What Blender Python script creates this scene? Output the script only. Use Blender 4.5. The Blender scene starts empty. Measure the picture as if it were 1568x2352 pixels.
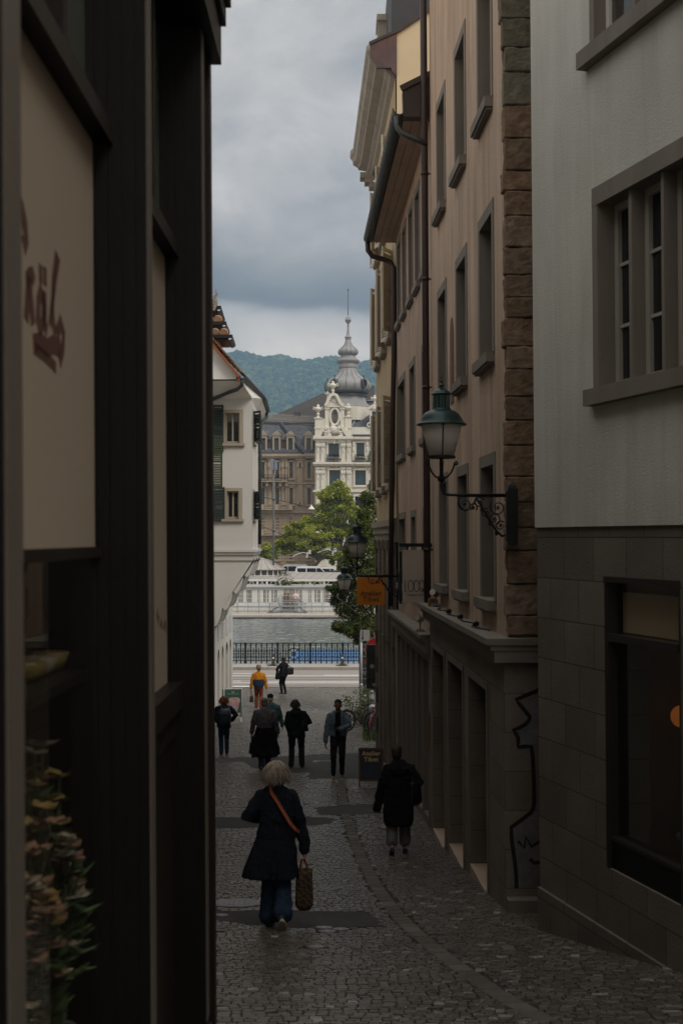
import bpy, math, random
from mathutils import Vector, Matrix, noise as mnoise
R = random.Random(7)
S = bpy.context.scene
COL = S.collection
K = 3000.0          # focal length in units of a 1568 wide frame
ZC = 7.15           # eye height above the quay road
HZ = 1235.0
pi = math.pi
PW = {}             # world matrix of every object built

def X(px, d): return (px-784.0)/K*d
def Z(py, d): return ZC+(HZ-py)/K*d
def P(px, py, d): return Vector((X(px, d), d, Z(py, d)))
_G = [(-8, -.2), (0, -1.6), (7, -2.84), (13, -3.9), (20, -4.77), (31, -5.56), (36, -5.95), (44, -6.48), (52, -6.9), (60, -7.13), (63, -7.15), (90, -7.15)]
def _gl(d):
    for (a, b), (c, e) in zip(_G, _G[1:]):
        if d <= c: return b+(e-b)*(d-a)/(c-a)
    return _G[-1][1]
def G(d):   # ground height (world) along the lane
    return ZC+(_gl(d-1.2)+_gl(d-.5)+_gl(d)+_gl(d+.5)+_gl(d+1.2))/5
def gpt(px, py):
    lo, hi = 3.0, 75.0
    for _ in range(50):
        m = (lo+hi)/2
        if Z(py, m) > G(m): lo = m
        else: hi = m
    return X(px, lo), lo

# ------------------------------------------------------------------ mesh builder
class MB:
    def __init__(s): s.v = []; s.f = []; s.mi = []; s.cur = 0
    def add(s, vs, fs):
        b = len(s.v); s.v += [tuple(v) for v in vs]
        s.f += [tuple(i+b for i in f) for f in fs]; s.mi += [s.cur]*len(fs)
    def box(s, x0, x1, y0, y1, z0, z1):
        s.add([(x0,y0,z0),(x1,y0,z0),(x1,y1,z0),(x0,y1,z0),(x0,y0,z1),(x1,y0,z1),(x1,y1,z1),(x0,y1,z1)],
              [(0,3,2,1),(4,5,6,7),(0,1,5,4),(1,2,6,5),(2,3,7,6),(3,0,4,7)])
    def obox(s, c, sz, rz=0, rx=0, ry=0):
        m = Matrix.Translation(c) @ Matrix.Rotation(rz,4,'Z') @ Matrix.Rotation(rx,4,'X') @ Matrix.Rotation(ry,4,'Y')
        a, b, e = sz[0]/2, sz[1]/2, sz[2]/2
        vs = [m @ Vector(p) for p in [(-a,-b,-e),(a,-b,-e),(a,b,-e),(-a,b,-e),(-a,-b,e),(a,-b,e),(a,b,e),(-a,b,e)]]
        s.add(vs, [(0,3,2,1),(4,5,6,7),(0,1,5,4),(1,2,6,5),(2,3,7,6),(3,0,4,7)])
    def bar(s, a, b, w, t=None, up=(0,0,1)):
        a = Vector(a); b = Vector(b); t = t or w; d = (b-a).normalized(); u = Vector(up)
        if abs(d.dot(u)) > .98: u = Vector((0,1,0))
        p = d.cross(u).normalized()*w/2; q = d.cross(p).normalized()*t/2
        s.add([a-p-q,a+p-q,a+p+q,a-p+q,b-p-q,b+p-q,b+p+q,b-p+q], [(0,3,2,1),(4,5,6,7),(0,1,5,4),(1,2,6,5),(2,3,7,6),(3,0,4,7)])
    def quad(s, a, b, c, d): s.add([a,b,c,d], [(0,1,2,3)])
    def rings(s, rs, cap=True, closed=True):
        n = len(rs[0]); vs = [p for r in rs for p in r]; fs = []
        for i in range(len(rs)-1):
            for j in range(n if closed else n-1):
                k = (j+1) % n
                fs.append((i*n+j, i*n+k, (i+1)*n+k, (i+1)*n+j))
        if cap: fs += [tuple(range(n-1,-1,-1)), tuple((len(rs)-1)*n+j for j in range(n))]
        s.add(vs, fs)
    def tube(s, pts, r, n=8, cap=True):
        pts = [Vector(p) for p in pts]; m = len(pts)
        rr = r if isinstance(r, (list, tuple)) else [r]*m
        rs = []; u = None
        for i, p in enumerate(pts):
            d = (pts[min(i+1,m-1)]-pts[max(i-1,0)])
            d = d.normalized() if d.length > 1e-9 else Vector((0,0,1))
            if u is None:
                u = Vector((1,0,0)) if abs(d.x) < .9 else Vector((0,1,0))
            u = (u-d*u.dot(d)).normalized(); w = d.cross(u)
            rs.append([p+(u*math.cos(2*pi*j/n)+w*math.sin(2*pi*j/n))*rr[i] for j in range(n)])
        s.rings(rs, cap)
    def cap_tube(s, pts, rr, n=10):   # tube with rounded ends
        pts = [Vector(p) for p in pts]
        a = (pts[0]-pts[1]).normalized(); b = (pts[-1]-pts[-2]).normalized()
        P2 = [pts[0]+a*rr[0]*.85, pts[0]+a*rr[0]*.5]+pts+[pts[-1]+b*rr[-1]*.5, pts[-1]+b*rr[-1]*.85]
        R2 = [rr[0]*.45, rr[0]*.85]+list(rr)+[rr[-1]*.85, rr[-1]*.45]
        s.tube(P2, R2, n)
    def lathe(s, prof, n=16, c=(0,0,0), sx=1, sy=1, a0=0.0):
        s.rings([[(c[0]+r*sx*math.cos(a0+2*pi*j/n), c[1]+r*sy*math.sin(a0+2*pi*j/n), c[2]+z) for j in range(n)] for r, z in prof])
    def ell(s, c, r, n=12, m=8, rz=0, rx=0):
        M = Matrix.Translation(c) @ Matrix.Rotation(rz,4,'Z') @ Matrix.Rotation(rx,4,'X')
        rs = []
        for i in range(m+1):
            t = -pi/2+pi*(i+.0)/m; t = max(-pi/2+.08, min(pi/2-.08, t))
            rs.append([M @ Vector((r[0]*math.cos(t)*math.cos(2*pi*j/n), r[1]*math.cos(t)*math.sin(2*pi*j/n), r[2]*math.sin(t))) for j in range(n)])
        s.rings(rs)
    def slab(s, poly, thick, M=None):   # poly: 2d outline (a,b) -> (a, 0..thick, b) , optional transform
        n = len(poly); vs = [Vector((a,0,b)) for a,b in poly]+[Vector((a,thick,b)) for a,b in poly]
        if M: vs = [M @ v for v in vs]
        s.add(vs, [tuple(range(n)), tuple(range(2*n-1,n-1,-1))]+[(i,(i+1)%n,n+(i+1)%n,n+i) for i in range(n)])
    def ribbon(s, pts, w, y0, y1):  # flat stroke in the (x,z) plane, between depths y0..y1
        pts = [Vector((p[0],p[1])) for p in pts]; L=[]; Rr=[]
        for i,p in enumerate(pts):
            d = pts[min(i+1,len(pts)-1)]-pts[max(i-1,0)]; d = d.normalized() if d.length>1e-9 else Vector((1,0)); q = Vector((-d.y,d.x))*w/2
            L.append(p+q); Rr.append(p-q)
        s.rings([[(l.x,y0,l.y),(r.x,y0,r.y),(r.x,y1,r.y),(l.x,y1,l.y)] for l,r in zip(L,Rr)])
    def torus(s, c, Rm, r, n=24, m=8, axis='Y', a0=0, a1=2*pi):
        full = abs(a1-a0-2*pi) < 1e-6; k = n if full else n+1; rs=[]
        for i in range(k):
            a = a0+(a1-a0)*i/n; ring=[]
            for j in range(m):
                b = 2*pi*j/m; q = Rm+r*math.cos(b); h = r*math.sin(b)
                p = {'Y':(q*math.cos(a),h,q*math.sin(a)),'X':(h,q*math.cos(a),q*math.sin(a)),'Z':(q*math.cos(a),q*math.sin(a),h)}[axis]
                ring.append((c[0]+p[0],c[1]+p[1],c[2]+p[2]))
            rs.append(ring)
        if full: rs.append(rs[0])
        s.rings(rs, cap=not full)
    def build(s, name, mats, parent=None, W=None, smooth=False, origin=None):
        me = bpy.data.meshes.new(name)
        W = W or Matrix.Identity(4)
        vs = s.v
        if parent is None and origin is None:
            ws = [W @ Vector(v) for v in vs]
            origin = Vector(((min(p.x for p in ws)+max(p.x for p in ws))/2, (min(p.y for p in ws)+max(p.y for p in ws))/2, min(p.z for p in ws)))
            vs = [tuple(p-origin) for p in ws]; W = Matrix.Translation(origin)
        elif parent is None:
            vs = [tuple((W @ Vector(v))-Vector(origin)) for v in vs]; W = Matrix.Translation(origin)
        me.from_pydata(vs, [], s.f)
        mats = mats if isinstance(mats, (list, tuple)) else [mats]
        for m in mats: me.materials.append(m)
        if len(mats) > 1: me.polygons.foreach_set('material_index', s.mi)
        if smooth: me.polygons.foreach_set('use_smooth', [True]*len(me.polygons))
        me.update()
        o = bpy.data.objects.new(name, me); COL.objects.link(o)
        if parent is None: o.location = W.to_translation()
        else:
            o.parent = parent; o.matrix_parent_inverse = PW[parent.name].inverted() @ W
        PW[o.name] = W
        return o

def tag(o, label=None, cat=None, group=None, kind=None):
    if label: o['label'] = label
    if cat: o['category'] = cat
    if group: o['group'] = group
    if kind: o['kind'] = kind
    return o
def thing(name, loc, label, cat, group=None):
    o = bpy.data.objects.new(name, None); COL.objects.link(o)
    o.location = loc; o.empty_display_size = .2
    PW[o.name] = Matrix.Translation(loc)
    return tag(o, label, cat, group)
def copy_tree(o, parent=None):
    c = o.copy(); COL.objects.link(c)
    PW[c.name] = PW[o.name]
    if parent is not None: c.parent = parent
    for ch in list(o.children): copy_tree(ch, c)
    return c
def shift(root, delta):  # place a copied thing
    root.location = Vector(root.location)+Vector(delta)
def mod_remesh(o, vox, smooth=True):
    m = o.modifiers.new('fuse', 'REMESH'); m.mode = 'VOXEL'; m.voxel_size = vox; m.use_smooth_shade = smooth
    return o
_tex = {}
def mod_disp(o, size, strength):
    k = round(size, 4)
    if k not in _tex:
        t = bpy.data.textures.new('folds', 'CLOUDS'); t.noise_scale = size; t.noise_depth = 2; _tex[k] = t
    m = o.modifiers.new('folds', 'DISPLACE'); m.texture = _tex[k]; m.strength = strength; m.mid_level = .5; m.texture_coords = 'LOCAL'
    return o
def mod_smooth(o, it=4, f=.5):
    m = o.modifiers.new('soften', 'SMOOTH'); m.iterations = it; m.factor = f; return o
def mod_bevel(o, w, seg=2):
    m = o.modifiers.new('edges', 'BEVEL'); m.width = w; m.segments = seg; m.limit_method = 'ANGLE'; return o

# ------------------------------------------------------------------ frames: a facade with pixels mapped on to its plane
class Fr:
    def __init__(s, x, d, dx, dy, nx, ny, lean=0.0, leany=0.0):
        s.O = Vector((x, d, ZC)); s.U = Vector((dx, dy, 0)).normalized(); s.N = Vector((nx, ny, 0)).normalized(); s.V = Vector((lean, leany, 1))
        s.M = Matrix(((s.U.x, s.N.x, s.V.x, s.O.x), (s.U.y, s.N.y, s.V.y, s.O.y), (0, 0, 1, ZC), (0, 0, 0, 1)))
    def uz(s, px, py, n=0.0):
        ray = Vector(((px-784)/K, 1, (HZ-py)/K)); q = s.O+s.N*n-Vector((0, 0, ZC))
        A = Matrix(((s.U.x, s.V.x, -ray.x), (s.U.y, s.V.y, -ray.y), (0, s.V.z, -ray.z)))
        r = A.inverted() @ (-q)
        return r.x, r.y
    def u(s, px, py=1235, n=0.0): return s.uz(px, py, n)[0]
    def w(s, u, n, z): return s.M @ Vector((u, n, z))

def wall_grid(mb, u0, u1, z0, z1, holes, n=0.0):
    us = sorted({u0, u1} | {h[i] for h in holes for i in (0, 1) if u0 < h[i] < u1})
    zs = sorted({z0, z1} | {h[i] for h in holes for i in (2, 3) if z0 < h[i] < z1})
    for a, b in zip(us, us[1:]):
        for c, d in zip(zs, zs[1:]):
            mu, mz = (a+b)/2, (c+d)/2
            if any(h[0] < mu < h[1] and h[2] < mz < h[3] for h in holes): continue
            mb.quad((a, n, c), (b, n, c), (b, n, d), (a, n, d))
SKYK, SUN_E, EXPO, HAZE = 1.0, 1.5, 0.46, .00031
# ------------------------------------------------------------------ materials
def _nodes(name):
    m = bpy.data.materials.new(name); m.use_nodes = True
    nt = m.node_tree; return m, nt, nt.nodes['Principled BSDF']
def N(nt, t, **kw):
    n = nt.nodes.new(t)
    for k, v in kw.items():
        if k[0] == 'i': n.inputs[int(k[1:]) if k[1:].isdigit() else k[1:]].default_value = v
        else: setattr(n, k, v)
    return n
def c4(c): return (c[0], c[1], c[2], 1)
def mul(c, f): return (min(1,c[0]*f), min(1,c[1]*f), min(1,c[2]*f))
def mixc(nt, fac, a, b, blend='MIX'):
    n = nt.nodes.new('ShaderNodeMix'); n.data_type = 'RGBA'; n.blend_type = blend
    for i, v in ((0, fac), (6, a), (7, b)):
        if hasattr(v, 'is_linked'): nt.links.new(v, n.inputs[i])
        elif i == 0: n.inputs[0].default_value = v
        else: n.inputs[i].default_value = c4(v)
    return n.outputs[2]
def ramp(nt, src, stops):
    n = nt.nodes.new('ShaderNodeValToRGB'); e = n.color_ramp.elements
    while len(e) < len(stops): e.new(.5)
    for x, (p, c) in zip(e, stops):
        x.position = p; x.color = c4(c) if hasattr(c, '__len__') else (c, c, c, 1)
    nt.links.new(src, n.inputs[0]); return n.outputs[0]
def noise(nt, vec, scale, detail=4, rough=.55, dist=0):
    n = N(nt, 'ShaderNodeTexNoise'); n.inputs['Scale'].default_value = scale; n.inputs['Detail'].default_value = detail
    n.inputs['Roughness'].default_value = rough; n.inputs['Distortion'].default_value = dist
    if vec: nt.links.new(vec, n.inputs['Vector'])
    return n.outputs[0]
def mapped(nt, vec, sc):
    n = N(nt, 'ShaderNodeMapping'); n.inputs['Scale'].default_value = sc; nt.links.new(vec, n.inputs['Vector']); return n.outputs[0]
MATS = {}
def mat(name, col, rough=.85, var=.18, big=1.2, fine=40, bump=.15, bdist=.01, streak=0.0, dirt=None, metal=0.0, spec=.35, island=0.0, coat=0.0, sub=None):
    if name in MATS: return MATS[name]
    m, nt, b = _nodes(name); L = nt.links.new
    tc = N(nt, 'ShaderNodeTexCoord').outputs['Object']
    n1 = noise(nt, tc, big, 5, .6); n2 = noise(nt, tc, fine, 3, .6)
    c = mixc(nt, ramp(nt, n1, [(.3, 0.), (.7, 1.)]), mul(col, 1-var), mul(col, 1+var))
    c = mixc(nt, .5, c, mixc(nt, n2, mul(col, 1-var*1.5), mul(col, 1+var*1.5)))
    if streak:
        ns = noise(nt, mapped(nt, tc, (2.2, 2.2, .22)), 1.3, 7, .7, .35)
        c = mixc(nt, ramp(nt, ns, [(.42, 0.), (.72, streak)]), c, dirt or mul(col, .45))
    if island:
        g = N(nt, 'ShaderNodeNewGeometry').outputs['Random Per Island']
        c = mixc(nt, g, c, mixc(nt, 1.0, c, mul((1,1,1), 1-island), 'MULTIPLY'))
    L(c, b.inputs['Base Color'])
    b.inputs['Roughness'].default_value = rough; b.inputs['Metallic'].default_value = metal
    b.inputs['Specular IOR Level'].default_value = spec
    if coat: b.inputs['Coat Weight'].default_value = coat
    if bump:
        bp = N(nt, 'ShaderNodeBump'); bp.inputs['Strength'].default_value = bump; bp.inputs['Distance'].default_value = bdist
        L(n2, bp.inputs['Height']); L(bp.outputs[0], b.inputs['Normal'])
    MATS[name] = m; return m
def mat_glass_dark(name, col=(.012,.013,.014), rough=.04):
    if name in MATS: return MATS[name]
    m, nt, b = _nodes(name)
    tc = N(nt, 'ShaderNodeTexCoord').outputs['Object']
    nt.links.new(mixc(nt, noise(nt, tc, 1.5), mul(col, .6), mul(col, 1.5)), b.inputs['Base Color'])
    b.inputs['Roughness'].default_value = rough; b.inputs['Specular IOR Level'].default_value = .5
    bp = N(nt, 'ShaderNodeBump'); bp.inputs['Strength'].default_value = .03; bp.inputs['Distance'].default_value = .02
    nt.links.new(noise(nt, tc, 1.3, 2), bp.inputs['Height']); nt.links.new(bp.outputs[0], b.inputs['Normal'])
    MATS[name] = m; return m
def mat_glass_clear(name, tint=(.8,.83,.82), extra=.06):
    if name in MATS: return MATS[name]
    m, nt, b = _nodes(name); L = nt.links.new
    nt.nodes.remove(b); out = nt.nodes['Material Output']
    t = N(nt, 'ShaderNodeBsdfTransparent'); t.inputs[0].default_value = c4(tint)
    g = N(nt, 'ShaderNodeBsdfGlossy'); g.inputs['Roughness'].default_value = .02; g.inputs[0].default_value = (.9,.9,.9,1)
    lw = N(nt, 'ShaderNodeLayerWeight'); lw.inputs[0].default_value = .5
    pw = N(nt, 'ShaderNodeMath', operation='POWER'); L(lw.outputs['Facing'], pw.inputs[0]); pw.inputs[1].default_value = 5
    ad = N(nt, 'ShaderNodeMath', operation='MULTIPLY_ADD'); L(pw.outputs[0], ad.inputs[0]); ad.inputs[1].default_value = .9; ad.inputs[2].default_value = extra
    mx = N(nt, 'ShaderNodeMixShader'); L(ad.outputs[0], mx.inputs[0]); L(t.outputs[0], mx.inputs[1]); L(g.outputs[0], mx.inputs[2]); L(mx.outputs[0], out.inputs[0])
    MATS[name] = m; return m
def mat_brick(name, col, mortar, bw, bh, gap=.008, axis='XZ', var=.25, rough=.85, bump=.4, warp=.0, fine=25):
    if name in MATS: return MATS[name]
    m, nt, b = _nodes(name); L = nt.links.new
    tc = N(nt, 'ShaderNodeTexCoord').outputs['Object']
    sp = N(nt, 'ShaderNodeSeparateXYZ'); L(tc, sp.inputs[0]); cb = N(nt, 'ShaderNodeCombineXYZ')
    L(sp.outputs[axis[0]], cb.inputs[0]); L(sp.outputs[axis[1]], cb.inputs[1])
    v = cb.outputs[0]
    if warp:
        nn = N(nt, 'ShaderNodeTexNoise'); nn.inputs['Scale'].default_value = 2.0; L(v, nn.inputs['Vector'])
        vm = N(nt, 'ShaderNodeVectorMath', operation='MULTIPLY_ADD'); vm.inputs[1].default_value = (warp, warp, 0); L(nn.outputs['Color'], vm.inputs[0]); L(v, vm.inputs[2]); v = vm.outputs[0]
    br = N(nt, 'ShaderNodeTexBrick'); L(v, br.inputs['Vector'])
    br.inputs['Color1'].default_value = c4(mul(col, 1-var)); br.inputs['Color2'].default_value = c4(mul(col, 1+var)); br.inputs['Mortar'].default_value = c4(mortar)
    br.inputs['Scale'].default_value = 1; br.inputs['Mortar Size'].default_value = gap; br.inputs['Mortar Smooth'].default_value = .3
    br.inputs['Brick Width'].default_value = bw; br.inputs['Row Height'].default_value = bh; br.inputs['Bias'].default_value = 0
    n2 = noise(nt, tc, fine, 4, .6); n1 = noise(nt, tc, 1.1, 4)
    c = mixc(nt, 1.0, br.outputs[0], mixc(nt, n2, (.72,.72,.72), (1.2,1.2,1.2)), 'MULTIPLY')
    c = mixc(nt, 1.0, c, mixc(nt, ramp(nt, n1, [(.3,0.),(.7,1.)]), (.78,.77,.75), (1.1,1.1,1.1)), 'MULTIPLY')
    L(c, b.inputs['Base Color']); b.inputs['Roughness'].default_value = rough; b.inputs['Specular IOR Level'].default_value = .3
    mh = N(nt, 'ShaderNodeMath', operation='MULTIPLY_ADD'); L(br.outputs[1], mh.inputs[0]); mh.inputs[1].default_value = -1.2; L(n2, mh.inputs[2])
    bp = N(nt, 'ShaderNodeBump'); bp.inputs['Strength'].default_value = bump; bp.inputs['Distance'].default_value = .012; L(mh.outputs[0], bp.inputs['Height']); L(bp.outputs[0], b.inputs['Normal'])
    MATS[name] = m; return m
def mat_island(name, stops, rough=.8, var=.2, fine=40, bump=.1, spec=.3, trans=0.0):
    if name in MATS: return MATS[name]
    m, nt, b = _nodes(name); L = nt.links.new
    g = N(nt, 'ShaderNodeNewGeometry').outputs['Random Per Island']
    c = ramp(nt, g, stops)
    tc = N(nt, 'ShaderNodeTexCoord').outputs['Object']
    n2 = noise(nt, tc, fine, 3)
    c = mixc(nt, 1.0, c, mixc(nt, n2, mul((1,1,1), 1-var), (1+var,)*3), 'MULTIPLY')
    L(c, b.inputs['Base Color']); b.inputs['Roughness'].default_value = rough; b.inputs['Specular IOR Level'].default_value = spec
    if bump:
        bp = N(nt, 'ShaderNodeBump'); bp.inputs['Strength'].default_value = bump; bp.inputs['Distance'].default_value = .006; L(n2, bp.inputs['Height']); L(bp.outputs[0], b.inputs['Normal'])
    if trans:
        tr = N(nt, 'ShaderNodeBsdfTranslucent'); L(c, tr.inputs[0]); mx = N(nt, 'ShaderNodeMixShader'); mx.inputs[0].default_value = trans
        L(b.outputs[0], mx.inputs[1]); L(tr.outputs[0], mx.inputs[2]); L(mx.outputs[0], nt.nodes['Material Output'].inputs[0])
    MATS[name] = m; return m

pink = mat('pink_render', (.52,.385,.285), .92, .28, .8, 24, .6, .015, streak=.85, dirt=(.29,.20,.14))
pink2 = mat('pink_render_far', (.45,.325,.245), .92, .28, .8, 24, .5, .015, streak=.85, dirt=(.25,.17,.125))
cream = mat('cream_render', (.50,.41,.27), .92, .08, 1.5, 60, .3, .008)
cream2 = mat('cream_render_worn', (.46,.35,.21), .92, .15, 1.0, 40, .3, .008, streak=.5)
grey_stucco = mat('grey_stucco', (.55,.54,.49), .95, .30, .45, 55, .45, .012, streak=.42, dirt=(.33,.29,.23))
stone_trim = mat('grey_stone_trim', (.20,.175,.145), .85, .14, 2.5, 60, .3, .006, streak=.4)
stone_reveal = mat('grey_stone_reveal', (.165,.15,.13), .85, .14, 2.5, 60, .3, .006, streak=.4)
ashlar = mat_brick('ashlar_base', (.155,.137,.113), (.05,.043,.036), .62, .39, .006, var=.16, bump=.5, fine=45)
shop_stone = mat_brick('shop_stone', (.20,.165,.13), (.09,.075,.06), .9, .42, .005, var=.10, bump=.35)
quoin_m = mat_island('sandstone_quoin', [(0,(.17,.12,.083)),(.4,(.24,.155,.10)),(.7,(.20,.145,.105)),(1,(.26,.185,.135))], .95, .75, 7, 1.0)
quoin_g = mat_island('grey_sandstone_quoin', [(0,(.135,.12,.085)),(1,(.19,.17,.125))], .95, .5, 9, 1.0)
threshold = mat('threshold_stone', (.42,.31,.24), .8, .15, 3, 50, .2)
copper_dark = mat('brown_copper', (.055,.04,.035), .5, .25, 3, 30, .1, metal=.5)
copper_rust = mat('rusty_copper', (.075,.055,.06), .45, .5, 4, 25, .1, metal=.5, streak=.7, dirt=(.20,.08,.03))
gutter_m = mat('weathered_gutter', (.055,.06,.055), .45, .35, 6, 40, .1, metal=.6)
iron = mat('black_iron', (.012,.013,.013), .45, .2, 8, 60, .1, metal=.3)
iron_green = mat('dark_green_iron', (.018,.042,.04), .38, .25, 6, 50, .1, metal=.4)
lamp_cap = mat('green_black_lamp_cap', (.016,.032,.031), .35, .3, 6, 50, .1, metal=.4)
plank = mat('soffit_planks', (.36,.265,.205), .8, .22, 3, 30, .2)
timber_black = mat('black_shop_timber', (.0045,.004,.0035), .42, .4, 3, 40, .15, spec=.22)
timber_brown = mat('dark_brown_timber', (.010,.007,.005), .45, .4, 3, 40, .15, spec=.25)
blind = mat('taupe_blind', (.22,.175,.13), .9, .06, 1.0, 120, .15)
white_plaster = mat('white_plaster', (.47,.46,.435), .95, .05, 1.0, 70, .4, .008, streak=.25, dirt=(.5,.48,.43))
white_wood = mat('white_paint', (.62,.61,.57), .6, .08, 2, 40, .1)
win_wood = mat('window_wood', (.40,.37,.32), .6, .1, 4, 50, .1)
sand_trim = mat('sandstone_trim', (.29,.25,.195), .9, .12, 3, 50, .2)
shutter_green = mat('green_shutter', (.035,.045,.02), .6, .15, 4, 40, .1)
shutter_dark = mat('black_green_shutter', (.012,.02,.016), .6, .2, 4, 40, .1)
shutter_grey = mat('grey_shutter', (.45,.40,.32), .75, .18, 4, 40, .15)
rust_board = mat('rust_board', (.20,.065,.025), .7, .2, 3, 30, .1)
clay = mat_island('clay_tiles', [(0,(.16,.085,.05)),(.5,(.26,.13,.075)),(1,(.20,.14,.095))], .9, .3, 20, .3)
dark_glass = mat_glass_dark('dark_window_glass')
blue_glass = mat_glass_dark('blue_window_glass', (.02,.05,.065), .03)
clear_glass = mat_glass_clear('clear_glass')
asphalt = mat('road_asphalt', (.23,.21,.19), .85, .10, .5, 60, .3, .01)
asphalt_patch = mat('patch_asphalt', (.05,.049,.048), .8, .28, 4, 90, 1.0, .012)
kerb_m = mat('granite_kerb', (.26,.23,.2), .85, .2, 2, 50, .3)
pave_m = mat('quay_gravel_paving', (.30,.29,.28), .9, .2, 2, 50, .3)
white_line = mat('road_line_paint', (.62,.62,.62), .7, .12, 3, 50, .1)
steel = mat('worn_steel', (.10,.10,.105), .35, .2, 6, 50, .1, metal=.8)
galv = mat('galvanised_steel', (.28,.30,.31), .45, .2, 8, 60, .1, metal=.6)
rubber = mat('black_rubber', (.012,.012,.012), .7, .2, 10, 60, .1)
wood_brown = mat('brown_wood', (.16,.075,.03), .6, .3, 8, 60, .15)
chalk = mat('chalkboard', (.035,.04,.055), .8, .12, 3, 40, .1)
gold_paint = mat('cream_gold_paint', (.62,.44,.20), .6, .1, 6, 60, .05)
orange_sign = mat('orange_sign_paint', (.62,.20,.015), .6, .1, 4, 60, .05)
brown_paint = mat('brown_letter_paint', (.13,.07,.02), .6, .1, 6, 60, 0)
taupe_sign = mat('taupe_sign_paint', (.40,.335,.28), .65, .08, 3, 60, .05)
black_paint = mat('black_letter_paint', (.01,.01,.01), .6, .1, 6, 60, 0)
frost = mat_island('frosted_lamp_glass', [(0,(.88,.84,.77)),(1,(.90,.86,.79))], .5, .05, 5, 0, .4, .6)
# ------------------------------------------------------------------ lane, cobbles, road, water
def lane_right(d):
    if d < 12.8: return 1.894+(12.8-d)*.269
    if d < 14.1: return 2.6
    if d < 37.4: return 1.80-.0367*(d-14.1)
    return 2.6
def lane_left(d): return -.75 if d < 7.3 else max(-5.2, -.9-(d-7.3)*.30)
mortar = mat('lane_mortar', (.032,.029,.025), .95, .3, 3, 60, .5)
mb = MB(); ds = [i*.5 for i in range(-16, 127)]
xs = [-14, -5, -2.5, 0, 2.5, 5, 14]
mb.rings([[(x, d, G(d)) for x in xs] for d in ds], cap=False, closed=False)
tag(mb.build('lane', mortar), kind='structure')

def poly_in(poly, x, y):
    c = False; n = len(poly); j = n-1
    for i in range(n):
        (xi, yi), (xj, yj) = poly[i], poly[j]
        if (yi > y) != (yj > y) and x < (xj-xi)*(y-yi)/(yj-yi)+xi: c = not c
        j = i
    return c
patch_px = [[(470,2095),(640,2095),(760,2096),(838,2097),(852,2103),(868,2114),(880,2133),(660,2134),(560,2127),(470,2114)],
            [(722,1857),(760,1853),(800,1850),(868,1849),(872,1871),(800,1874),(740,1875),(728,1871)],
            [(480,1881),(560,1879),(640,1877),(740,1879),(768,1884),(764,1894),(740,1897),(640,1900),(560,1904),(480,1904)],
            [(490,1743),(560,1741),(640,1739),(740,1734),(880,1729),(880,1791),(780,1791),(708,1791),(708,1777),(650,1777),(580,1766),(560,1751),(490,1753)]]
patches = [[gpt(*q) for q in p] for p in patch_px]
for i, p in enumerate(patches):
    # dense outline so the patch follows the slope
    mb = MB(); ys = [q[1] for q in p]; y0, y1 = min(ys), max(ys); n = 14
    rows = []
    for k in range(n+1):
        y = y0+(y1-y0)*(k+.01)/(n+.02); xi = []
        for (a, b), (c, e) in zip(p, p[1:]+p[:1]):
            if (b > y) != (e > y): xi.append(a+(c-a)*(y-b)/(e-b))
        xi.sort(); a, b = xi[0], xi[-1]
        rows.append([(a+(b-a)*t/10, y, G(y)+.010+R.uniform(-.001,.001)) for t in range(11)])
    mb.rings(rows, cap=False, closed=False)
    tag(mb.build('asphalt_patch', asphalt_patch), kind='structure')
strip_px = [(770,1700),(783,1800),(790,1862),(805,1905),(818,1945),(838,1990),(868,2045),(905,2095),(960,2150),(1040,2215),(1140,2285),(1260,2352)]
strip = [gpt(*q) for q in strip_px]
def strip_x(d):
    for (x0, y0), (x1, y1) in zip(strip, strip[1:]):
        if min(y0, y1) <= d <= max(y0, y1): return x0+(x1-x0)*(d-y0)/(y1-y0)
    return None
covers = [('round ribbed manhole cover set in the cobbles at the dark shop edge', 545,2077,.30), ('middle of three small silver valve caps below the asphalt patch', 782,2138,.085),
          ('upper of three small silver valve caps below the asphalt patch',744,2134.5,.09),('lower of three small silver valve caps below the asphalt patch',751,2143,.085),
          ('lone worn valve cap in the bare cobbles in front of the walking blond woman',725.5,2179,.085),('small oval cap in the asphalt patch beside the dark shop',507,2105.5,.08)]
cover_g = [gpt(c[1], c[2])+(c[3],) for c in covers]
def stone(mb, cx, cy, w, l, h, rot=0.0):
    # low bevelled block: base ring and inset top ring, slightly irregular
    ca, sa = math.cos(rot), math.sin(rot); vs = []
    for k, (ins, hh) in enumerate(((0, -.004), (.13, h))):
        for sx, sy in ((-1,-1),(1,-1),(1,1),(-1,1)):
            lx = sx*(w/2)*(1-ins*.8)+R.uniform(-.005,.005); ly = sy*(l/2)*(1-ins)+R.uniform(-.004,.004)
            x = cx+lx*ca-ly*sa; y = cy+lx*sa+ly*ca
            vs.append((x, y, G(y)+hh+R.uniform(-.002,.002)*k))
    mb.add(vs, [(4,5,6,7),(0,1,5,4),(1,2,6,5),(2,3,7,6),(3,0,4,7)])
mb = MB(); d = 6.6; row = 0
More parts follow.
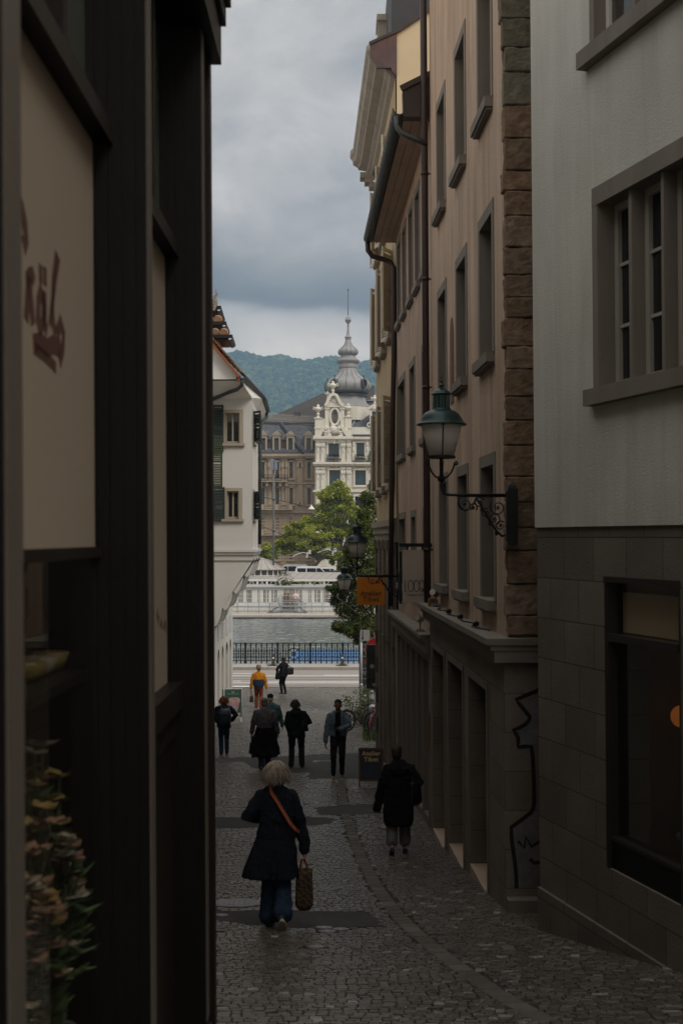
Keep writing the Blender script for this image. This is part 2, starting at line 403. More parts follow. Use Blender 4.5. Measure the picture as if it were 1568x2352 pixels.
while d < 62.2:
    rl = .09 if d < 26 else (.125 if d < 42 else .16)
    if row % 7 == 0: rl *= 1.1
    x = lane_left(d)-.3+R.uniform(-.12, 0); xr = lane_right(d)+(.05 if d < 37 else 1.8); ph = R.uniform(0, 6)
    sx = strip_x(d)
    while x < xr:
        w = R.uniform(.06, .095)*(1 if d < 20 else (1.3 if d < 34 else 1.7))
        if sx is not None and x > sx+.2: w *= R.uniform(.9, 1.6)
        cx = x+w/2; cy = d+.02*math.sin(cx*1.7+row*.02)+.05*math.sin(cx*.6+row*.012)+R.uniform(-.004,.004)
        x += w+.003
        if sx is not None and abs(cx-sx) < .105: continue
        if any(poly_in(p, cx, cy) for p in patches): continue
        if any((cx-a)**2+(cy-b)**2 < (r+.04)**2 for a, b, r in cover_g): continue
        if R.random() < .004: continue
        stone(mb, cx, cy, w*R.uniform(.93,1.0), rl*R.uniform(.80,.87), R.uniform(.010,.015), R.uniform(-.05,.05)+(R.uniform(-.08,.08) if sx is not None and cx > sx+.2 else 0))
    d += rl; row += 1
cob = mat_island('cobble_stone', [(0,(.066,.056,.044)),(.3,(.088,.074,.058)),(.55,(.103,.087,.068)),(.75,(.09,.076,.06)),(.975,(.125,.106,.085)),(.986,(.22,.205,.185)),(1,(.32,.30,.27))], .36, .34, 45, .5, .6)
tag(mb.build('cobblestones', cob), kind='structure')
mb = MB(); d = 7.0
while d < 30:
    sx = strip_x(d)
    if sx is None: d += .2; continue
    l = R.uniform(.16, .42); s2 = strip_x(d+l) or sx
    if not any(poly_in(p, sx, d+.1) for p in patches):
        ang = math.atan2(s2-sx, l)
        stone(mb, (sx+s2)/2-.0*l, d+l/2, .175, l*.95, .012, -ang)
    d += l+.01
strip_m = mat_island('gutter_slab_stone', [(0,(.085,.075,.062)),(.6,(.105,.094,.078)),(1,(.15,.13,.11))], .75, .3, 30, .4)
tag(mb.build('drain_stones', strip_m), kind='structure')
cover_m = mat('worn_cast_iron', (.30,.30,.31), .5, .25, 10, 60, .2, metal=.3)
for (lab, px, py, r), (x, y, _) in zip(covers, cover_g):
    mb = MB(); sl = (G(y+.1)-G(y-.1))/.2; n = 28
    def ring(rr, h): return [(x+rr*math.cos(2*pi*j/n), y+rr*math.sin(2*pi*j/n), G(y)+sl*rr*math.sin(2*pi*j/n)+h) for j in range(n)]
    hs = [(r*1.0, -.002),(r*1.0,.018),(r*.93,.019),(r*.9,.012),(r*.86,.012),(r*.83,.02)]
    if r < .2: hs += [(r*.55,.02),(r*.5,.013),(r*.34,.013),(r*.3,.02)]
    hs += [(.002,.02)]
    mb.rings([ring(a, b) for a, b in hs])
    o = mb.build('manhole_cover', cover_m); tag(o, lab, 'manhole cover', 'iron covers in the lane')
    if r > .2:
        mb = MB()
        for k in range(-9, 10):
            t = k*.03*r/.3; hl = math.sqrt(max(.001,(r*.8)**2-t*t))
            for q in range(8):
                a = -hl+2*hl*q/8; b = a+2*hl*.8/8
                mb.bar((x+a, y+t*.3+a*.0+t*.7, G(y+t)+.021), (x+b, y+t, G(y+t)+.021), .011, .006)
        mb.build('ribs', cover_m, o)
# drain grate in the asphalt band
x, y = gpt(751, 1751); t = thing('drain_grate', (x, y, G(y)), 'striped rectangular drain grate in the wide asphalt band by the denim jacket', 'drain grate')
sl = (G(y+.1)-G(y-.1))/.2
mb = MB()
for sx0 in (-.21,.21): mb.bar((x+sx0,y-.15,G(y-.15)+.018),(x+sx0,y+.15,G(y+.15)+.018),.03,.02)
for k in range(9): mb.bar((x-.2+k*.05,y-.13,G(y-.13)+.02),(x-.17+k*.05,y+.13,G(y+.13)+.02),.022,.018)
mb.build('bars', cover_m, t)
mb = MB(); mb.box(x-.36,x-.24,y-.15,y+.15,G(y)-.02,G(y)+.02); mb.build('concrete_edge', kerb_m, t)

# road along the quay: y 62..70.4, z ZC-7.15 = 0
RZ = 0.0
mb = MB(); mb.box(-60, 60, 61.9, 70.42, -.4, RZ+.004); tag(mb.build('road', asphalt), kind='structure')
mb = MB()
def lines(mb, py, x0, x1, w):
    d = ZC*K/(py-HZ); mb.box(x0, x1, d-w/2, d+w/2, RZ+.004, RZ+.009)
for py, a, b in ((1547.6,-30,-4.4),(1551.3,-.9,30),(1553,-30,30),(1565,-30,-5.0),(1566.6,-3.6,2.3),(1569,-30,30)): lines(mb, py, a, b, .13)
mb.box(-30,-4.3,62.4,62.9,RZ+.004,RZ+.008)
tag(mb.build('road_markings', white_line), kind='structure')
mb = MB()
for py in (1557.2, 1561.2, 1574.3, 1578.6):
    d = ZC*K/(py-HZ); mb.box(-60, 60, d-.05, d+.05, RZ+.004, RZ+.011)
tag(mb.build('tram_track', steel), kind='structure')
mb = MB(); x = -60
while x < 60:
    mb.box(x, x+1.99, 70.42, 70.72, -.5, .155); x += 2
tag(mb.build('kerb', kerb_m), kind='structure')
mb = MB(); mb.box(-60, 60, 70.72, 73.3, -2.2, .15); tag(mb.build('quay_pavement', pave_m), kind='structure')
mb = MB(); mb.box(-60, 60, 72.9, 73.5, -3.5, .14); tag(mb.build('quay_wall', kerb_m), kind='structure')
# river
m, nt, b = _nodes('river_water'); L = nt.links.new
tc = N(nt, 'ShaderNodeTexCoord').outputs['Object']
w1 = noise(nt, tc, 3.0, 3, .6, .4)
bp = N(nt, 'ShaderNodeBump'); bp.inputs['Strength'].default_value = .5; bp.inputs['Distance'].default_value = .05; L(w1, bp.inputs['Height']); L(bp.outputs[0], b.inputs['Normal'])
L(mixc(nt, noise(nt, tc, .05, 3), (.115,.135,.14), (.145,.165,.165)), b.inputs['Base Color']); b.inputs['Roughness'].default_value = .08; b.inputs['IOR'].default_value = 1.33
WZ = ZC-8.6
mb = MB(); mb.quad((-300,73.4,WZ-.15),(300,73.4,WZ-.15),(300,162,WZ-.15),(-300,162,WZ-.15))
def wave(x, y):
    return WZ+.06*mnoise.noise((x*.55, y*.8, 0))+.046*mnoise.noise((x*1.3+7, y*1.9, 3))+.026*mnoise.noise((x*3+3, y*4.1, 9))
ys = []; y = 73.5
while y < 140: ys.append(y); y += .10+.0016*(y-73)
mb.rings([[(x*.16, y, wave(x*.16, y)) for x in range(-92, 48)] for y in ys], cap=False, closed=False)
tag(mb.build('river', m, smooth=True), kind='structure')
FZ = ZC-5.6
bank = mat('far_bank_ground', (.19,.185,.17), .9, .2, .3, 10, .2)
mb = MB(); mb.box(-900, 900, 161, 3200, -12, FZ); tag(mb.build('ground', bank), kind='structure')

# wooded hill
hill_m = mat('hill_soil', (.045,.06,.03), .95, .3, .01, .2, 0)
def ridge(x):  # ridge height above the eye, metres
    pts = [(-400,300),(-190,306),(-175,309),(-135,297),(-105,304),(-60,300),(-20,304),(0,300),(33,292),(58,299),(80,303),(200,310),(500,290)]
    for (a, b), (c, e) in zip(pts, pts[1:]):
        if x <= c: return b+(e-b)*(x-a)/(c-a)
    return 290
HD = 2200.0
def hill_z(x, y):
    t = max(0, min(1, (y-1500)/(HD-1500)))
    return FZ+(ridge(x)-14+5.6)*(t**.85)+mnoise.noise((x*.01,y*.01,0))*9*t
mb = MB()
mb.rings([[(x, y, hill_z(x, y)) for x in range(-900, 901, 30)] for y in range(1500, 2500, 40)], cap=False, closed=False)
tag(mb.build('hills', hill_m, origin=(0,0,0)), kind='structure')
forest_m = mat_island('forest_leaf', [(0,(.012,.026,.014)),(.4,(.03,.058,.024)),(.75,(.055,.09,.03)),(1,(.12,.15,.05))], .95, .3, .5, 0, .1)
mb = MB(); cnt = 0
for k in range(9000):
    y = 1560+(HD+25-1560)*(R.random()**.55); x = R.uniform(-230, 110)
    if not (-.105*y < x < .05*y): continue
    z = hill_z(x, y); r = R.uniform(4.5, 8.5)
    if R.random() < .05:
        h = R.uniform(15, 21); n = 7
        for q in range(4):
            zz = z+h*(.15+.2*q); rr = r*.55*(1-.22*q)
            mb.lathe([(rr,0),(rr*.45,h*.16),(.2,h*.3)], n, (x,y,zz), a0=R.random())
    else:
        h = R.uniform(10, 19)
        for q in range(3):
            c = (x+R.uniform(-.5,.5)*r, y+R.uniform(-.5,.5)*r, z+h*R.uniform(.55,.95)); s = r*R.uniform(.4,.8)
            n = 6; rs = []
            for i in range(4):
                t = -1.1+2.4*i/3; rs.append([(c[0]+s*math.cos(t)*math.cos(2*pi*j/n)*R.uniform(.75,1.2), c[1]+s*math.cos(t)*math.sin(2*pi*j/n), c[2]+s*.9*math.sin(t)*R.uniform(.8,1.2)) for j in range(n)])
            mb.rings(rs)
tag(mb.build('hill_forest', forest_m, origin=(0,0,0)), 'blue hazed wooded hill beyond the town', 'forest', kind='stuff')
# ------------------------------------------------------------------ window helper (frame space: u along, n out, z up)
def window(fr, parent, u0, u1, z0, z1, depth=.28, jamb=.12, lint=.14, sill=.12, sill_out=.10, sill_ext=.10, trim=None, wood=None, glass=None, proud=.014, bars=(1, 2), label=None):
    trim = trim or stone_trim; wood = wood or win_wood; glass = glass or dark_glass
    mb = MB(); rev = stone_reveal if trim is stone_trim else trim
    mb.box(u0-jamb, u0, -depth, proud, z0, z1); mb.box(u1, u1+jamb, -depth, proud, z0, z1)
    mb.box(u0-jamb, u1+jamb, -depth, proud, z1, z1+lint); mb.box(u0, u1, -depth, -depth+.06, z0, z0+.03)
    w = mb.build('window', trim, parent, fr.M)
    if label: w['label'] = label
    if sill:
        mb = MB(); mb.box(u0-sill_ext, u1+sill_ext, -depth, sill_out, z0-sill, z0-.003); mb.box(u0-sill_ext+.03, u1+sill_ext-.03, 0, sill_out-.025, z0-sill-.03, z0-sill+.002)
        mb.build('sill', trim, w, fr.M)
    f = .055; n0, n1 = -depth+.012, -depth+.062
    mb = MB(); mb.box(u0, u0+f, n0, n1, z0+.03, z1); mb.box(u1-f, u1, n0, n1, z0+.03, z1)
    mb.box(u0+f, u1-f, n0, n1, z1-f, z1); mb.box(u0+f, u1-f, n0, n1, z0+.03, z0+.03+f)
    nv, nh = bars
    for i in range(1, nv+1):
        c = u0+(u1-u0)*i/(nv+1); mb.box(c-.03, c+.03, n0+.004, n1+.004, z0+.08, z1-.05)
    for i in range(1, nh+1):
        c = z0+(z1-z0)*i/(nh+1); mb.box(u0+f, u1-f, n0+.008, n1-.012, c-.013, c+.013)
    mb.build('casement', wood, w, fr.M)
    mb = MB(); mb.box(u0+.01, u1-.01, -depth-.01, -depth+.006, z0+.01, z1-.01); mb.build('pane', glass, w, fr.M)
    return w
def hole(u0, u1, z0, z1, jamb=.12, lint=.14): return (u0-jamb+.004, u1+jamb-.004, z0-.06, z1+lint-.004)

# ------------------------------------------------------------------ grey stucco house, right edge
gf = Fr(1.894, 12.8, .269, -1, -1, -.269, lean=-.0085)
gt = thing('grey_house', gf.w(1.5, 0, -3.6), 'grey stucco house on a dark ashlar base, nearest on the right', 'house')
gz0, gz1 = -4.4, 13.0; u1g = 15.0
ub, zb = gf.uz(1380.5, 466); uc, zc_ = gf.uz(1380.5, 891)
sh0, sht = gf.uz(1381.5, 1323.6); sh1, _ = gf.uz(1556, 1330); shb = gf.uz(1381.5, 1990)[1]
lights = [(gf.u(1380.5), gf.u(1441.5)), (gf.u(1449), gf.u(1516)), (gf.u(1522.5), gf.u(1522.5)+.52)]
zt, zbt = zb, zc_
big = (lights[0][0]-.1, lights[2][1]+.1, zbt-.0, zt+.16)
up0 = gf.u(1367, 60); upz = gf.uz(1367, 107)[1]
upper = (up0-.09, up0+2.0, upz, upz+1.75)
mb = MB()
wall_grid(mb, 0, u1g, .1, gz1, [big, upper], .0)
mb.box(0, u1g, -4.5, -.45, .1, gz1); mb.quad((0,-.45,.1),(0,0,.1),(0,0,gz1),(0,-.45,gz1)); mb.quad((0,0,.1),(u1g,0,.1),(u1g,-.45,.1),(0,-.45,.1))
mb.build('wall', grey_stucco, gt, gf.M)
shop = (sh0, sh1, shb, sht)
mb = MB(); wall_grid(mb, 0, u1g, gz0, .1, [shop], -.022)
mb.quad((0,-.45,gz0),(0,-.022,gz0),(0,-.022,.1),(0,-.45,.1))
mb.box(0, u1g, -4.5, -4.2, gz0, .098); mb.box(0, .3, -4.2, -.45, gz0, .098); mb.box(.3, u1g, -4.2, -.45, -.2, .098)
for a, b in ((sh0-.2, sh0), (sh1, sh1+.2)): mb.box(a, b, -.45, -.03, gz0, .098)
mb.box(sh0, sh1, -.45, -.03, gz0, shb)
mb.box(sh0, sh1, -.4, -.03, sht, .098)
mb.build('stone_base', ashlar, gt, gf.M)
mb = MB(); mb.box(.02, u1g, -.02, .012, gz0, -3.42)
mb.build('plinth', ashlar, gt, gf.M)
# three-light window
mb = MB(); a, b = big[0], big[1]
mb.box(a, lights[0][0], -.3, .016, zbt, zt); mb.box(lights[2][1], b, -.3, .016, zbt, zt); mb.box(a, b, -.3, .018, zt, zt+.16)
for i in (0, 1): mb.box(lights[i][1], lights[i+1][0], -.3, -.03, zbt, zt)
w = mb.build('window', stone_trim, gt, gf.M); w['label'] = 'wide three-light stone window'
mb = MB(); mb.box(a-.06, b+.06, -.3, .09, zbt-.145, zbt-.003); mb.build('sill', stone_trim, w, gf.M)
for l0, l1 in lights:
    mb = MB(); n0, n1 = -.21, -.15; f = .065; z0, z1 = zbt, zt
    mb.box(l0, l0+f, n0, n1, z0, z1); mb.box(l1-f, l1, n0, n1, z0, z1); mb.box(l0+f, l1-f, n0, n1, z0, z0+f); mb.box(l0+f, l1-f, n0, n1, z1-f, z1)
    for k in (1, 2): mb.box(l0+f, l1-f, n0+.01, n1-.015, z0+(z1-z0)*k/3-.014, z0+(z1-z0)*k/3+.014)
    mb.build('casement', win_wood, w, gf.M)
    mb = MB(); mb.box(l0, l1, -.23, -.19, z0, z1); mb.build('pane', dark_glass, w, gf.M)
# upper window
a, b, c, d = upper
mb = MB(); mb.box(a, a+.09, -.2, .016, c, d); mb.box(b-.09, b, -.2, .016, c, d); mb.box(a, b, -.2, .018, d-.1, d)
for q in (.62, 1.25): mb.box(a+.09+q, a+.16+q, -.2, -.02, c, d-.1)
w = mb.build('window', stone_trim, gt, gf.M)
mb = MB(); mb.box(a-.1, b+.1, -.2, .10, c-.15, c-.003); mb.build('sill', stone_trim, w, gf.M)
mb = MB()
for q0, q1 in ((.09,.71),(.78,1.4)):
    mb.box(a+q0, a+q0+.06, -.16, -.1, c, d-.1); mb.box(a+q1-.07, a+q1, -.16, -.1, c, d-.1); mb.box(a+q0+.06, a+q1-.07, -.16, -.1, c, c+.06)
mb.build('casement', white_wood, w, gf.M)
mb = MB(); mb.box(a+.09, b-.09, -.18, -.13, c, d-.1); mb.build('pane', mat_glass_dark('taupe_reflecting_glass', (.05,.042,.035), .06), w, gf.M)
# shop window: bronze frame, transom and clear panes, room behind
mb = MB(); a, b, c, d = shop; zt1 = gf.uz(1384, 1455)[1]; zt2 = gf.uz(1384, 1472)[1]; zp = gf.uz(1390, 1921)[1]
bronze = mat('bronze_shop_frame', (.045,.04,.036), .35, .2, 5, 50, .1, metal=.5)
mb.box(a, a+.045, -.22, -.03, c, d); mb.box(b-.045, b, -.22, -.03, c, d); mb.box(a, b, -.22, -.012, d-.05, d); mb.box(a+.045, b-.045, -.2, -.02, zt2, zt1)
mb.box(a+.045, b-.045, -.2, -.045, zp-.03, zp+.0)
mb.box(a+.045, b-.045, -.19, -.17, d-.13, d-.05)
w = mb.build('shop_window', bronze, gt, gf.M); w['label'] = 'tall bronze framed shop window'
mb = MB(); mb.box(a+.045, b-.045, -.2, -.06, c, zp-.03); mb.build('stall_riser', timber_black, w, gf.M)
cafe_glass = mat_glass_clear('cafe_glass', (.88,.87,.84), .04)
mb = MB(); mb.box(a+.045, b-.045, -.125, -.12, zp, zt2); mb.box(a+.045, b-.045, -.125, -.12, zt1, d-.05); mb.build('pane', cafe_glass, w, gf.M)
mb = MB(); mb.box(a+.06, b-.06, -.19, -.17, zt1+.01, d-.14); mb.build('inner_blind', mat('dull_beige_blind',(.62,.50,.34),.9,.1,2,60,.1), w, gf.M)
room = mat('cafe_room_wall', (.34,.24,.17), .9, .2, 2, 20, .1)
mb = MB(); mb.box(.35, u1g-.3, -4.18, -4.15, gz0, -.22); mb.box(.32, .35, -4.15, -.46, gz0, -.22); mb.box(.35, u1g-.3, -4.15, -.47, gz0, zp-.75); mb.build('inner_room', room, gt, gf.M)
zfl = zp-.75
lampm = mat('orange_lampshade', (.75,.22,.05), .5, .08, 3, 30, 0); _b = lampm.node_tree.nodes['Principled BSDF']; _b.inputs['Emission Color'].default_value = (1, .30, .05, 1); _b.inputs['Emission Strength'].default_value = .10
uu, zz = gf.uz(1564, 1646, -1.2)
t = thing('pendant_lamp', gf.w(uu, -1.2, zz), 'round orange pendant lamp behind the tall bronze shop window', 'lamp')
mb = MB(); c = gf.w(uu, -1.2, zz); mb.ell(c, (.10,.10,.105), 18, 12); mb.build('lamp_shade', lampm, t, smooth=True)
mb = MB(); mb.tube([c+Vector((0,0,.14)), c+Vector((0,0,1.5))], .006, 6); mb.build('cord', iron, t)
redm = mat('dark_red_paint', (.22,.02,.018), .45, .2, 4, 40, .05)
def cafe_table(u, n, lab):
    t = thing('cafe_table', gf.w(u, n, zfl), lab, 'table', 'tables inside the shop window')
    mb = MB(); mb.lathe([(.02,.72),(.36,.72),(.37,.735),(.36,.75),(.02,.75)], 22, (u,n,zfl)); mb.build('table_top', mat('pale_table_top',(.3,.29,.27),.3,.1,3,30,0), t, gf.M)
    mb = MB(); mb.lathe([(.24,0),(.22,.03),(.03,.06),(.03,.72)], 12, (u,n,zfl)); mb.build('leg', iron, t, gf.M)
def cafe_chair(u, n, rz, m_, lab):
    t = thing('cafe_chair', gf.w(u, n, zfl), lab, 'chair', 'chairs inside the shop window')
    Mx = gf.M @ Matrix.Translation((u,n,zfl)) @ Matrix.Rotation(rz,4,'Z')
    mb = MB(); mb.box(-.2,.2,-.2,.2,.43,.46); mb.build('seat', m_, t, Mx)
    mb = MB()
    for k in range(4): mb.box(-.19,.19,.19,.205,.55+k*.085,.60+k*.085)
    mb.build('backrest', m_, t, Mx)
    for sx in (-.18,.18):
        mb = MB(); mb.tube([(sx,.2,0),(sx,.2,.9)], .013, 6); mb.build('leg', steel, t, Mx)
        mb = MB(); mb.tube([(sx,-.19,0),(sx,-.17,.44)], .013, 6); mb.build('leg', steel, t, Mx)
cafe_table(1.75, -.95, 'round cafe table close behind the tall bronze shop window'); cafe_table(3.3, -1.5, 'round cafe table deeper inside the shop window by the orange lamp')
cafe_chair(1.45, -1.55, .5, redm, 'red slatted cafe chair behind the table at the shop window'); cafe_chair(2.5, -1.7, -.6, redm, 'red slatted cafe chair further right behind the shop window')

# ------------------------------------------------------------------ pink houses: shared facade line
pf = Fr(1.80, 14.1, -.0367, 1, -1, -.0367, lean=-.007)
def pu(d): return (d-14.1)*1.0007
pt = thing('pink_house', pf.w(3.5, 0, -4.2), 'pinkish brown rendered house with a sandstone quoin corner behind the grey house', 'house')
UE = pu(21.75)
cols = [(pu(15.06), pu(16.06)), (pu(17.36), pu(18.32)), (pu(19.66), pu(20.63))]
rows = [(5.07, 6.72), (2.14, 3.76), (-.72, .85)]
wins = [(c[0], c[1], r[0], r[1]) for c in cols for r in rows]
LT = -1.08
mb = MB(); wall_grid(mb, .06, UE, LT, 10.5, [hole(*w) for w in wins])
mb.box(.06, UE, -6, -.42, LT, 10.5); mb.quad((UE,-.42,LT),(UE,0,LT),(UE,0,10.5),(UE,-.42,10.5)); mb.box(.06,.3,-.42,-.02,LT,10.5)
mb.build('wall', pink, pt, pf.M)
for w in wins: window(pf, pt, *w)
# small blocked slit between the columns
mb = MB(); ua = pu(18.75)
pts = [(ua, 1.95), (ua+.36, 1.95), (ua+.36, 3.0), (ua+.27, 3.16), (ua+.18, 3.2), (ua+.09, 3.16), (ua, 3.0)]
mb.slab(pts, .012); mb.build('blocked_niche', mat('broken_brick_patch', (.17,.09,.06), .95, .5, 12, 40, .8), pt, pf.M)
# sandstone quoin: blocks wrap round the corner
mb = MB(); z = LT+.02; k = 0
while z < 10.3:
    h = R.uniform(.21, .36); ln = .16+(.17 if k % 2 else 0)+R.uniform(-.05,.05); j = R.uniform(-.022,.022)
    # block with rounded edges, face towards the camera at u=0
    e = .014; u0, u1, n0, n1 = -.02+j*.5, ln*.55, -.42, .02+j
    A = [(u0+e, n0, z+.006), (u1, n0, z+.006), (u1, n1-e, z+.006), (u0+e, n1-e, z+.006)]
    B = [(u0, n0, z+.006+e), (u1, n0, z+.006+e), (u1, n1, z+.006+e), (u0, n1, z+.006+e)]
    C = [(u0+R.uniform(0,.01), n0, z+h-e), (u1, n0, z+h-e), (u1, n1, z+h-e), (u0, n1, z+h-e)]
    D = [(u0+e, n0, z+h), (u1, n0, z+h), (u1, n1-e, z+h), (u0+e, n1-e, z+h)]
    mb.cur = 1 if z > 4.4 else 0; mb.rings([A, B, C, D]); z += h; k += 1
o = mb.build('quoin', [quoin_m, quoin_g], pt, pf.M); m_ = o.modifiers.new('dense', 'SUBSURF'); m_.subdivision_type = 'SIMPLE'; m_.levels = m_.render_levels = 4; mod_disp(o, .11, .028); mod_disp(o, .03, .010)
# torn render edge beside the quoin
mb = MB(); z = LT+.1
while z < 10.2:
    h = R.uniform(.16,.36); w_ = R.uniform(.05,.17)
    mb.slab([(.06, z), (.06+w_*.6, z+.03), (.06+w_, z+h*.4), (.06+w_*.7, z+h*.75), (.06, z+h)], .007); z += h+R.uniform(0,.1)
mb.build('bare_stone_edge', mat('bare_rubble', (.13,.075,.05), .95, .4, 8, 30, .8), pt, pf.M)
# ledge, ground floor
def ledge(parent, u0, u1, z, out, ret):
    mb = MB(); mb.box(u0, u1, -.06, out, z-.07, z); mb.box(u0+.02, u1, -.06, out-.05, z-.13, z-.072); mb.box(u0+.03, u1, -.06, out-.09, z-.26, z-.132)
    if ret:
        mb.box(u0-.0, u0+.3, -1.6, -.06, z-.07, z-.001); mb.box(u0+.02, u0+.3, -1.6, -.06, z-.13, z-.072); mb.box(u0+.03, u0+.3, -1.6, -.06, z-.26, z-.132)
    o = mb.build('ledge', stone_trim, parent, pf.M); return o
ledge(pt, -.16, UE, LT, .27, True)
zg = lambda d: _gl(d)
doors = [(pu(15.33), pu(16.85)), (pu(17.5), pu(19.1)), (pu(19.65), pu(21.3))]
GT = LT-.26
holes = [(a, b, zg(14.1+a)-.03, GT-.45) for a, b in doors]
mb = MB(); wall_grid(mb, 0, UE, -5.6, GT+.02, holes, .06); mb.box(0, UE, -6, -.6, -5.6, GT+.02)
mb.quad((0,-.6,-5.6),(0,.06,-5.6),(0,.06,GT),(0,-.6,GT))
for h in holes:
    mb.quad((h[0],.06,h[2]),(h[0],-.6,h[2]),(h[0],-.6,h[3]),(h[0],.06,h[3])); mb.quad((h[1],.06,h[2]),(h[1],-.6,h[2]),(h[1],-.6,h[3]),(h[1],.06,h[3])); mb.quad((h[0],.06,h[3]),(h[0],-.6,h[3]),(h[1],-.6,h[3]),(h[1],.06,h[3]))
mb.build('stone_front', shop_stone, pt, pf.M)
door_m = mat('dark_door_paint', (.05,.042,.035), .5, .2, 3, 40, .1)
for i, h in enumerate(holes):
    mb = MB(); mb.box(h[0], h[1], -.3, -.24, h[2], h[3]); mb.box(h[0], h[0]+.1, -.24, -.19, h[2], h[3]); mb.box(h[1]-.1, h[1], -.24, -.19, h[2], h[3]); mb.box(h[0]+.1, h[1]-.1, -.24, -.19, h[3]-.12, h[3]); mb.box(h[0]+.1,h[1]-.1,-.24,-.2,h[3]-.62,h[3]-.55)
    dr = mb.build('door', door_m, pt, pf.M)
    mb = MB(); mb.box(h[0]+.12, h[1]-.12, -.238, -.225, h[2]+.5, h[3]-.66); mb.build('pane', dark_glass, dr, pf.M)
    mb = MB(); u = h[0]+.16; mb.tube([(u,-.14,h[2]+1.0),(u,-.14,h[2]+1.5)], .014, 8); mb.bar((u,-.2,h[2]+1.08),(u,-.14,h[2]+1.08),.02); mb.bar((u,-.2,h[2]+1.42),(u,-.14,h[2]+1.42),.02); mb.build('handle', galv, dr, pf.M)
    mb = MB(); mb.box(h[0]+.003, h[1]-.003, -.24, .075, -5.6, h[2]+.015); mb.build('step', threshold, pt, pf.M)
    mb = MB(); mb.box(h[0]-.09, h[0]-.003, .06, .078, h[2], h[3]+.09); mb.box(h[1]+.003, h[1]+.09, .06, .078, h[2], h[3]+.09); mb.box(h[0]-.003, h[1]+.003, .06, .08, h[3]+.003, h[3]+.09); mb.build('door_surround', stone_trim, pt, pf.M)
# return wall facing uphill, with stone step and graffiti
Rf = Fr(1.80-.06, 14.1, 1, .0, 0, -1, lean=-.007)    # u to the right, n towards the viewer
mb = MB(); mb.box(0, 2.2, -.55, .03, -5.4, GT+.01); mb.build('return_wall', shop_stone, pt, Rf.M)
mb = MB(); mb.box(.01, 2.2, .03, .2, -5.4, Rf.uz(1180,2058)[1]); mb.build('step', stone_trim, pt, Rf.M)
def rp(x, y):
    return Rf.uz(1148.4+.3172*x, 1263.3+.3172*y, .034)
gp = [rp(*q) for q in ((330,985),(255,1025),(180,1055),(115,1085),(135,1112),(160,1140),(190,1180),(215,1210),(205,1240),(180,1265),(135,1290),(95,1305),(115,1335),(130,1360),(130,1395),(130,1428),(180,1424),(225,1425),(235,1500),(240,1600),(245,1720),(245,1830),(240,1870),(225,1900),(150,1960),(80,2010),(82,2080),(90,2150),(105,2250),(115,2350),(118,2450))]
mb = MB(); mb.ribbon(gp, .042, .031, .036)
wst = [rp(*q) for q in ((130,2110),(175,2160),(185,2080),(225,2150),(290,2110))]; mb.ribbon(wst, .035, .031, .036)
mb.ribbon([rp(*q) for q in ((215,2240),(250,2270),(300,2260))], .04, .031, .036)
gr = mb.build('graffiti', black_paint, pt, Rf.M); gr['label'] = 'black and pale blue sprayed graffiti outline'
mb = MB(); f1 = [rp(*q) for q in ((320,1030),(190,1080),(225,1210),(195,1270),(130,1310),(140,1410),(320,1410))]; mb.slab(f1, .002, Matrix.Translation((0,.0305,0))); mb.build('graffiti_fill', mat('pale_blue_spray', (.155,.145,.145), .85, .5, 5, 14, 0), gr, Rf.M); mb = MB()
f2 = [rp(*q) for q in ((250,1900),(110,2020),(120,2150),(140,2440),(330,2440),(330,1900))]; mb.slab(f2, .002, Matrix.Translation((0,.0305,0)))
mb.build('graffiti_fill', mat('pale_blue_spray', (.155,.145,.145), .85, .5, 5, 14, 0), gr, Rf.M)

# second pink house
qt = thing('pink_house', pf.w(11.5, 0, -5.2), 'brown pink house with planked eaves and a half round gutter between two downpipes', 'house')
U0, U1 = UE+.004, pu(29.35)
top = [(pu(a), pu(b), 4.72, 6.42) for a, b in ((22.55,23.3),(23.95,24.75),(25.3,26.1),(26.8,27.6),(28.2,28.92))]
mid = [(pu(a), pu(b), 1.78, 3.34) for a, b in ((22.7,23.55),(25.1,26.05),(27.3,29.0))]
low = [(pu(a), pu(b), -1.0, .40) for a, b in ((22.75,23.5),(25.1,25.95),(27.45,29.0))]
mb = MB(); wall_grid(mb, U0, U1, -1.65, 7.6, [hole(*w) for w in top+mid+low], -.03)
mb.box(U0, U1, -6, -.46, -1.65, 7.6); mb.quad((U1,-.46,-1.65),(U1,-.03,-1.65),(U1,-.03,7.6),(U1,-.46,7.6))
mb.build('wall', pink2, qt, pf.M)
pf2 = Fr(1.80-.03*-1, 14.1, -.0367, 1, -1, -.0367, lean=-.007)
for w in top+mid+low: window(pf2, qt, *w, sill_out=.08, bars=(1, 1))
L2 = -1.62
mb = MB(); mb.box(U0, U1, -.09, .23, L2-.06, L2); mb.box(U0, U1, -.09, .19, L2-.11, L2-.062); mb.box(U0, U1, -.09, .14, L2-.32, L2-.112); mb.build('ledge', stone_trim, qt, pf.M)
sh = []; u = U0+.35
while u+.95 < U1: sh.append((u, u+.92)); u += 1.13
holes = [(a, b, zg(14.1+a)+.12, L2-.5) for a, b in sh]
mb = MB(); wall_grid(mb, U0, U1, -6.2, L2-.3, holes, .05); mb.box(U0, U1, -6, -.5, -6.2, L2-.3)
for h in holes: mb.quad((h[0],.05,h[2]),(h[0],-.4,h[2]),(h[0],-.4,h[3]),(h[0],.05,h[3])); mb.quad((h[1],.05,h[2]),(h[1],-.4,h[2]),(h[1],-.4,h[3]),(h[1],.05,h[3])); mb.quad((h[0],.05,h[3]),(h[0],-.4,h[3]),(h[1],-.4,h[3]),(h[1],.05,h[3])); mb.quad((h[0],.05,h[2]),(h[0],-.4,h[2]),(h[1],-.4,h[2]),(h[1],.05,h[2]))
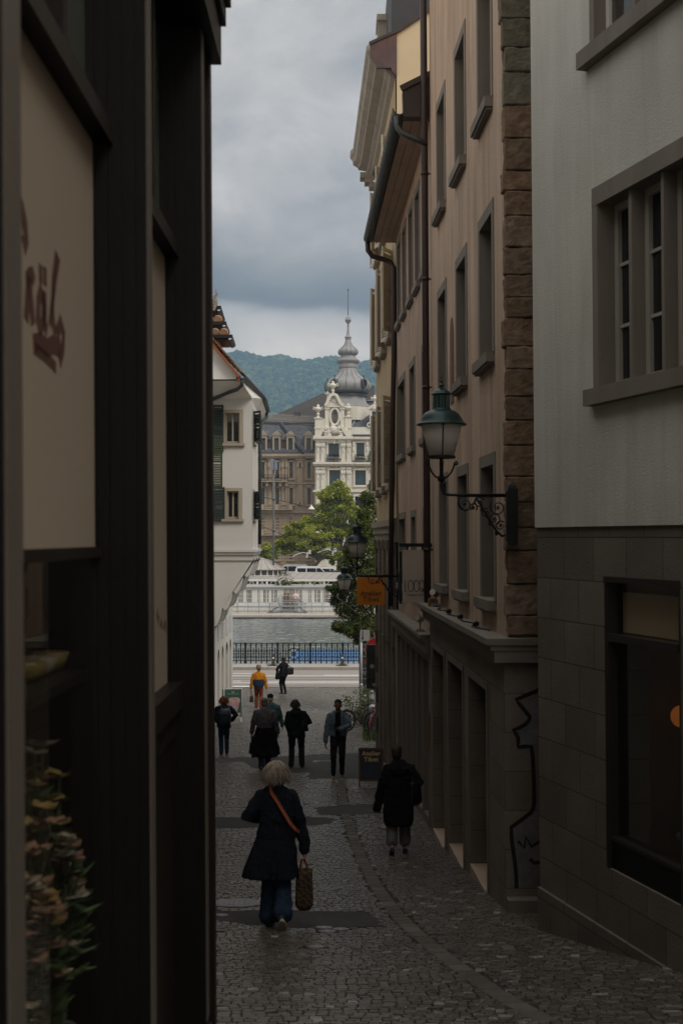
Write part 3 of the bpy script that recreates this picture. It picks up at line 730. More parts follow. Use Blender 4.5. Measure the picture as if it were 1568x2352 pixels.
mb.build('stone_front', shop_stone, qt, pf.M)
for h in holes:
    mb = MB(); mb.box(h[0]+.002, h[0]+.05, -.2, .062, h[2], h[3]); mb.box(h[1]-.05, h[1]-.002, -.2, .062, h[2], h[3]); mb.box(h[0]+.05, h[1]-.05, -.2, -.14, h[3]-.5, h[3]-.44); mb.box(h[0]+.05, h[1]-.05, -.2, -.12, h[2], h[2]+.25)
    w = mb.build('shop_window', stone_trim, qt, pf.M)
    mb = MB(); mb.box(h[0]+.05, h[1]-.05, -.22, -.19, h[2]+.2, h[3]); mb.build('pane', dark_glass, w, pf.M)
# orange notice beside a shop window
mb = MB(); a = pu(21.95); zz = zg(22)+1.35
mb.box(a, a+.2, .063, .069, zz, zz+.62); o = mb.build('notice_board', mat('faded_orange_card', (.22,.10,.03), .7, .15, 4, 40, 0), qt, pf.M); o['label'] = 'narrow orange menu notice'
# eaves: soffit, gutter, roof end
def q_(px, py, d): return P(px, py, d)
gn, gfar = P(917, 256, 21.8), P(846, 552, 29.4)
wn = Vector((X(985, 21.8)+.3, 21.8, gn.z+.02)); wfar = Vector((X(905, 29.4)+.1, 29.4, gfar.z-.02))
mb = MB(); npl = 5
for i in range(npl):
    a0, a1 = i/npl, (i+1)/npl-.012
    A = gn.lerp(wn, a0)+Vector((.1,0,-.04)); B = gn.lerp(wn, a1)+Vector((.1,0,-.04)); C = gfar.lerp(wfar, a1)+Vector((.1,0,-.04)); D = gfar.lerp(wfar, a0)+Vector((.1,0,-.04))
    up = Vector((0,0,.04)); mb.rings([[A,B,B+up,A+up],[D,C,C+up,D+up]])
mb.build('soffit', plank, qt)
mb = MB(); up = Vector((0,0,.5))
mb.rings([[gn+Vector((.06,0,.04)), wn+Vector((3,0,1.6)), wn+Vector((3,0,1.0)), wn+Vector((.5,0,.06)), gn+Vector((.1,0,.004))], [gfar+Vector((.06,0,.04)), wfar+Vector((3,0,1.6)), wfar+Vector((3,0,1.0)), wfar+Vector((.5,0,.06)), gfar+Vector((.1,0,.004))]])
mb.build('roof', clay, qt)
mb = MB(); D = 21.75; poly = [P(*q, D) for q in ((924,206),(978.6,178),(1010,161),(1010,267),(926,267))]
mb.add(poly+[p+Vector((0,.25,0)) for p in poly], [tuple(range(5)), (9,8,7,6,5)]+[(i,(i+1)%5,5+(i+1)%5,5+i) for i in range(5)])
mb.bar(poly[0]+Vector((-.03,-.02,.02)), poly[2]+Vector((0,-.02,.02)), .09, .05, (0,1,0)); mb.build('verge_board', copper_dark, qt)
mb = MB(); n = 9; rs = []; m_ = 26
for i in range(m_+1):
    c = gn.lerp(gfar, i/m_); ring = []
    for k, rr in ((0, .115), (1, .095)):
        seq = [pi+pi*j/(n-1) for j in range(n)]
        if k: seq = seq[::-1]
        ring += [c+Vector((rr*math.cos(a), 0, rr*math.sin(a)+.06)) for a in seq]
    rs.append(ring)
mb.rings(rs)
for i in range(0, m_+1, 1):
    c = gn.lerp(gfar, i/m_); mb.rings([[c+Vector((.122*math.cos(a), dy, .122*math.sin(a)+.06)) for a in [pi+pi*j/8 for j in range(9)]] for dy in (-.02,.02)], cap=False, closed=False)
mb.build('gutter', gutter_m, qt)
# downpipes: each belongs to the second house
pipe_m = mat('brown_downpipe', (.042,.026,.022), .42, .3, 3, 30, .1, metal=.4)
mb = MB(); un = UE-.05
pts = [pf.w(un, .10, z) for z in (10.4, 6, 4, 2, 0, -1.35)]
mb.tube(pts, .058, 12)
for z in (6.05, 4.3, 2.5, -.2): c = pf.w(un, .10, z); mb.lathe([(.066,-.03),(.066,.03)], 12, c); mb.bar(c, c+Vector((.12,0,0)), .02)
mb.build('downpipe', pipe_m, qt, smooth=True)
mb = MB(); e = pf.w(un, .10, Z(305, 21.8)-ZC)
mb.tube([P(911,268,21.78), P(912,290,21.75), P(920,303,21.7), P(938,312,21.68), P(962,322,21.66), P(976,328,21.65), e+Vector((0,0,-.15))], .05, 10); mb.build('swan_neck', gutter_m, qt, smooth=True)
mb = MB()
mb.tube([P(844,556,29.35), P(845,575,29.35), P(855,588,29.35), P(880,595,29.35), P(897,602,29.35), P(904.5,615,29.3), P(904.5,800,29.3), P(901,1000,29.3), P(898.5,1200,29.3), P(896.5,1393,29.3)], .058, 12)
mb.build('downpipe', pipe_m, qt, smooth=True)

# ------------------------------------------------------------------ cream house beyond
cf = Fr(1.25, 29.42, -.030, 1, -1, -.030, lean=-.004)
ct = thing('cream_house', cf.w(4, 0, -5.4), 'cream house with a heavy stone cornice and open grey shutters beyond the pink houses', 'house')
CU = 8.0
cw = [(a, a+.95, z, z+h) for a in (.9, 3.4, 5.9) for z, h in ((1.25, 2.0), (4.75, 1.9), (7.6, 1.6))]
mb = MB(); wall_grid(mb, 0, CU, 0.45, 10.38, [hole(*w) for w in cw]); mb.box(0, CU, -9, -.4, .45, 10.3)
mb.quad((CU,-.4,.45),(CU,0,.45),(CU,0,10.38),(CU,-.4,10.38)); mb.build('wall', cream2, ct, cf.M)
for i, w in enumerate(cw):
    window(cf, ct, *w, depth=.2, sill_out=.14, trim=sand_trim)
    for s in (0, 1):
        # shutter leaf hinged at the jamb, pushed open against its stay
        hu = w[0]-.09 if s == 0 else w[1]+.09; sg = -1 if s == 0 else 1
        ang = math.radians(28 if s == 0 else 16)
        mb = MB(); L_ = .5
        Mx = cf.M @ Matrix.Translation((hu, .03, w[2])) @ Matrix.Rotation(ang*sg, 4, 'Z')
        H = w[3]-w[2]
        a, b = (0, sg*L_) if sg > 0 else (sg*L_, 0)
        mb.box(a, a+.06, 0, .04, 0, H); mb.box(b-.06, b, 0, .04, 0, H); mb.box(a+.06, b-.06, 0, .04, 0, .08); mb.box(a+.06, b-.06, 0, .04, H-.08, H); mb.box(a+.06, b-.06, 0, .04, H*.5-.04, H*.5+.04)
        z = .1
        while z < H-.1: mb.obox(((a+b)/2, .02, z), (L_-.12, .008, .05), rx=.6); z += .055
        mb.build('shutter', shutter_grey, ct, Mx)
# end wall over the lower roof, mansard, copper capped cornice
mb = MB(); mb.box(.0, 6, -.2, .0, 3, 9.2); ef = Fr(1.25, 29.40, 1, 0, 0, -1)
poly = [ef.uz(*q) for q in ((911,600),(911,71),(978,27),(1080,-40),(1080,600))]
mb = MB(); mb.slab(poly, .3, Matrix.Translation((0,-.3,0))); mb.build('end_wall', cream, ct, ef.M)
mb = MB(); poly = [ef.uz(*q) for q in ((899,82),(899,-140),(1100,-140),(1100,-52),(978,26),(914,69),(914,82))]
mb.slab(poly, 7.8, Matrix.Translation((0,-8.0,0))); mb.build('mansard_roof', mat('dark_slate_roof', (.035,.035,.038), .6, .2, 4, 30, .2), ct, ef.M)
mb = MB(); v0, v1 = ef.uz(914,71), ef.uz(1085,-44); mb.bar((v0[0],.02,v0[1]),(v1[0],.02,v1[1]),.07,.08,(0,1,0)); v2 = ef.uz(848,100); mb.bar((v2[0],.02,v2[1]),(v0[0],.02,v0[1]),.06,.1,(0,1,0)); mb.build('roof_flashing', copper_dark, ct, ef.M)
prof = [ef.uz(*q) for q in ((849,101),(911,73),(911,175),(900,163),(898,156),(864,156),(860,140),(852,123))]
mb = MB(); mb.slab(prof, .1, Matrix.Translation((0,-.06,0))); mb.build('cornice_cap', copper_rust, ct, ef.M)
mb = MB()
def corn(u, s=1.0):
    return [cf.w(u, n*s, z) for n, z in ((0,10.40-.05),(.1,10.4),(.12,10.5),(.2,10.55),(.22,10.62),(.42,10.66),(.44,10.72),(.56,10.8),(.58,10.92),(.64,11.0),(.64,11.12),(.5,11.25),(0,11.35))]
mb.rings([corn(.12), corn(CU-.1), corn(CU+.1, 1.1), corn(CU+.45, 1.1)])
for k in range(3): mb.obox(cf.w(CU-.25+k*.02, .3-.1*k, 10.27-.13*k), (.3-.06*k,.5,.14))
mb.build('cornice', mat('grey_cornice', (.30,.275,.24), .8, .15, 3, 30, .2, streak=.5), ct)
mb = MB(); mb.box(-.02, CU, -.1, .16, .27, .42); mb.box(-.02, CU, -.1, .11, .1, .27); mb.box(-.02, CU, -.1, .06, -.1, .1); mb.build('string_course', sand_trim, ct, cf.M)
holes = [(a, a+1.1, -5.6, -.7) for a in (.55, 2.3, 4.05, 5.8)]
mb = MB(); wall_grid(mb, 0, CU, -7.2, .3, holes, .02); mb.box(0, CU, -9, -.5, -7.2, .45)
for h in holes: mb.quad((h[0],.02,h[2]),(h[0],-.4,h[2]),(h[0],-.4,h[3]),(h[0],.02,h[3])); mb.quad((h[1],.02,h[2]),(h[1],-.4,h[2]),(h[1],-.4,h[3]),(h[1],.02,h[3])); mb.quad((h[0],.02,h[3]),(h[0],-.4,h[3]),(h[1],-.4,h[3]),(h[1],.02,h[3]))
for u in (.2, 1.95, 3.7, 5.45, 7.2): mb.box(u, u+.14, .02, .09, -7.2, -.3); mb.box(u-.03, u+.17, .02, .13, -.3, -.05); mb.box(u-.03,u+.17,.02,.12,-2.6,-2.45)
mb.quad((CU,-.5,-7.2),(CU,.02,-7.2),(CU,.02,.3),(CU,-.5,.3)); mb.build('stone_front', shop_stone, ct, cf.M)
for h in holes:
    mb = MB(); mb.box(h[0], h[1], -.3, -.26, h[2], h[3]); w = mb.build('shop_window', dark_glass, ct, cf.M)
    mb = MB(); mb.box(h[0], h[0]+.07, -.26, -.2, h[2], h[3]); mb.box(h[1]-.07, h[1], -.26, -.2, h[2], h[3]); mb.box(h[0]+.07, h[1]-.07, -.26, -.2, -2.2, -2.1); mb.box(h[0]+.5, h[0]+.56, -.26, -.21, h[2], -2.2); mb.build('frame', stone_trim, w, cf.M)
# chimney on the cream house
mb = MB(); c0 = P(882, 82, 33); mb.box(c0.x-.17, c0.x+.3, 32.6, 33.4, c0.z-.8, Z(58,33)); mb.box(c0.x-.2, c0.x+.35, 32.5, 33.5, Z(62,33), Z(49,33)); mb.box(c0.x-.16,c0.x+.3,32.55,33.45,Z(49,33),Z(47,33)); mb.build('chimney', mat('grey_cornice',(0,0,0)), ct)
# ------------------------------------------------------------------ dark shop front, close on the left
lf = Fr(-.70, 0, 0, 1, 1, 0, lean=-.0058)
lt = thing('shop_building', lf.w(4, 0, -2.8), 'dark timber shop front close on the left with flowers in its window', 'shop')
EN = 6.66
pil = [(.85, .98), (2.53, 2.67), (4.42, 4.53), (6.2, 6.31)]
pil_face = mat('taupe_pilaster_stone', (.075,.062,.05), .5, .2, 2, 40, .15)
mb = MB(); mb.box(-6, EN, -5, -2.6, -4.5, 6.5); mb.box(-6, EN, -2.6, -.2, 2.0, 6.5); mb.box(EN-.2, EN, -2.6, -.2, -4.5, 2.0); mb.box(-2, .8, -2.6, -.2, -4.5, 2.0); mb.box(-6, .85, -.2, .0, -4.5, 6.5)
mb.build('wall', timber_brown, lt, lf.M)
mb = MB(); mb.box(.8, EN-.2, -2.6, -.14, -4.5, -2.72+.0); mb.build('inner_floor', timber_brown, lt, lf.M)
for a, b in pil:
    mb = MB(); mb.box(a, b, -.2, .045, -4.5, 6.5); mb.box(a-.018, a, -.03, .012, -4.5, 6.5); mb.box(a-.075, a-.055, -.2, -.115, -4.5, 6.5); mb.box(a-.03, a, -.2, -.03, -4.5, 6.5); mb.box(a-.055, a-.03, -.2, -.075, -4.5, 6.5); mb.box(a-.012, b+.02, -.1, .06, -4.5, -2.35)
    p = mb.build('pilaster', timber_black, lt, lf.M)
    mb = MB(); mb.box(a+.012, b, .045, .05, -2.3, 6.5); mb.build('front_strip', pil_face, p, lf.M)
mb = MB(); mb.box(EN-.10, EN, -.2, .05, -4.5, 6.5); mb.box(EN-.12,EN-.10,-.2,0,-4.5,6); mb.build('pilaster', timber_brown, lt, lf.M)
# cornice and fascia at the far end
mb = MB(); mb.box(.85, EN+.02, -.2, .10, 2.42, 2.62); mb.box(.85, EN+.03, -.2, .125, 2.62, 2.72); mb.box(.85, EN+.04, -.2, .15, 2.72, 2.9); mb.box(.85, EN, -.2, .09, 2.9, 6.5); mb.build('cornice', timber_black, lt, lf.M)
shop_glass = mat_glass_clear('shop_glass', (.93,.92,.88), .02)
up_glass = mat_glass_dark('green_black_glass', (.055,.065,.05), .08)
bays = [(.98, 2.53), (2.67, 4.42), (4.53, 6.2), (6.31, EN-.1)]
for i, (a, b) in enumerate(bays):
    ptop = 1.32; pbot = -.03 if i < 2 else -.68
    mb = MB(); mb.box(a, b, -.19, -.06, ptop, ptop+.07); m1 = a+(b-a)*.62
    mb.box(m1, m1+.06, -.19, -.09, ptop+.07, 2.42); mb.box(b-.05, b, -.19, -.1, pbot-.03, 2.42)
    mb.box(a, b, -.17, -.10, pbot-.035, pbot) if i < 2 else mb.box(a, b, -.19, -.05, pbot-.12, pbot)
    if i >= 2: mb.box(a, b, -.19, -.08, pbot-.25, pbot-.12); mb.box(a, b, -.19, -.1, -4.5, pbot-.25)
    fr_ = mb.build('shop_frame', timber_brown, lt, lf.M)
    mb = MB(); mb.box(a, b, -.15, -.145, ptop+.07, 2.42); mb.build('pane', up_glass, fr_, lf.M)
    mb = MB(); mb.box(a, b, -.135, -.12, pbot, ptop); mb.build('sign_panel', blind, lt, lf.M)
    if i < 2:
        mb = MB(); mb.box(a, b, -.13, -.124, -2.05, pbot-.03); mb.build('pane', shop_glass, lt, lf.M)
        mb = MB(); mb.box(a, b, -.2, -.09, -4.5, -2.05); mb.box(a, b, -.2, -.07, -2.1, -2.05); mb.build('stall_riser', timber_black, lt, lf.M)
# script lettering on the panel, read from the street: end of a brown painted word
letter = mat('brown_script_paint', (.062,.024,.017), .7, .1, 5, 40, 0)
mb = MB(); n0, n1 = -.121, -.1188
def sp(px, py): return lf.uz(px, py, -.115)
def stroke(pts, w): mb.ribbon([sp(*p) for p in pts], w*1.1, n0, n1)
# tall flourish cut by the frame, then r, a with two dots, l and the long underline
stroke([(44,455),(54,480),(62,520),(64,548),(58,565)], .05)
stroke([(64,735),(66,700),(68,660),(66,640),(72,650),(76,700),(80,745)], .045); stroke([(66,650),(70,632),(78,628),(82,648)], .04)
stroke([(103,690),(97,668),(92,690),(91,735),(96,758),(103,735),(105,690),(105,668),(106,740),(112,760)], .045)
for q in ((97,628),(107,634)): c = sp(*q); mb.ribbon([(c[0]-.02,c[1]),(c[0]+.02,c[1])], .05, n0, n1)
stroke([(118,745),(130,640),(138,590),(133,585),(126,640),(124,720),(130,770)], .036)
stroke([(134,768),(143,740),(149,765),(148,795),(140,830)], .045)
stroke([(80,790),(98,785),(112,800),(126,790),(142,800)], .05); stroke([(84,800),(104,815),(124,835),(132,845)], .03)
o = mb.build('lettering', letter, lt, lf.M); o['label'] = 'end of a brown brush script word on the taupe panel'
mb = MB()
stroke([(362,1420),(364,1400),(366,1432),(368,1415)], .02); stroke([(370,1440),(373,1425),(375,1445)], .02); stroke([(378,1445),(381,1428),(384,1450)], .02)
mb.build('lettering', letter, lt, lf.M)
# flower bunches standing in buckets inside the window
petal = [mat('petal_'+n, c, .7, .2, 6, 40, 0) for n, c in (('white',(.36,.33,.27)),('rose',(.30,.18,.13)),('ochre',(.30,.22,.08)),('grey',(.27,.28,.25)))]
leaf_i = mat('bouquet_leaf', (.05,.08,.03), .6, .3, 6, 40, 0)
def bouquet(u, n, z, r, h, mix, lab):
    t = thing('flower_bunch', lf.w(u, n, z), lab, 'flowers', 'flower bunches in the shop window')
    mb = MB(); mb.lathe([(.06,0),(.08,.26),(.085,.27),(.075,.27),(.06,.02)], 14, lf.w(u,n,z)); mb.build('bucket', galv, t)
    lm = MB(); heads = [MB() for _ in petal]; c0 = lf.w(u, n, z+.24)
    for k in range(60):
        a = R.uniform(0, 2*pi); rr = r*math.sqrt(R.random()); hh = h*R.uniform(.45, 1)*(1-.3*(rr/r)**2)
        e = c0+Vector((rr*.5*math.cos(a), rr*math.sin(a), hh)); b = c0+Vector((rr*.15*math.cos(a), rr*.2*math.sin(a), -.05))
        lm.tube([b, (b+e)/2+Vector((0,0,.03)), e], .004, 4)
        for q in range(4):
            p = b.lerp(e, R.uniform(.5,.95)); d = Vector((R.uniform(-1,1),R.uniform(-1,1),R.uniform(.0,.7))).normalized()*R.uniform(.06,.13); s = d.cross(Vector((0,0,1))).normalized()*.02
            lm.add([p, p+d*.5+s, p+d, p+d*.5-s], [(0,1,2,3)])
        hm = heads[R.choice(mix)]; s = R.uniform(.03,.055)
        for q in range(6):
            aa = q*pi/3+R.random(); d = Vector((math.cos(aa),math.sin(aa),R.uniform(.1,.6)))*s; w = Vector((-math.sin(aa),math.cos(aa),0))*s*.55
            hm.add([e, e+d*.6+w, e+d*1.15, e+d*.6-w], [(0,1,2,3)])
    lm.build('foliage', leaf_i, t)
    for hm, m in zip(heads, petal):
        if hm.v: hm.build('flower_heads', m, t)
t = thing('display_stand', lf.w(4.0, -.3, -2.7), 'dark stepped stand carrying the flower buckets in the shop window', 'stand')
mb = MB(); mb.box(3.3, 4.40, -.7, -.15, -2.72, -1.85); mb.box(3.3, 4.40, -.75, -.45, -1.85, -1.6); mb.build('steps', timber_brown, t, lf.M)
bouquet(4.2, -.245, -1.85, .17, .80, [0,0,3,1], 'white and grey flower bunch in a bucket behind the shop glass')
bouquet(3.95, -.245, -1.85, .15, .62, [1,1,2,0], 'low rose and ochre flower bunch nearest the street in the shop window')
bouquet(4.3, -.30, -1.85, .15, 1.0, [2,0,2], 'tall ochre mixed flower bunch beside the black pillar in the window')
bouquet(4.1, -.55, -1.6, .2, .5, [1,0], 'rose and white flower bunch on the back step of the stand')
t = thing('display_shelf', lf.w(4, -.3, -.4), 'narrow display shelf with round bowls across the shop window', 'shelf')
mb = MB(); mb.box(3.3, 4.4, -.42, -.15, -.47, -.44); mb.build('board', timber_brown, t, lf.M)
for uq in (3.35, 4.36):
    mb = MB(); mb.box(uq-.012, uq+.012, -.42, -.39, -1.86, -.47); mb.build('leg', timber_brown, t, lf.M)
for k, (uq, c) in enumerate(((3.98,'ochre'),(4.15,'white'),(4.31,'ochre'))):
    mb = MB(); mb.lathe([(.03,0),(.045,.02),(.06,.06),(.055,.062),(.035,.025),(.01,.02)], 16, (uq,-.26,-.439))
    tag(mb.build('bowl', mat('dim_bowl_'+c, (.16,.13,.05) if c == 'ochre' else (.2,.18,.15), .5, .3, 8, 40, 0), None, lf.M, smooth=True), ['ochre bowl at the near end of the shop window shelf','pale bowl in the middle of the shop window shelf','ochre bowl at the far end of the shop window shelf'][k], 'bowl', 'bowls on the shelf in the shop window')

# unseen plain house, added behind the shop front to block light from the lane
hf = Fr(-1.15, 8.0, -3.55, 38, 1, .0934)
ht = thing('light_block_house', hf.w(19, 0, -4.5), 'plain grey plastered house hidden behind the dark shop front', 'house')
hw = [(a, a+1.0, z, z+1.6) for a in (2, 5.5, 9, 12.5, 16, 19.5, 23, 26.5, 30) for z in (-1, 2.2)]
mb = MB(); wall_grid(mb, 0, 34, -7.5, 5.2, [hole(*w) for w in hw]); mb.box(0, 34, -4, -.4, -7.5, 5.2); mb.quad((0,-.4,-7.5),(0,0,-7.5),(0,0,5.2),(0,-.4,5.2)); mb.build('wall', mat('plain_plaster', (.4,.38,.34), .95, .1, 1, 50, .3), ht, hf.M)
for w in hw: window(hf, ht, *w, trim=sand_trim)

# ------------------------------------------------------------------ white house with the bay (oriel)
wt = thing('white_house', (-5.6, 52, G(50)), 'white plastered house with a jutting bay, green shutters and tiled roof', 'house')
bf = Fr(X(578, 50), 50, -1, 0, 0, -1)        # front of the bay, u to the left
sf = Fr(X(578, 50), 50, .0, 1, 1, 0)          # its street side, u away
Zb, Zt = (HZ-1262)/K*50, (HZ-916)/K*50
def bw(px, py): return bf.uz(px, py)
fw = []
for x0, x1, y0, y1 in ((517.5,550,948,1018),(521,548,1128,1192)):
    a, b = bw(x1, y1), bw(x0, y0); fw.append((a[0], b[0], a[1], b[1]))
BD = 3.6
mb = MB(); wall_grid(mb, 0, 3.2, Zb, Zt+.1, [hole(*w, jamb=.14, lint=.12) for w in fw]); mb.box(0, 3.2, -BD, -.3, Zb, Zt+.1)
mb.build('bay_front', white_plaster, wt, bf.M)
sw = [(.55, 1.55, fw[0][2]+.1, fw[0][3]+.1), (.55, 1.55, fw[1][2], fw[1][3])]
mb = MB(); wall_grid(mb, 0, BD, Zb, Zt+.1, [hole(*w, jamb=.1, lint=.1) for w in sw], .004); mb.build('bay_side', white_plaster, wt, sf.M)
for w in fw: window(bf, wt, *w, depth=.2, jamb=.14, lint=.12, sill=.10, sill_ext=.2, trim=sand_trim, wood=sand_trim, bars=(1, 0))
for w in sw: window(sf, wt, *w, depth=.2, jamb=.1, lint=.1, sill=.10, trim=sand_trim)
def louvre(fr, u0, u1, z0, z1, m_, ang, hinge, par=wt, step=.06):
    H = z1-z0; L_ = abs(u1-u0); sg = 1 if u1 > u0 else -1
    Mx = fr.M @ Matrix.Translation((hinge, .03, z0)) @ Matrix.Rotation(ang*sg, 4, 'Z'); a, b = (0, L_) if sg > 0 else (-L_, 0)
    mb = MB(); mb.box(a, a+.06, 0, .045, 0, H); mb.box(b-.06, b, 0, .045, 0, H)
    for zc in (.04, H*.5, H-.04): mb.box(a+.06, b-.06, 0, .044, zc-.04, zc+.04)
    z = .11
    while z < H-.1:
        if abs(z-H*.5) > .07: mb.obox(((a+b)/2, .022, z), (L_-.12, .01, step*.95), rx=.7)
        z += step
    return mb.build('shutter', m_, par, Mx)
for w in sw:
    louvre(sf, 0, -.5, w[2], w[3], shutter_dark, .6, w[0]-.08); louvre(sf, 0, .5, w[2], w[3], shutter_dark, .35, w[1]+.08)
# near shutters of a further window on the wall left of the bay
lw = Fr(X(497, 47.5), 47.5, .06, 1, 1, -.06)
a = lw.uz(497, 1235)
louvre(bf, 0, .42, fw[1][2]-.1, fw[1][3]+.15, shutter_dark, .15, bf.u(516, 1160)); louvre(bf, 0, .42, fw[0][2]-.35, fw[0][3]+.3, shutter_dark, .15, bf.u(513, 985))
df = Fr(X(511, 46.6), 46.6, -1, 0, 0, -1)
louvre(df, 0, .6, (HZ-1120)/K*46.6, (HZ-1000)/K*46.6, shutter_green, 0, .0)
# cornice under the bay and corbels
mb = MB()
for z0, z1, o in ((Zb-.10, Zb, .16), (Zb-.2, Zb-.1, .11), (Zb-.42, Zb-.2, .05)):
    mb.box(X(578,50)-3.2, X(578,50)+o, 50-o, 50+BD, ZC+z0, ZC+z1)
mb.build('bay_cornice', white_plaster, wt)
SX = -5.0
for k, d in enumerate((50.0, 51.6, 53.1)):
    mb = MB(); pts = [(X(585,50), ZC+Zb-.42)]; xa, xb = X(585,50), SX+.03; n = 4; za, zb_ = ZC+Zb-.42, Z(1440, 50)
    for i in range(n):
        for j in range(6):
            t = j/5; cx = xa+(xb-xa)*(i+t)/n; cz = za+(zb_-za)*((i+t)/n)**1.0
            pts.append((cx-.0, cz+.10-.34*math.sin(pi*t)**.7))
    pts += [(xb, zb_-.15), (xb, ZC+Zb-.42)]
    mb.slab(pts, .42, Matrix.Translation((0, d, 0))); mb.build('corbel', white_plaster, wt)
# ground floor street wall with slits, plaques and arches
gfw = Fr(SX, 44, 0, 1, 1, 0)
arch = []; slit = []
for i, (a, b) in enumerate(((499,504.6),(508.6,513.8),(517.9,523.7),(526.5,531.3))):
    ua, ub = gfw.u(a), gfw.u(b); arch.append((ua, ub, -9, -4.55))
    slit.append((ua+.25, ua+.6, -3.1, -1.55))
mb = MB(); wall_grid(mb, 0, 16.1, -7.6, Zb-.2, arch+slit); 
for ua, ub, z0, z1 in arch:   # arch heads
    n = 10; c = (ua+ub)/2; r = (ub-ua)/2; ring = [(c+r*math.cos(pi-pi*j/n), z1-0*r+0*j) for j in range(n+1)]
    for j in range(n):
        t0, t1 = pi-pi*j/n, pi-pi*(j+1)/n
        mb.quad((c+r*math.cos(t0),.0,z1-.6+.6*math.sin(t0)),(c+r*math.cos(t1),.0,z1-.6+.6*math.sin(t1)),(c+r*math.cos(t1),.0,z1),(c+r*math.cos(t0),.0,z1))
        mb.quad((c+r*math.cos(t0),.0,z1-.6+.6*math.sin(t0)),(c+r*math.cos(t1),.0,z1-.6+.6*math.sin(t1)),(c+r*math.cos(t1),-.6,z1-.6+.6*math.sin(t1)),(c+r*math.cos(t0),-.6,z1-.6+.6*math.sin(t0)))
    for q in (ua, ub): mb.quad((q,0,-7.6),(q,-.6,-7.6),(q,-.6,z1-.6),(q,0,z1-.6))
mb.box(0, 16.1, -6, -.62, -7.6, Zb-.2); mb.quad((16.1,-.62,-7.6),(16.1,0,-7.6),(16.1,0,Zb-.2),(16.1,-.62,Zb-.2)); mb.quad((0,-.62,-7.6),(0,0,-7.6),(0,0,Zb-.2),(0,-.62,Zb-.2))
mb.build('street_wall', mat('pale_stone_wall', (.50,.48,.44), .9, .1, 2, 50, .3), wt, gfw.M)
for ua, ub, z0, z1 in arch:
    mb = MB(); mb.box(ua, ub, -.61, -.55, -7.6, z1); w = mb.build('arched_window', dark_glass, wt, gfw.M)
    mb = MB(); c = (ua+ub)/2; mb.box(c-.04, c+.04, -.55, -.5, -7.6, z1-.02); mb.box(ua, c-.04, -.55, -.5, -5.2, -5.12); mb.box(c+.04, ub, -.55, -.5, -5.2, -5.12); mb.build('frame', iron, w, gfw.M)
for ua, ub, z0, z1 in slit:
    mb = MB(); mb.box(ua, ub, -.2, -.16, z0, z1); w = mb.build('window', dark_glass, wt, gfw.M)
for i, (ua, ub, z0, z1) in enumerate(arch):
    mb = MB(); mb.box(ua+.1, ub-.0, 0.002, .03, -4.2, -3.45); mb.box(ua+.16, ub-.06, .03, .038, -4.12, -3.53); mb.build('plaque', mat('pale_plaque', (.45,.46,.46), .7, .1, 3, 30, .1), wt, gfw.M)
# upper wall between bay and far end
mb = MB(); mb.box(SX-4, SX, 53.6, 60.1, ZC+Zb-.2, ZC+Zt); mb.box(SX-6, SX-.9, 44, 53.6, ZC+Zb-.2, ZC+Zt+1.4); mb.build('upper_wall', white_plaster, wt)
# gable, soffit, roof
ga = P(486, 783, 48.8); gb = P(553, 862, 48.8); g2 = P(553, 874, 48.8); ge = P(604, 913, 53)
mb = MB(); poly = [P(470,874,48.8), P(551,874,48.8), P(548,860,48.8), P(470,770,48.8)]
mb.add(poly+[p+Vector((0,.15,0)) for p in poly], [(0,1,2,3),(7,6,5,4),(0,4,5,1),(1,5,6,2),(2,6,7,3),(3,7,4,0)]); mb.build('gable_panel', white_wood, wt)
mb = MB(); a, b = P(470, 771, 48.7), P(550, 866, 48.7); mb.bar(a, b, .1, .34, (0,1,0)); mb.bar(P(547,861,48.7),P(547,876,48.7),.14,.1); mb.build('bargeboard', rust_board, wt)
wl = Vector((X(578,50)-4, 50.02, ZC+Zt)); wr = Vector((X(578,50)+.02, 50.02, ZC+Zt)); wr2 = Vector((X(578,50)+.02, 53.6, ZC+Zt-.1))
mb = MB(); A = [P(460,874,48.8), P(552,874,48.8), wr, wl]; up = Vector((0,0,.05)); mb.add(A+[p+up for p in A], [(0,1,2,3),(7,6,5,4),(0,4,5,1),(1,5,6,2),(2,6,7,3),(3,7,4,0)])
B = [P(552,874,48.8), ge+Vector((0,0,-.1)), wr2, wr]; mb.add(B+[p+up for p in B], [(0,1,2,3),(7,6,5,4),(0,4,5,1),(1,5,6,2),(2,6,7,3),(3,7,4,0)])
g3 = P(613, 942, 56.5); C = [ge+Vector((0,0,-.1)), g3+Vector((0,0,-.08)), Vector((X(592,56.5), 56.5, ZC+Zt-.5)), wr2]; mb.add(C+[p+up for p in C], [(0,1,2,3),(7,6,5,4),(0,4,5,1),(1,5,6,2),(2,6,7,3),(3,7,4,0)])
mb.build('soffit', white_wood, wt)
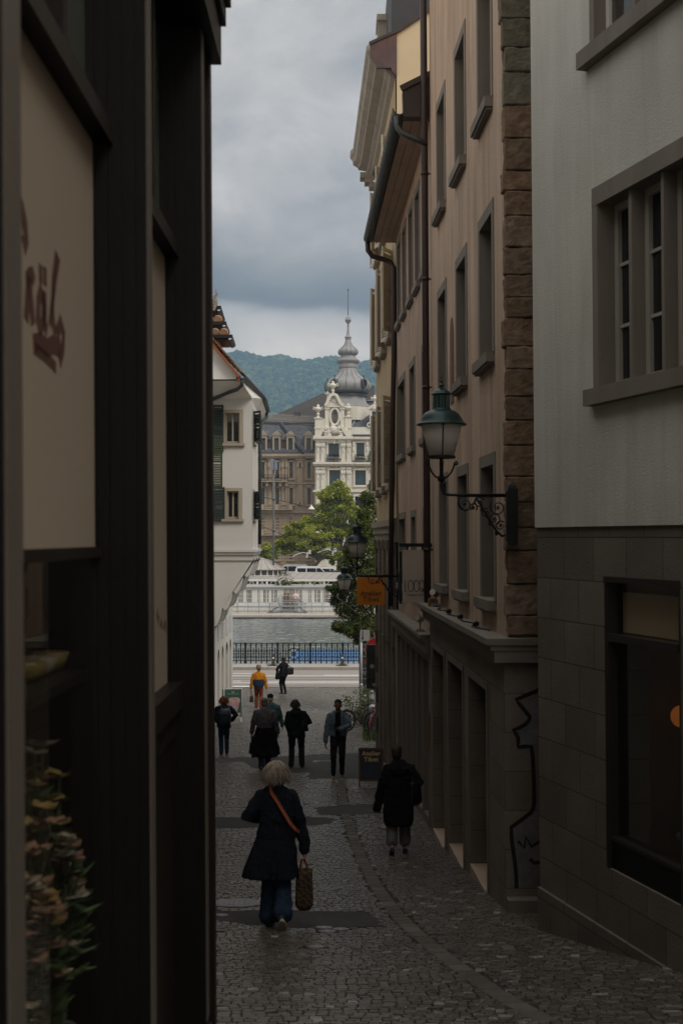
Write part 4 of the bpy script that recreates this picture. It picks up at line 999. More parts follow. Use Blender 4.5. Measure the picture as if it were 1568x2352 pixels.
# tiled roof plane: tiles as small overlapping slabs
mb = MB(); e0, e1 = P(556,858,48.6), ge+Vector((.02,0,.05)); r0, r1 = P(470,757,48.6), P(470,757,48.6)+Vector((-.6,6.5,.6))
nu, nv = 16, 14
for i in range(nu):
    for j in range(nv):
        a0, a1 = i/nu, (i+.97)/nu; b0, b1 = j/nv, (j+1.25)/nv
        q = lambda a, b: e0.lerp(e1, a).lerp(r0.lerp(r1, a), min(b,1))
        l0, l1 = Vector((.03,0,.055+R.uniform(-.01,.015))), Vector((0,0,.0))
        v = [q(a0,b0)+l0, q(a1,b0)+l0, q(a1,b1)+l1, q(a0,b1)+l1]; mb.add(v+[p+Vector((0,0,-.03)) for p in v], [(0,1,2,3),(7,6,5,4),(0,4,5,1),(1,5,6,2),(2,6,7,3),(3,7,4,0)])
e2, e3 = ge+Vector((.02,0,.05)), g3+Vector((.02,0,.05)); r2, r3 = e2+Vector((-3,0,2.2)), e3+Vector((-3,0,2.2))
for i in range(10):
    for j in range(10):
        a0, a1 = i/10, (i+.97)/10; b0, b1 = j/10, (j+1.25)/10
        q = lambda a, b: e2.lerp(e3, a).lerp(r2.lerp(r3, a), min(b,1))
        l0 = Vector((.03,0,.055+R.uniform(-.01,.015))); v = [q(a0,b0)+l0, q(a1,b0)+l0, q(a1,b1), q(a0,b1)]; mb.add(v+[p+Vector((0,0,-.03)) for p in v], [(0,1,2,3),(7,6,5,4),(0,4,5,1),(1,5,6,2),(2,6,7,3),(3,7,4,0)])
mb.build('tiled_roof', clay, wt)
def half_gutter(a, b, r, name='gutter', par=wt, m=14):
    mb = MB(); rs = []; ax = (b-a).normalized(); side = ax.cross(Vector((0,0,1))).normalized()
    for i in range(m+1):
        c = a.lerp(b, i/m); ring = []
        for rr, rev in ((r, 0), (r*.85, 1)):
            sq = [pi+pi*j/8 for j in range(9)]; sq = sq[::-1] if rev else sq
            ring += [c+side*rr*math.cos(t)+Vector((0,0,rr*math.sin(t))) for t in sq]
        rs.append(ring)
    mb.rings(rs)
    for i in range(m+1):
        c = a.lerp(b, i/m); mb.rings([[c+ax*dy+side*(r*1.06)*math.cos(t)+Vector((0,0,r*1.06*math.sin(t))) for t in [pi+pi*j/8 for j in range(9)]] for dy in (-.02,.02)], cap=False, closed=False)
    return mb.build(name, gutter_m, par)
half_gutter(P(556,862,48.7), P(603,912,53), .13); half_gutter(P(605,914,53), P(613,941,56.5), .13)
mb = MB(); mb.tube([P(556,872,48.7), P(555,884,48.8), P(545,894,49), P(520,903,49.6), P(490,916,49.9), P(480,920,50)], .07, 8); mb.build('swan_neck', gutter_m, wt, smooth=True)
mb = MB(); mb.tube([P(613,944,56.4), P(612,960,56.2), P(602,968,55.5), P(597.5,985,55), P(597,1100,55), P(596,1250,55)], .07, 8); mb.build('downpipe', gutter_m, wt, smooth=True)
# stepped little roofs of the gable dormers, upper left
dt = thing('stepped_dormer', P(495, 800, 51), 'stack of small tiled roofs stepping down above the white gable', 'dormer')
for i, (x0_, y0_, x1_, y1_, d) in enumerate(((501,707,509.5,733,50.0),(513,743,520.5,762,49.7),(527,773,533.5,791,49.4))):
    s_, e_ = P(x0_, y0_, d), P(x1_, y1_, d+1.8)
    half_gutter(s_, e_, .13, 'gutter', dt, 7)
    mb = MB(); mb.box(s_.x-1.6, s_.x+.12, d-.1, d-.02, s_.z-.06, s_.z+.07); mb.rings([[s_+Vector((-1.6,0,-.02)), s_+Vector((-.05,0,-.02)), s_+Vector((-.05,0,-.12)), s_+Vector((-1.6,0,-.12))],[e_+Vector((-1.6,0,-.02)), e_+Vector((-.1,0,-.02)), e_+Vector((-.1,0,-.12)), e_+Vector((-1.6,0,-.12))]]); mb.build('eave_board', timber_brown, dt)
    mb = MB()
    for k in range(5):
        c = s_+Vector((-.22-.34*k, .1, .14)); mb.tube([c+Vector((0,-.2,-.02)), c+Vector((0,.1,.06)), c+Vector((-.05,1.4,.0))], [.16,.17,.12], 9)
        for j in range(3): q = s_.lerp(e_, (j+.6)/3.4)+Vector((-.3-.36*k,0,.03)); mb.tube([q, q+Vector((-.02,.5,.02))], [.12,.13], 7)
    mb.build('ridge_tiles', clay, dt)
    mb = MB(); mb.box(s_.x-2.2, s_.x-.42, d+.1, d+1.6, s_.z-1.2, s_.z-.05); mb.build('wall', rust_board, dt)
t = thing('roof_finial', P(488, 705, 50), 'carved leaf finial on the topmost small tiled roof', 'finial')
mb = MB(); c = P(490, 700, 49.8)
for k in range(5): mb.tube([c+Vector((0,0,-.2+.12*k)), c+Vector((.08+.05*math.sin(k*2),0,-.05+.12*k)), c+Vector((.16-.02*k,0,.1+.13*k))], [.06,.05,.01], 6)
mb.build('leaves', stone_trim, t)
# ------------------------------------------------------------------ wall lanterns
def spiral(c, r0, r1, a0, turns, n=18, sx=1):
    return [Vector((c[0]+sx*(r0+(r1-r0)*i/n)*math.cos(a0+2*pi*turns*i/n), c[1], c[2]+(r0+(r1-r0)*i/n)*math.sin(a0+2*pi*turns*i/n))) for i in range(n+1)]
def lantern(base, arm, s, capm, label, plate=True):
    # base: foot of the vertical stem (left end of the arm); arm: length to the wall on the right
    t = thing('street_lamp', base+Vector((arm, 0, 0)), label, 'street lamp', 'wall lanterns down the right side of the lane')
    B = base
    def V(x, z, y=0): return B+Vector((x*s, y*s, z*s))
    mb = MB(); mb.tube([V(.0,.16), V(0,.02), V(.03,-.05), V(.09,-.075), V(.16,-.08), B+Vector((arm,0,-.08*s))], .022*s, 8)
    mb.tube([V(.24,-.105), B+Vector((arm,0,-.105*s))], .010*s, 6)
    mb.lathe([(.034,-.03),(.045,0),(.034,.03)], 10, V(.0,.17)); mb.build('arm', iron, t, smooth=True)
    mb = MB(); a = arm/s
    r = .012*s
    mb.tube([V(a*.52,-.12)]+[V(a*(.52+.48*q), -.12-.62*math.sin(q*pi*.5)**1.25*1.0) for q in (.15,.3,.5,.7,.85)]+[V(a*.97,-.70)], .02*s, 8)
    for cx, cz, rr, a0, tn in ((.36,-.22,.12,2.2,1.4),(.58,-.20,.09,.5,1.3),(.86,-.27,.13,2.6,1.5),(.80,-.45,.10,-1.0,1.4),(.68,-.36,.075,1.2,1.2),(.90,-.56,.08,.8,1.3),(.48,-.27,.07,-.8,1.2)):
        mb.tube(spiral(V(cx*a,cz), rr*s, .02*s, a0, tn), [r*(1-.4*i/18) for i in range(19)], 6)
        mb.ell(V(cx*a,cz), (.022*s,.02*s,.022*s), 8, 6)
    mb.tube([V(.26*a,-.12), V(.28*a,-.25), V(.36*a,-.33), V(.45*a,-.3), V(.52*a,-.14)], r, 6)
    for q in (.62,.74,.84): mb.ell(V(q*a,-.12-.62*math.sin(((q-.52)/.48)*pi/2)**1.25-.03), (.03*s,.018*s,.045*s), 8, 6, 0, 0)
    mb.build('scroll_bracket', iron, t, smooth=True)
    if plate:
        mb = MB(); x0 = B.x+arm; mb.box(x0, x0+.16*s, B.y-.06*s, B.y+.1*s, B.z-.86*s, B.z+.02*s); mb.box(x0-.02*s, x0+.02*s, B.y-.05*s, B.y+.05*s, B.z-.8*s, B.z-.02*s); mb.lathe([(.10*s,-.02*s),(.08*s,.04*s),(.01*s,.09*s)], 4, (x0+.08*s,B.y+.02*s,B.z+.03*s), a0=pi/4); mb.build('wall_plate', iron, t)
    # cradle
    mb = MB()
    for k in range(4):
        an = k*pi/2+.0; ux, uy = math.cos(an), math.sin(an)
        W = lambda q, z: B+Vector((ux*q*s, uy*q*s, z*s))
        mb.tube([W(.02,.18), W(.09,.2), W(.15,.27), W(.19,.36), W(.205,.42), W(.235,.44), W(.25,.41), W(.23,.385), W(.215,.4)], .016*s, 6)
    mb.tube([V(0,.16), V(0,.5)], .03*s, 8); mb.lathe([(.19,.485),(.215,.49),(.215,.525),(.19,.53)], 24, B, ) if s == 1 else mb.lathe([(.19*s,.485*s),(.215*s,.49*s),(.215*s,.525*s),(.19*s,.53*s)], 24, B)
    mb.build('cradle', iron, t, smooth=False)
    z0, z1 = .53, 1.0
    mb = MB(); mb.lathe([(.195*s,z0*s),(.325*s*.98,z1*s)], 24, B); mb.build('glass', frost, t, smooth=True)
    mb = MB(); an = -pi/2+.42*(1 if s == 1 else 0)
    mb.bar(B+Vector((.2*s*math.cos(an),.2*s*math.sin(an),z0*s)), B+Vector((.325*s*math.cos(an),.325*s*math.sin(an),(z1-.01)*s)), .018*s); mb.obox(B+Vector((.335*s*math.cos(an),.335*s*math.sin(an),(z1-.0)*s)), (.06*s,.05*s,.04*s)); mb.build('hinge_bar', iron, t)
    mb = MB(); prof = [(.33,1.0),(.385,1.0),(.392,1.012),(.37,1.028),(.345,1.05),(.32,1.10),(.29,1.15),(.25,1.195),(.19,1.225),(.15,1.235),(.15,1.255),(.125,1.265)]
    mb.lathe([(a_*s, b_*s) for a_, b_ in prof], 28, B); mb.build('lamp_cap', capm, t, smooth=True)
    mb = MB()
    for k in range(14):
        an = 2*pi*k/14; mb.bar(B+Vector((.115*s*math.cos(an),.115*s*math.sin(an),1.26*s)), B+Vector((.115*s*math.cos(an),.115*s*math.sin(an),1.47*s)), .03*s)
    mb.lathe([(.105*s,1.26*s),(.105*s,1.46*s)], 14, B); mb.lathe([(.12*s,1.46*s),(.155*s,1.475*s),(.158*s,1.485*s),(.12*s,1.53*s),(.06*s,1.56*s),(.03*s,1.575*s),(.028*s,1.6*s),(.045*s,1.62*s),(.03*s,1.645*s),(.018*s,1.66*s),(.028*s,1.68*s),(.012*s,1.72*s),(.002*s,1.78*s)], 18, B); mb.build('chimney_vent', capm, t)
    return t
LS = .70
base1 = P(1013.5, 1125, 13.95)
lantern(base1, X(1164,13.95)-base1.x, LS*.985, iron_green, 'large dark green wall lantern nearest, bracketed to the sandstone quoin')
base2 = P(820, 1318, 28.2); lantern(base2, pf.w(pu(28.2),.05,0).x-base2.x, LS*.97, lamp_cap, 'middle wall lantern whose scroll bracket crosses the orange hanging sign')
base3 = P(790.5, 1381, 37.2); lantern(base3, cf.w(7.8,.05,0).x-base3.x, LS*.90, lamp_cap, 'farthest wall lantern, half in front of the dark narrow-leaved tree', True)

# ------------------------------------------------------------------ text helper
def text_mesh(body, size, bold=0.0, depth=.006, spacing=1.0, align='CENTER', sx=1.0):
    c = bpy.data.curves.new('txt', 'FONT'); c.body = body; c.size = size; c.offset = bold; c.extrude = depth/2; c.align_x = align; c.space_character = spacing; c.resolution_u = 3
    o = bpy.data.objects.new('txt', c); COL.objects.link(o)
    dg = bpy.context.evaluated_depsgraph_get(); me = bpy.data.meshes.new_from_object(o.evaluated_get(dg))
    vs = [(v.co.x*sx, -v.co.z, v.co.y) for v in me.vertices]; fs = [tuple(p.vertices) for p in me.polygons]
    bpy.data.objects.remove(o); bpy.data.curves.remove(c); bpy.data.meshes.remove(me)
    return vs, fs
def put_text(mb, body, size, at, **kw):
    vs, fs = text_mesh(body, size, **kw); mb.add([(x+at[0], y+at[1], z+at[2]) for x, y, z in vs], fs)
def serif_word(mb, body, size, at, bold, **kw):
    put_text(mb, body, size, at, bold=bold, **kw)

# orange hanging sign
d = 31.0; a, b = P(819.4,1390,d), P(883.4,1326,d)
t = thing('hanging_sign', ((a.x+b.x)/2, d, b.z), 'orange square shop sign hanging behind the middle wall lantern', 'sign')
mb = MB(); mb.box(a.x, b.x, d-.012, d+.012, a.z, b.z); mod_bevel(mb.build('panel', orange_sign, t), .004)
mb = MB(); cx = (a.x+b.x)/2; w = b.x-a.x
serif_word(mb, 'Atelier', w*.25, (cx, d-.0155, a.z+w*.34), w*.006, spacing=1.08); serif_word(mb, 'Tibet', w*.25, (cx, d-.0155, a.z+w*.13), w*.006, spacing=1.1); mb.build('lettering', brown_paint, t)
mb = MB(); wx = cf.w(1.6,0,0).x; mb.tube([(a.x+.03,d,b.z+.05),(wx+.1,d,b.z+.05)], .015, 8); mb.bar((a.x+.1,d,b.z-.004),(a.x+.1,d,b.z+.06),.02); mb.bar((b.x-.1,d,b.z-.004),(b.x-.1,d,b.z+.06),.02); mb.bar((wx,d,b.z-.3),(wx,d,b.z+.2),.05); mb.bar((b.x-.02,d,b.z-.28),(wx+.02,d,b.z-.28),.02); mb.build('bracket', iron, t)
# taupe sign with thin letters, hung beside the large downpipe
d = 22.2
a, b = P(924,1384,d), P(981,1263,d)
t = thing('hanging_sign', ((a.x+b.x)/2, d, b.z), 'taupe rectangular shop sign in a black bracket beside the large downpipe', 'sign')
mb = MB(); mb.box(a.x, b.x, d-.012, d+.012, a.z, b.z); mb.build('panel', taupe_sign, t)
mb = MB(); w = b.x-a.x; mb.box(a.x-.055, a.x-.012, d-.02, d+.02, a.z-.02, b.z-.03); zt = Z(1252,d); xr = pf.w(pu(d),0,0).x+.1
mb.box(a.x-.06, xr, d-.022, d+.022, zt-.03, zt+.03); mb.box(a.x+.06, a.x+.10, d-.015, d+.015, b.z, zt-.03); mb.box(b.x-.1, b.x-.05, d-.015, d+.015, b.z, zt-.03); mb.bar((a.x-.05,d,a.z+.2),(a.x,d,a.z+.2),.02); mb.build('bracket', iron, t)
# thin round capitals built as strokes
mb = MB(); zb = Z(1359,d); zt2 = Z(1333,d); h = zt2-zb
def lx(px): return X(px, d)
lw_ = .012; y0, y1 = d-.016, d-.0122
mb.ribbon([(lx(930),zt2),(lx(930),zb),(lx(935.5),zb)], lw_, y0, y1)
for px, rx in ((943,6.2),(956.2,6.2),(968,5.6)):
    c = (lx(px), (zb+zt2)/2); r = (lx(px+rx)-lx(px), h/2); mb.ribbon([(c[0]+r[0]*math.cos(q*pi/14), c[1]+r[1]*math.sin(q*pi/14)) for q in range(29)], lw_, y0, y1)
mb.ribbon([(lx(967),zb+h*.36),(lx(976),zb-h*.16)], lw_*1.5, y0, y1)
put_text(mb, 'Designermode', h*.24, (lx(953), d-.0145, Z(1368,d)), depth=.003)
mb.build('lettering', black_paint, t)

# chalkboard A-frame
d = 28.0; t = thing('pavement_sign', (X(852,d), d, G(d)), 'dark blue chalkboard pavement sign with wooden frame and cream lettering', 'sign board')
x0, x1 = X(823.5,d), X(880.5,d); zb, zt = G(d), Z(1719,d)
Mx = Matrix.Translation((0,d,zb)) @ Matrix.Rotation(-.12,4,'X') @ Matrix.Translation((0,-.06,0))
H = zt-zb; z0 = .115
mb = MB(); mb.box(x0, x0+.035, 0, .03, 0, H); mb.box(x1-.035, x1, 0, .03, 0, H); mb.box(x0+.035, x1-.035, 0, .03, H-.035, H); mb.box(x0+.035, x1-.035, 0, .03, z0, z0+.035); mb.build('frame', wood_brown, t, Mx)
mb = MB(); mb.box(x0+.035, x1-.035, .008, .022, z0+.035, H-.035); mb.build('board', chalk, t, Mx)
mb = MB(); w = x1-x0; cx = (x0+x1)/2
serif_word(mb, 'Atelier', w*.25, (cx, .005, H-.035-w*.24), w*.006, spacing=1.06, depth=.005); serif_word(mb, 'Tibet', w*.25, (cx, .005, H-.035-w*.475), w*.006, spacing=1.08, depth=.005); mb.build('lettering', gold_paint, t, Mx)
mb = MB(); M2 = Matrix.Translation((0,d,zb)) @ Matrix.Rotation(.16,4,'X') @ Matrix.Translation((0,.1,0)); mb.box(x0, x0+.035, 0, .03, -.05, H); mb.box(x1-.035, x1, 0, .03, -.05, H); mb.box(x0+.035, x1-.035, 0, .03, .15, .2); mb.build('back_legs', wood_brown, t, M2)
# poster stand by the white house
d = 47.0; t = thing('poster_stand', (X(533,d), d, G(d)), 'white framed poster stand with a green and pink scarf poster by the arcade', 'poster stand')
x0, x1 = X(511,d), X(555.5,d); zb = G(d); H = Z(1581,d)-zb; Mx = Matrix.Translation((0,d,zb)) @ Matrix.Rotation(-.12,4,'X'); z0 = Z(1641,d)-zb
mb = MB()
for a, b in ((x0,x0+.06),(x1-.06,x1)): mb.box(a, b, -.004, .03, 0.0, H)
mb.box(x0+.05, x1-.05, 0, .03, H-.05, H); mb.box(x0+.05, x1-.05, 0, .03, z0, z0+.05); mb.build('frame', mat('bright_white_frame',(.80,.80,.79),.5,.05,3,40,0), t, Mx)
pm, nt, b_ = _nodes('poster_print'); tc = N(nt,'ShaderNodeTexCoord').outputs['Object']
nn = noise(nt, mapped(nt, tc, (30,1,3)), 2, 3); nt.links.new(ramp(nt, nn, [(.35,(.02,.075,.045)),(.55,(.045,.13,.08)),(.75,(.12,.23,.17))]), b_.inputs['Base Color']); b_.inputs['Roughness'].default_value = .5
mb = MB(); mb.box(x0+.05, x1-.05, .01, .02, z0+.05, H-.05); ps = mb.build('poster', pm, t, Mx)
w = x1-x0; cx = (x0+x1)/2
sm, nt, b_ = _nodes('scarf_print'); tc = N(nt,'ShaderNodeTexCoord').outputs['Object']
nt.links.new(ramp(nt, noise(nt, tc, 9, 4, .6, 1.0), [(.3,(.30,.27,.30)),(.42,(.55,.50,.46)),(.52,(.62,.42,.42)),(.58,(.60,.16,.24)),(.66,(.55,.48,.30)),(.75,(.42,.42,.45))]), b_.inputs['Base Color']); b_.inputs['Roughness'].default_value = .6
mb = MB(); sc = [(x0+.10,z0+.35),(x0+.18,z0+.52),(x0+.30,z0+.60),(x1-.16,z0+.60),(x1-.07,z0+.54),(x1-.08,z0+.44),(x1-.11,z0+.38),(x1-.14,z0+.20),(x1-.18,z0+.07),(x1-.26,z0+.06),(x0+.24,z0+.06),(x0+.14,z0+.2)]
mb.slab(sc, .004, Matrix.Translation((0,.0055,0))); mb.build('scarf_picture', sm, ps, Mx)
mb = MB(); put_text(mb, 'SEIDENMANN', .055, (cx+.02, .0075, H-.235), spacing=1.25, depth=.003)
for sg in (-1,1): mb.slab([(cx+.02,H-.165),(cx+.02+sg*.05,H-.115),(cx+.02+sg*.055,H-.14),(cx+.02+sg*.03,H-.16),(cx+.02+sg*.035,H-.185),(cx+.02+sg*.015,H-.185)], .003, Matrix.Translation((0,.006,0)))
mb.build('lettering', mat('pale_print',(.6,.6,.56),.6,.05,5,40,0), ps, Mx)
mb = MB(); M2 = Matrix.Translation((0,d,zb)) @ Matrix.Rotation(.2,4,'X') @ Matrix.Translation((0,.05,0)); mb.box(x0, x0+.05, 0, .03, -.03, H); mb.box(x1-.05, x1, 0, .03, -.03, H); mb.build('back_legs', galv, t, M2)

# ------------------------------------------------------------------ ledge spotlights and cable
lamp_al = mat('aluminium_spot', (.30,.28,.26), .4, .15, 6, 50, 0, metal=.5)
def spot(u, n, z, lab, s=1.0):
    t = thing('spotlight', pf.w(u,n,z), lab, 'spotlight', 'spotlights standing on the ledges'); c = pf.w(u,n,z)
    mb = MB(); mb.obox(c+Vector((0,0,.03*s)), (.2*s,.14*s,.06*s)); mb.tube([c+Vector((0,0,.06*s)), c+Vector((0,0,.24*s))], .018*s, 8); mb.build('base', lamp_al, t)
    mb = MB(); e = c+Vector((-.02,-.03,.3*s)); dr = Vector((-.5,-.75,.25)).normalized()
    mb.tube([e-dr*.13*s, e-dr*.11*s, e+dr*.02*s, e+dr*.10*s], [.045*s,.065*s,.075*s,.08*s], 14); mb.build('head', lamp_al, t, smooth=False)
    mb = MB(); mb.tube([e+dr*.101*s, e+dr*.105*s], [.066*s,.06*s], 14); mb.build('lens', frost, t)
spot(pu(20.45), .10, LT, 'grey spotlight on the upper ledge right under the taupe sign', .7)
spot(pu(22.5), .15, L2, 'grey spotlight on the lower ledge pointing up at the wall', .75)
t = thing('cable', pf.w(pu(18), .12, LT), 'loose black cable with plugs lying along the upper ledge', 'cable')
mb = MB(); pts = []; u = pu(21.0)
while u > pu(14.9): pts.append(pf.w(u, .12+.05*math.sin(u*5)+R.uniform(-.02,.02), LT+.012)); u -= .12
mb.tube(pts, .009, 6); mb.build('cord', rubber, t)
for uq in (pu(18.6), pu(17.3), pu(15.8)):
    mb = MB(); c = pf.w(uq, .13, LT+.035); mb.tube([c+Vector((-.02,-.08,0)), c, c+Vector((.03,.07,.0)), c+Vector((.04,.1,0))], [.02,.034,.03,.012], 8); mb.build('plug', rubber, t)
t = thing('wooden_block', pf.w(pu(20.6),.12,LT), 'small wooden block with coiled lead beside the upper ledge spotlight', 'block')
mb = MB(); mb.obox(pf.w(pu(20.6),.13,LT+.055), (.14,.2,.1)); mb.obox(pf.w(pu(20.6),.13,LT+.115), (.12,.17,.02)); mb.build('block', wood_brown, t)

# ------------------------------------------------------------------ posts and road signs at the lane mouth
def post(px, d, z1, r, lab, name='sign_post'):
    t = thing(name, (X(px,d), d, G(d)), lab, 'post'); c = Vector((X(px,d), d, 0))
    mb = MB(); mb.tube([c+Vector((0,0,G(d)-.05)), c+Vector((0,0,z1))], r, 12); mb.build('pole', galv, t, smooth=True)
    return t, c
red_sign = mat('red_sign_face', (.40,.012,.014), .35, .08, 3, 40, 0)
white_sign = mat('white_sign_face', (.62,.60,.57), .4, .06, 3, 40, 0)
# no entry sign
d = 46.0; t, c = post(865, d, Z(1462,d), .032, 'red no entry sign with white bar on a grey pole at the lane mouth', 'no_entry_sign'); t['category'] = 'road sign'
c = P(867, 1492, d); r = 30/K*d
def disc(mb, c, r, y0, y1, n=32): mb.rings([[(c.x+r*math.cos(2*pi*j/n), c.y+y, c.z+r*math.sin(2*pi*j/n)) for j in range(n)] for y in (y0, y1)])
mb = MB(); disc(mb, c, r, -.05, -.035); mb.build('disc', galv, t)
mb = MB(); disc(mb, c, r*.93, -.055, -.05); mb.build('face', red_sign, t)
mb = MB(); mb.box(c.x-r*.7, c.x+r*.7, c.y-.06, c.y-.0555, c.z-r*.17, c.z+r*.17); mb.build('bar', white_sign, t)
# traffic signal seen from behind
d = 43.5; t, c = post(861, d, Z(1580,d), .045, 'black traffic signal back with stickers on a thick grey pole at the lane mouth', 'traffic_signal'); t['category'] = 'traffic light'
a, b = P(841,1582,d), P(885,1480,d)
mb = MB(); mb.box(a.x, b.x, d-.12, d+.05, a.z, b.z); o = mb.build('backboard', black_paint, t); mod_bevel(o, .03, 3)
mb = MB(); mb.box(a.x+.0, b.x, d-.135, d-.12, a.z+.33, a.z+.36); mb.box(a.x, b.x, d-.135, d-.12, b.z-.36, b.z-.33); mb.tube([(b.x-.3,d-.15,b.z-.15),(b.x-.2,d-.17,b.z-.12),(b.x,d-.17,b.z-.12)], .04, 8); mb.tube([(b.x-.2,d-.15,b.z-.95),(b.x,d-.17,b.z-.88)], .045, 8); mb.build('fittings', iron, t)
mb = MB(); cc = P(854,1530,d); disc(mb, cc, .075, -.124, -.121); mb.slab([(cc.x-.02,cc.z-.58),(cc.x+.16,cc.z-.54),(cc.x+.2,cc.z-.63),(cc.x+.05,cc.z-.68)], .003, Matrix.Translation((0,d-.124,0))); mb.build('stickers', mat('torn_sticker', (.16,.145,.10), .7, .3, 12, 60, 0), t)
# left sign post with a white plate, second post in front of stacked dark boxes
d = 48.5; t, c = post(829, d, Z(1452,d), .05, 'grey post carrying a small white arrow plate under the tree')
a, b = P(827,1472,d), P(849,1456,d); mb = MB(); mb.box(a.x, b.x, d-.08, d-.06, a.z, b.z+.15); mb.build('plate', mat('grey_sign_plate',(.27,.26,.25),.5,.08,3,40,0), t)
mb = MB(); cx = a.x+.09; mb.ribbon([(cx,b.z+.12),(cx,a.z+.08)], .03, d-.085, d-.081); mb.slab([(cx-.05,a.z+.12),(cx+.05,a.z+.12),(cx,a.z+.03)], .003, Matrix.Translation((0,d-.0845,0))); mb.build('arrow', black_paint, t)
mb = MB(); mb.tube([c+Vector((0,0,G(d)-.05)), c+Vector((0,0,G(d)+1.25)), c+Vector((0,0,G(d)+1.3))], [.075,.075,.05], 12); mb.build('sleeve', galv, t)
d = 50.5; t = thing('board_stack', (X(842,d), d, G(d)), 'stack of dark graffiti tagged boards behind the sign posts', 'sign board')
for k, (y0, y1) in enumerate(((1505,1480),(1533,1506),(1556,1534),(1592,1558))):
    mb = MB(); a, b = P(824.5,y0+8*(k==3),d), P(862,y1,d); mb.box(a.x, b.x, d, d+.4, a.z, b.z); bx = mb.build('box', mat('dark_grey_box', (.03,.03,.034), .5, .2, 3, 40, 0), t)
    mb = MB(); mb.box(a.x, b.x, d-.012, d-.001, b.z-.04, b.z-.015); mb.build('edge_strip', galv, bx)
    mb = MB()
    for q in range(3):
        cx = a.x+.15+.12*q; cz = (a.z+b.z)/2; mb.ribbon([(cx-.04,cz-.09),(cx,cz+.08),(cx+.04,cz-.07),(cx+.06,cz+.05)], .018, d-.006, d-.002)
    mb.build('scrawl', mat(['pale_scrawl','red_scrawl','pale_scrawl','pale_scrawl'][k], [(.35,.35,.33),(.35,.06,.05),(0,0,0),(0,0,0)][k], .7,.1,5,40,0), bx)
mb = MB(); a, b = P(824.5,1600,d), P(862,1592,d); mb.box(a.x+.02, a.x+.1, d+.1, d+.3, G(d)-.05, Z(1600,d)); mb.box(b.x-.1, b.x-.02, d+.1, d+.3, G(d)-.05, Z(1600,d)); mb.build('feet', iron, t)
# small partly hidden round sign above
d = 53.5; t, c = post(851, d, Z(1425,d), .03, 'thin grey pole with a small red and blue no parking sign among the leaves'); cc = P(851,1434,d)
mb = MB(); disc(mb, cc, .33, -.05, -.04); mb.build('face', red_sign, t); mb = MB(); disc(mb, cc, .24, -.055, -.051); mb.build('blue_centre', mat('blue_sign_face',(.02,.09,.28),.4,.05,3,30,0), t)
mb = MB(); mb.bar(cc+Vector((-.19,-.058,.19)), cc+Vector((.19,-.058,-.19)), .06, .004, (0,1,0)); mb.build('red_bar', red_sign, t)
# bollards along the planting and in the quay pavement
def bollard(px, d, h, r, lab, m_=galv, base=None):
    t = thing('bollard', (X(px,d), d, base if base is not None else G(d)), lab, 'bollard', 'posts and bollards')
    b0 = base if base is not None else G(d)
    mb = MB(); mb.lathe([(r,-.05),(r,h-.04),(r*.8,h-.01),(r*.3,h)], 14, (X(px,d),d,b0)); mb.build('post', m_, t, smooth=False)
    mb = MB(); mb.lathe([(r*1.04,h*.78),(r*1.04,h*.9)], 14, (X(px,d),d,b0)); mb.build('band', white_sign, t)
bollard(837, 46.8, 1.0, .075, 'grey round bollard with a pale band beside the bicycles'); bollard(853.5, 45.2, 1.25, .085, 'stout grey sticker covered post foot behind the bicycles')
for px, lab in ((627.5, 'dark square post on the quay pavement left of the railing wheel'), (786, 'dark square post on the quay pavement right of the railing wheel')):
    d = 71.3; t = thing('pavement_post', (X(px,d), d, .15), lab, 'post', 'dark posts on the quay pavement'); z1 = Z(1503,d); c = X(px,d)
    mb = MB(); mb.box(c-.09, c+.09, d-.07, d+.07, .1, z1); mod_bevel(mb.build('post', mat('dark_weathered_post',(.05,.045,.04),.8,.25,5,40,.2), t), .015)
    mb = MB(); disc(mb, Vector((c,d,z1-.2)), .05, -.08, -.07, 14); mb.build('reflector', white_sign, t)

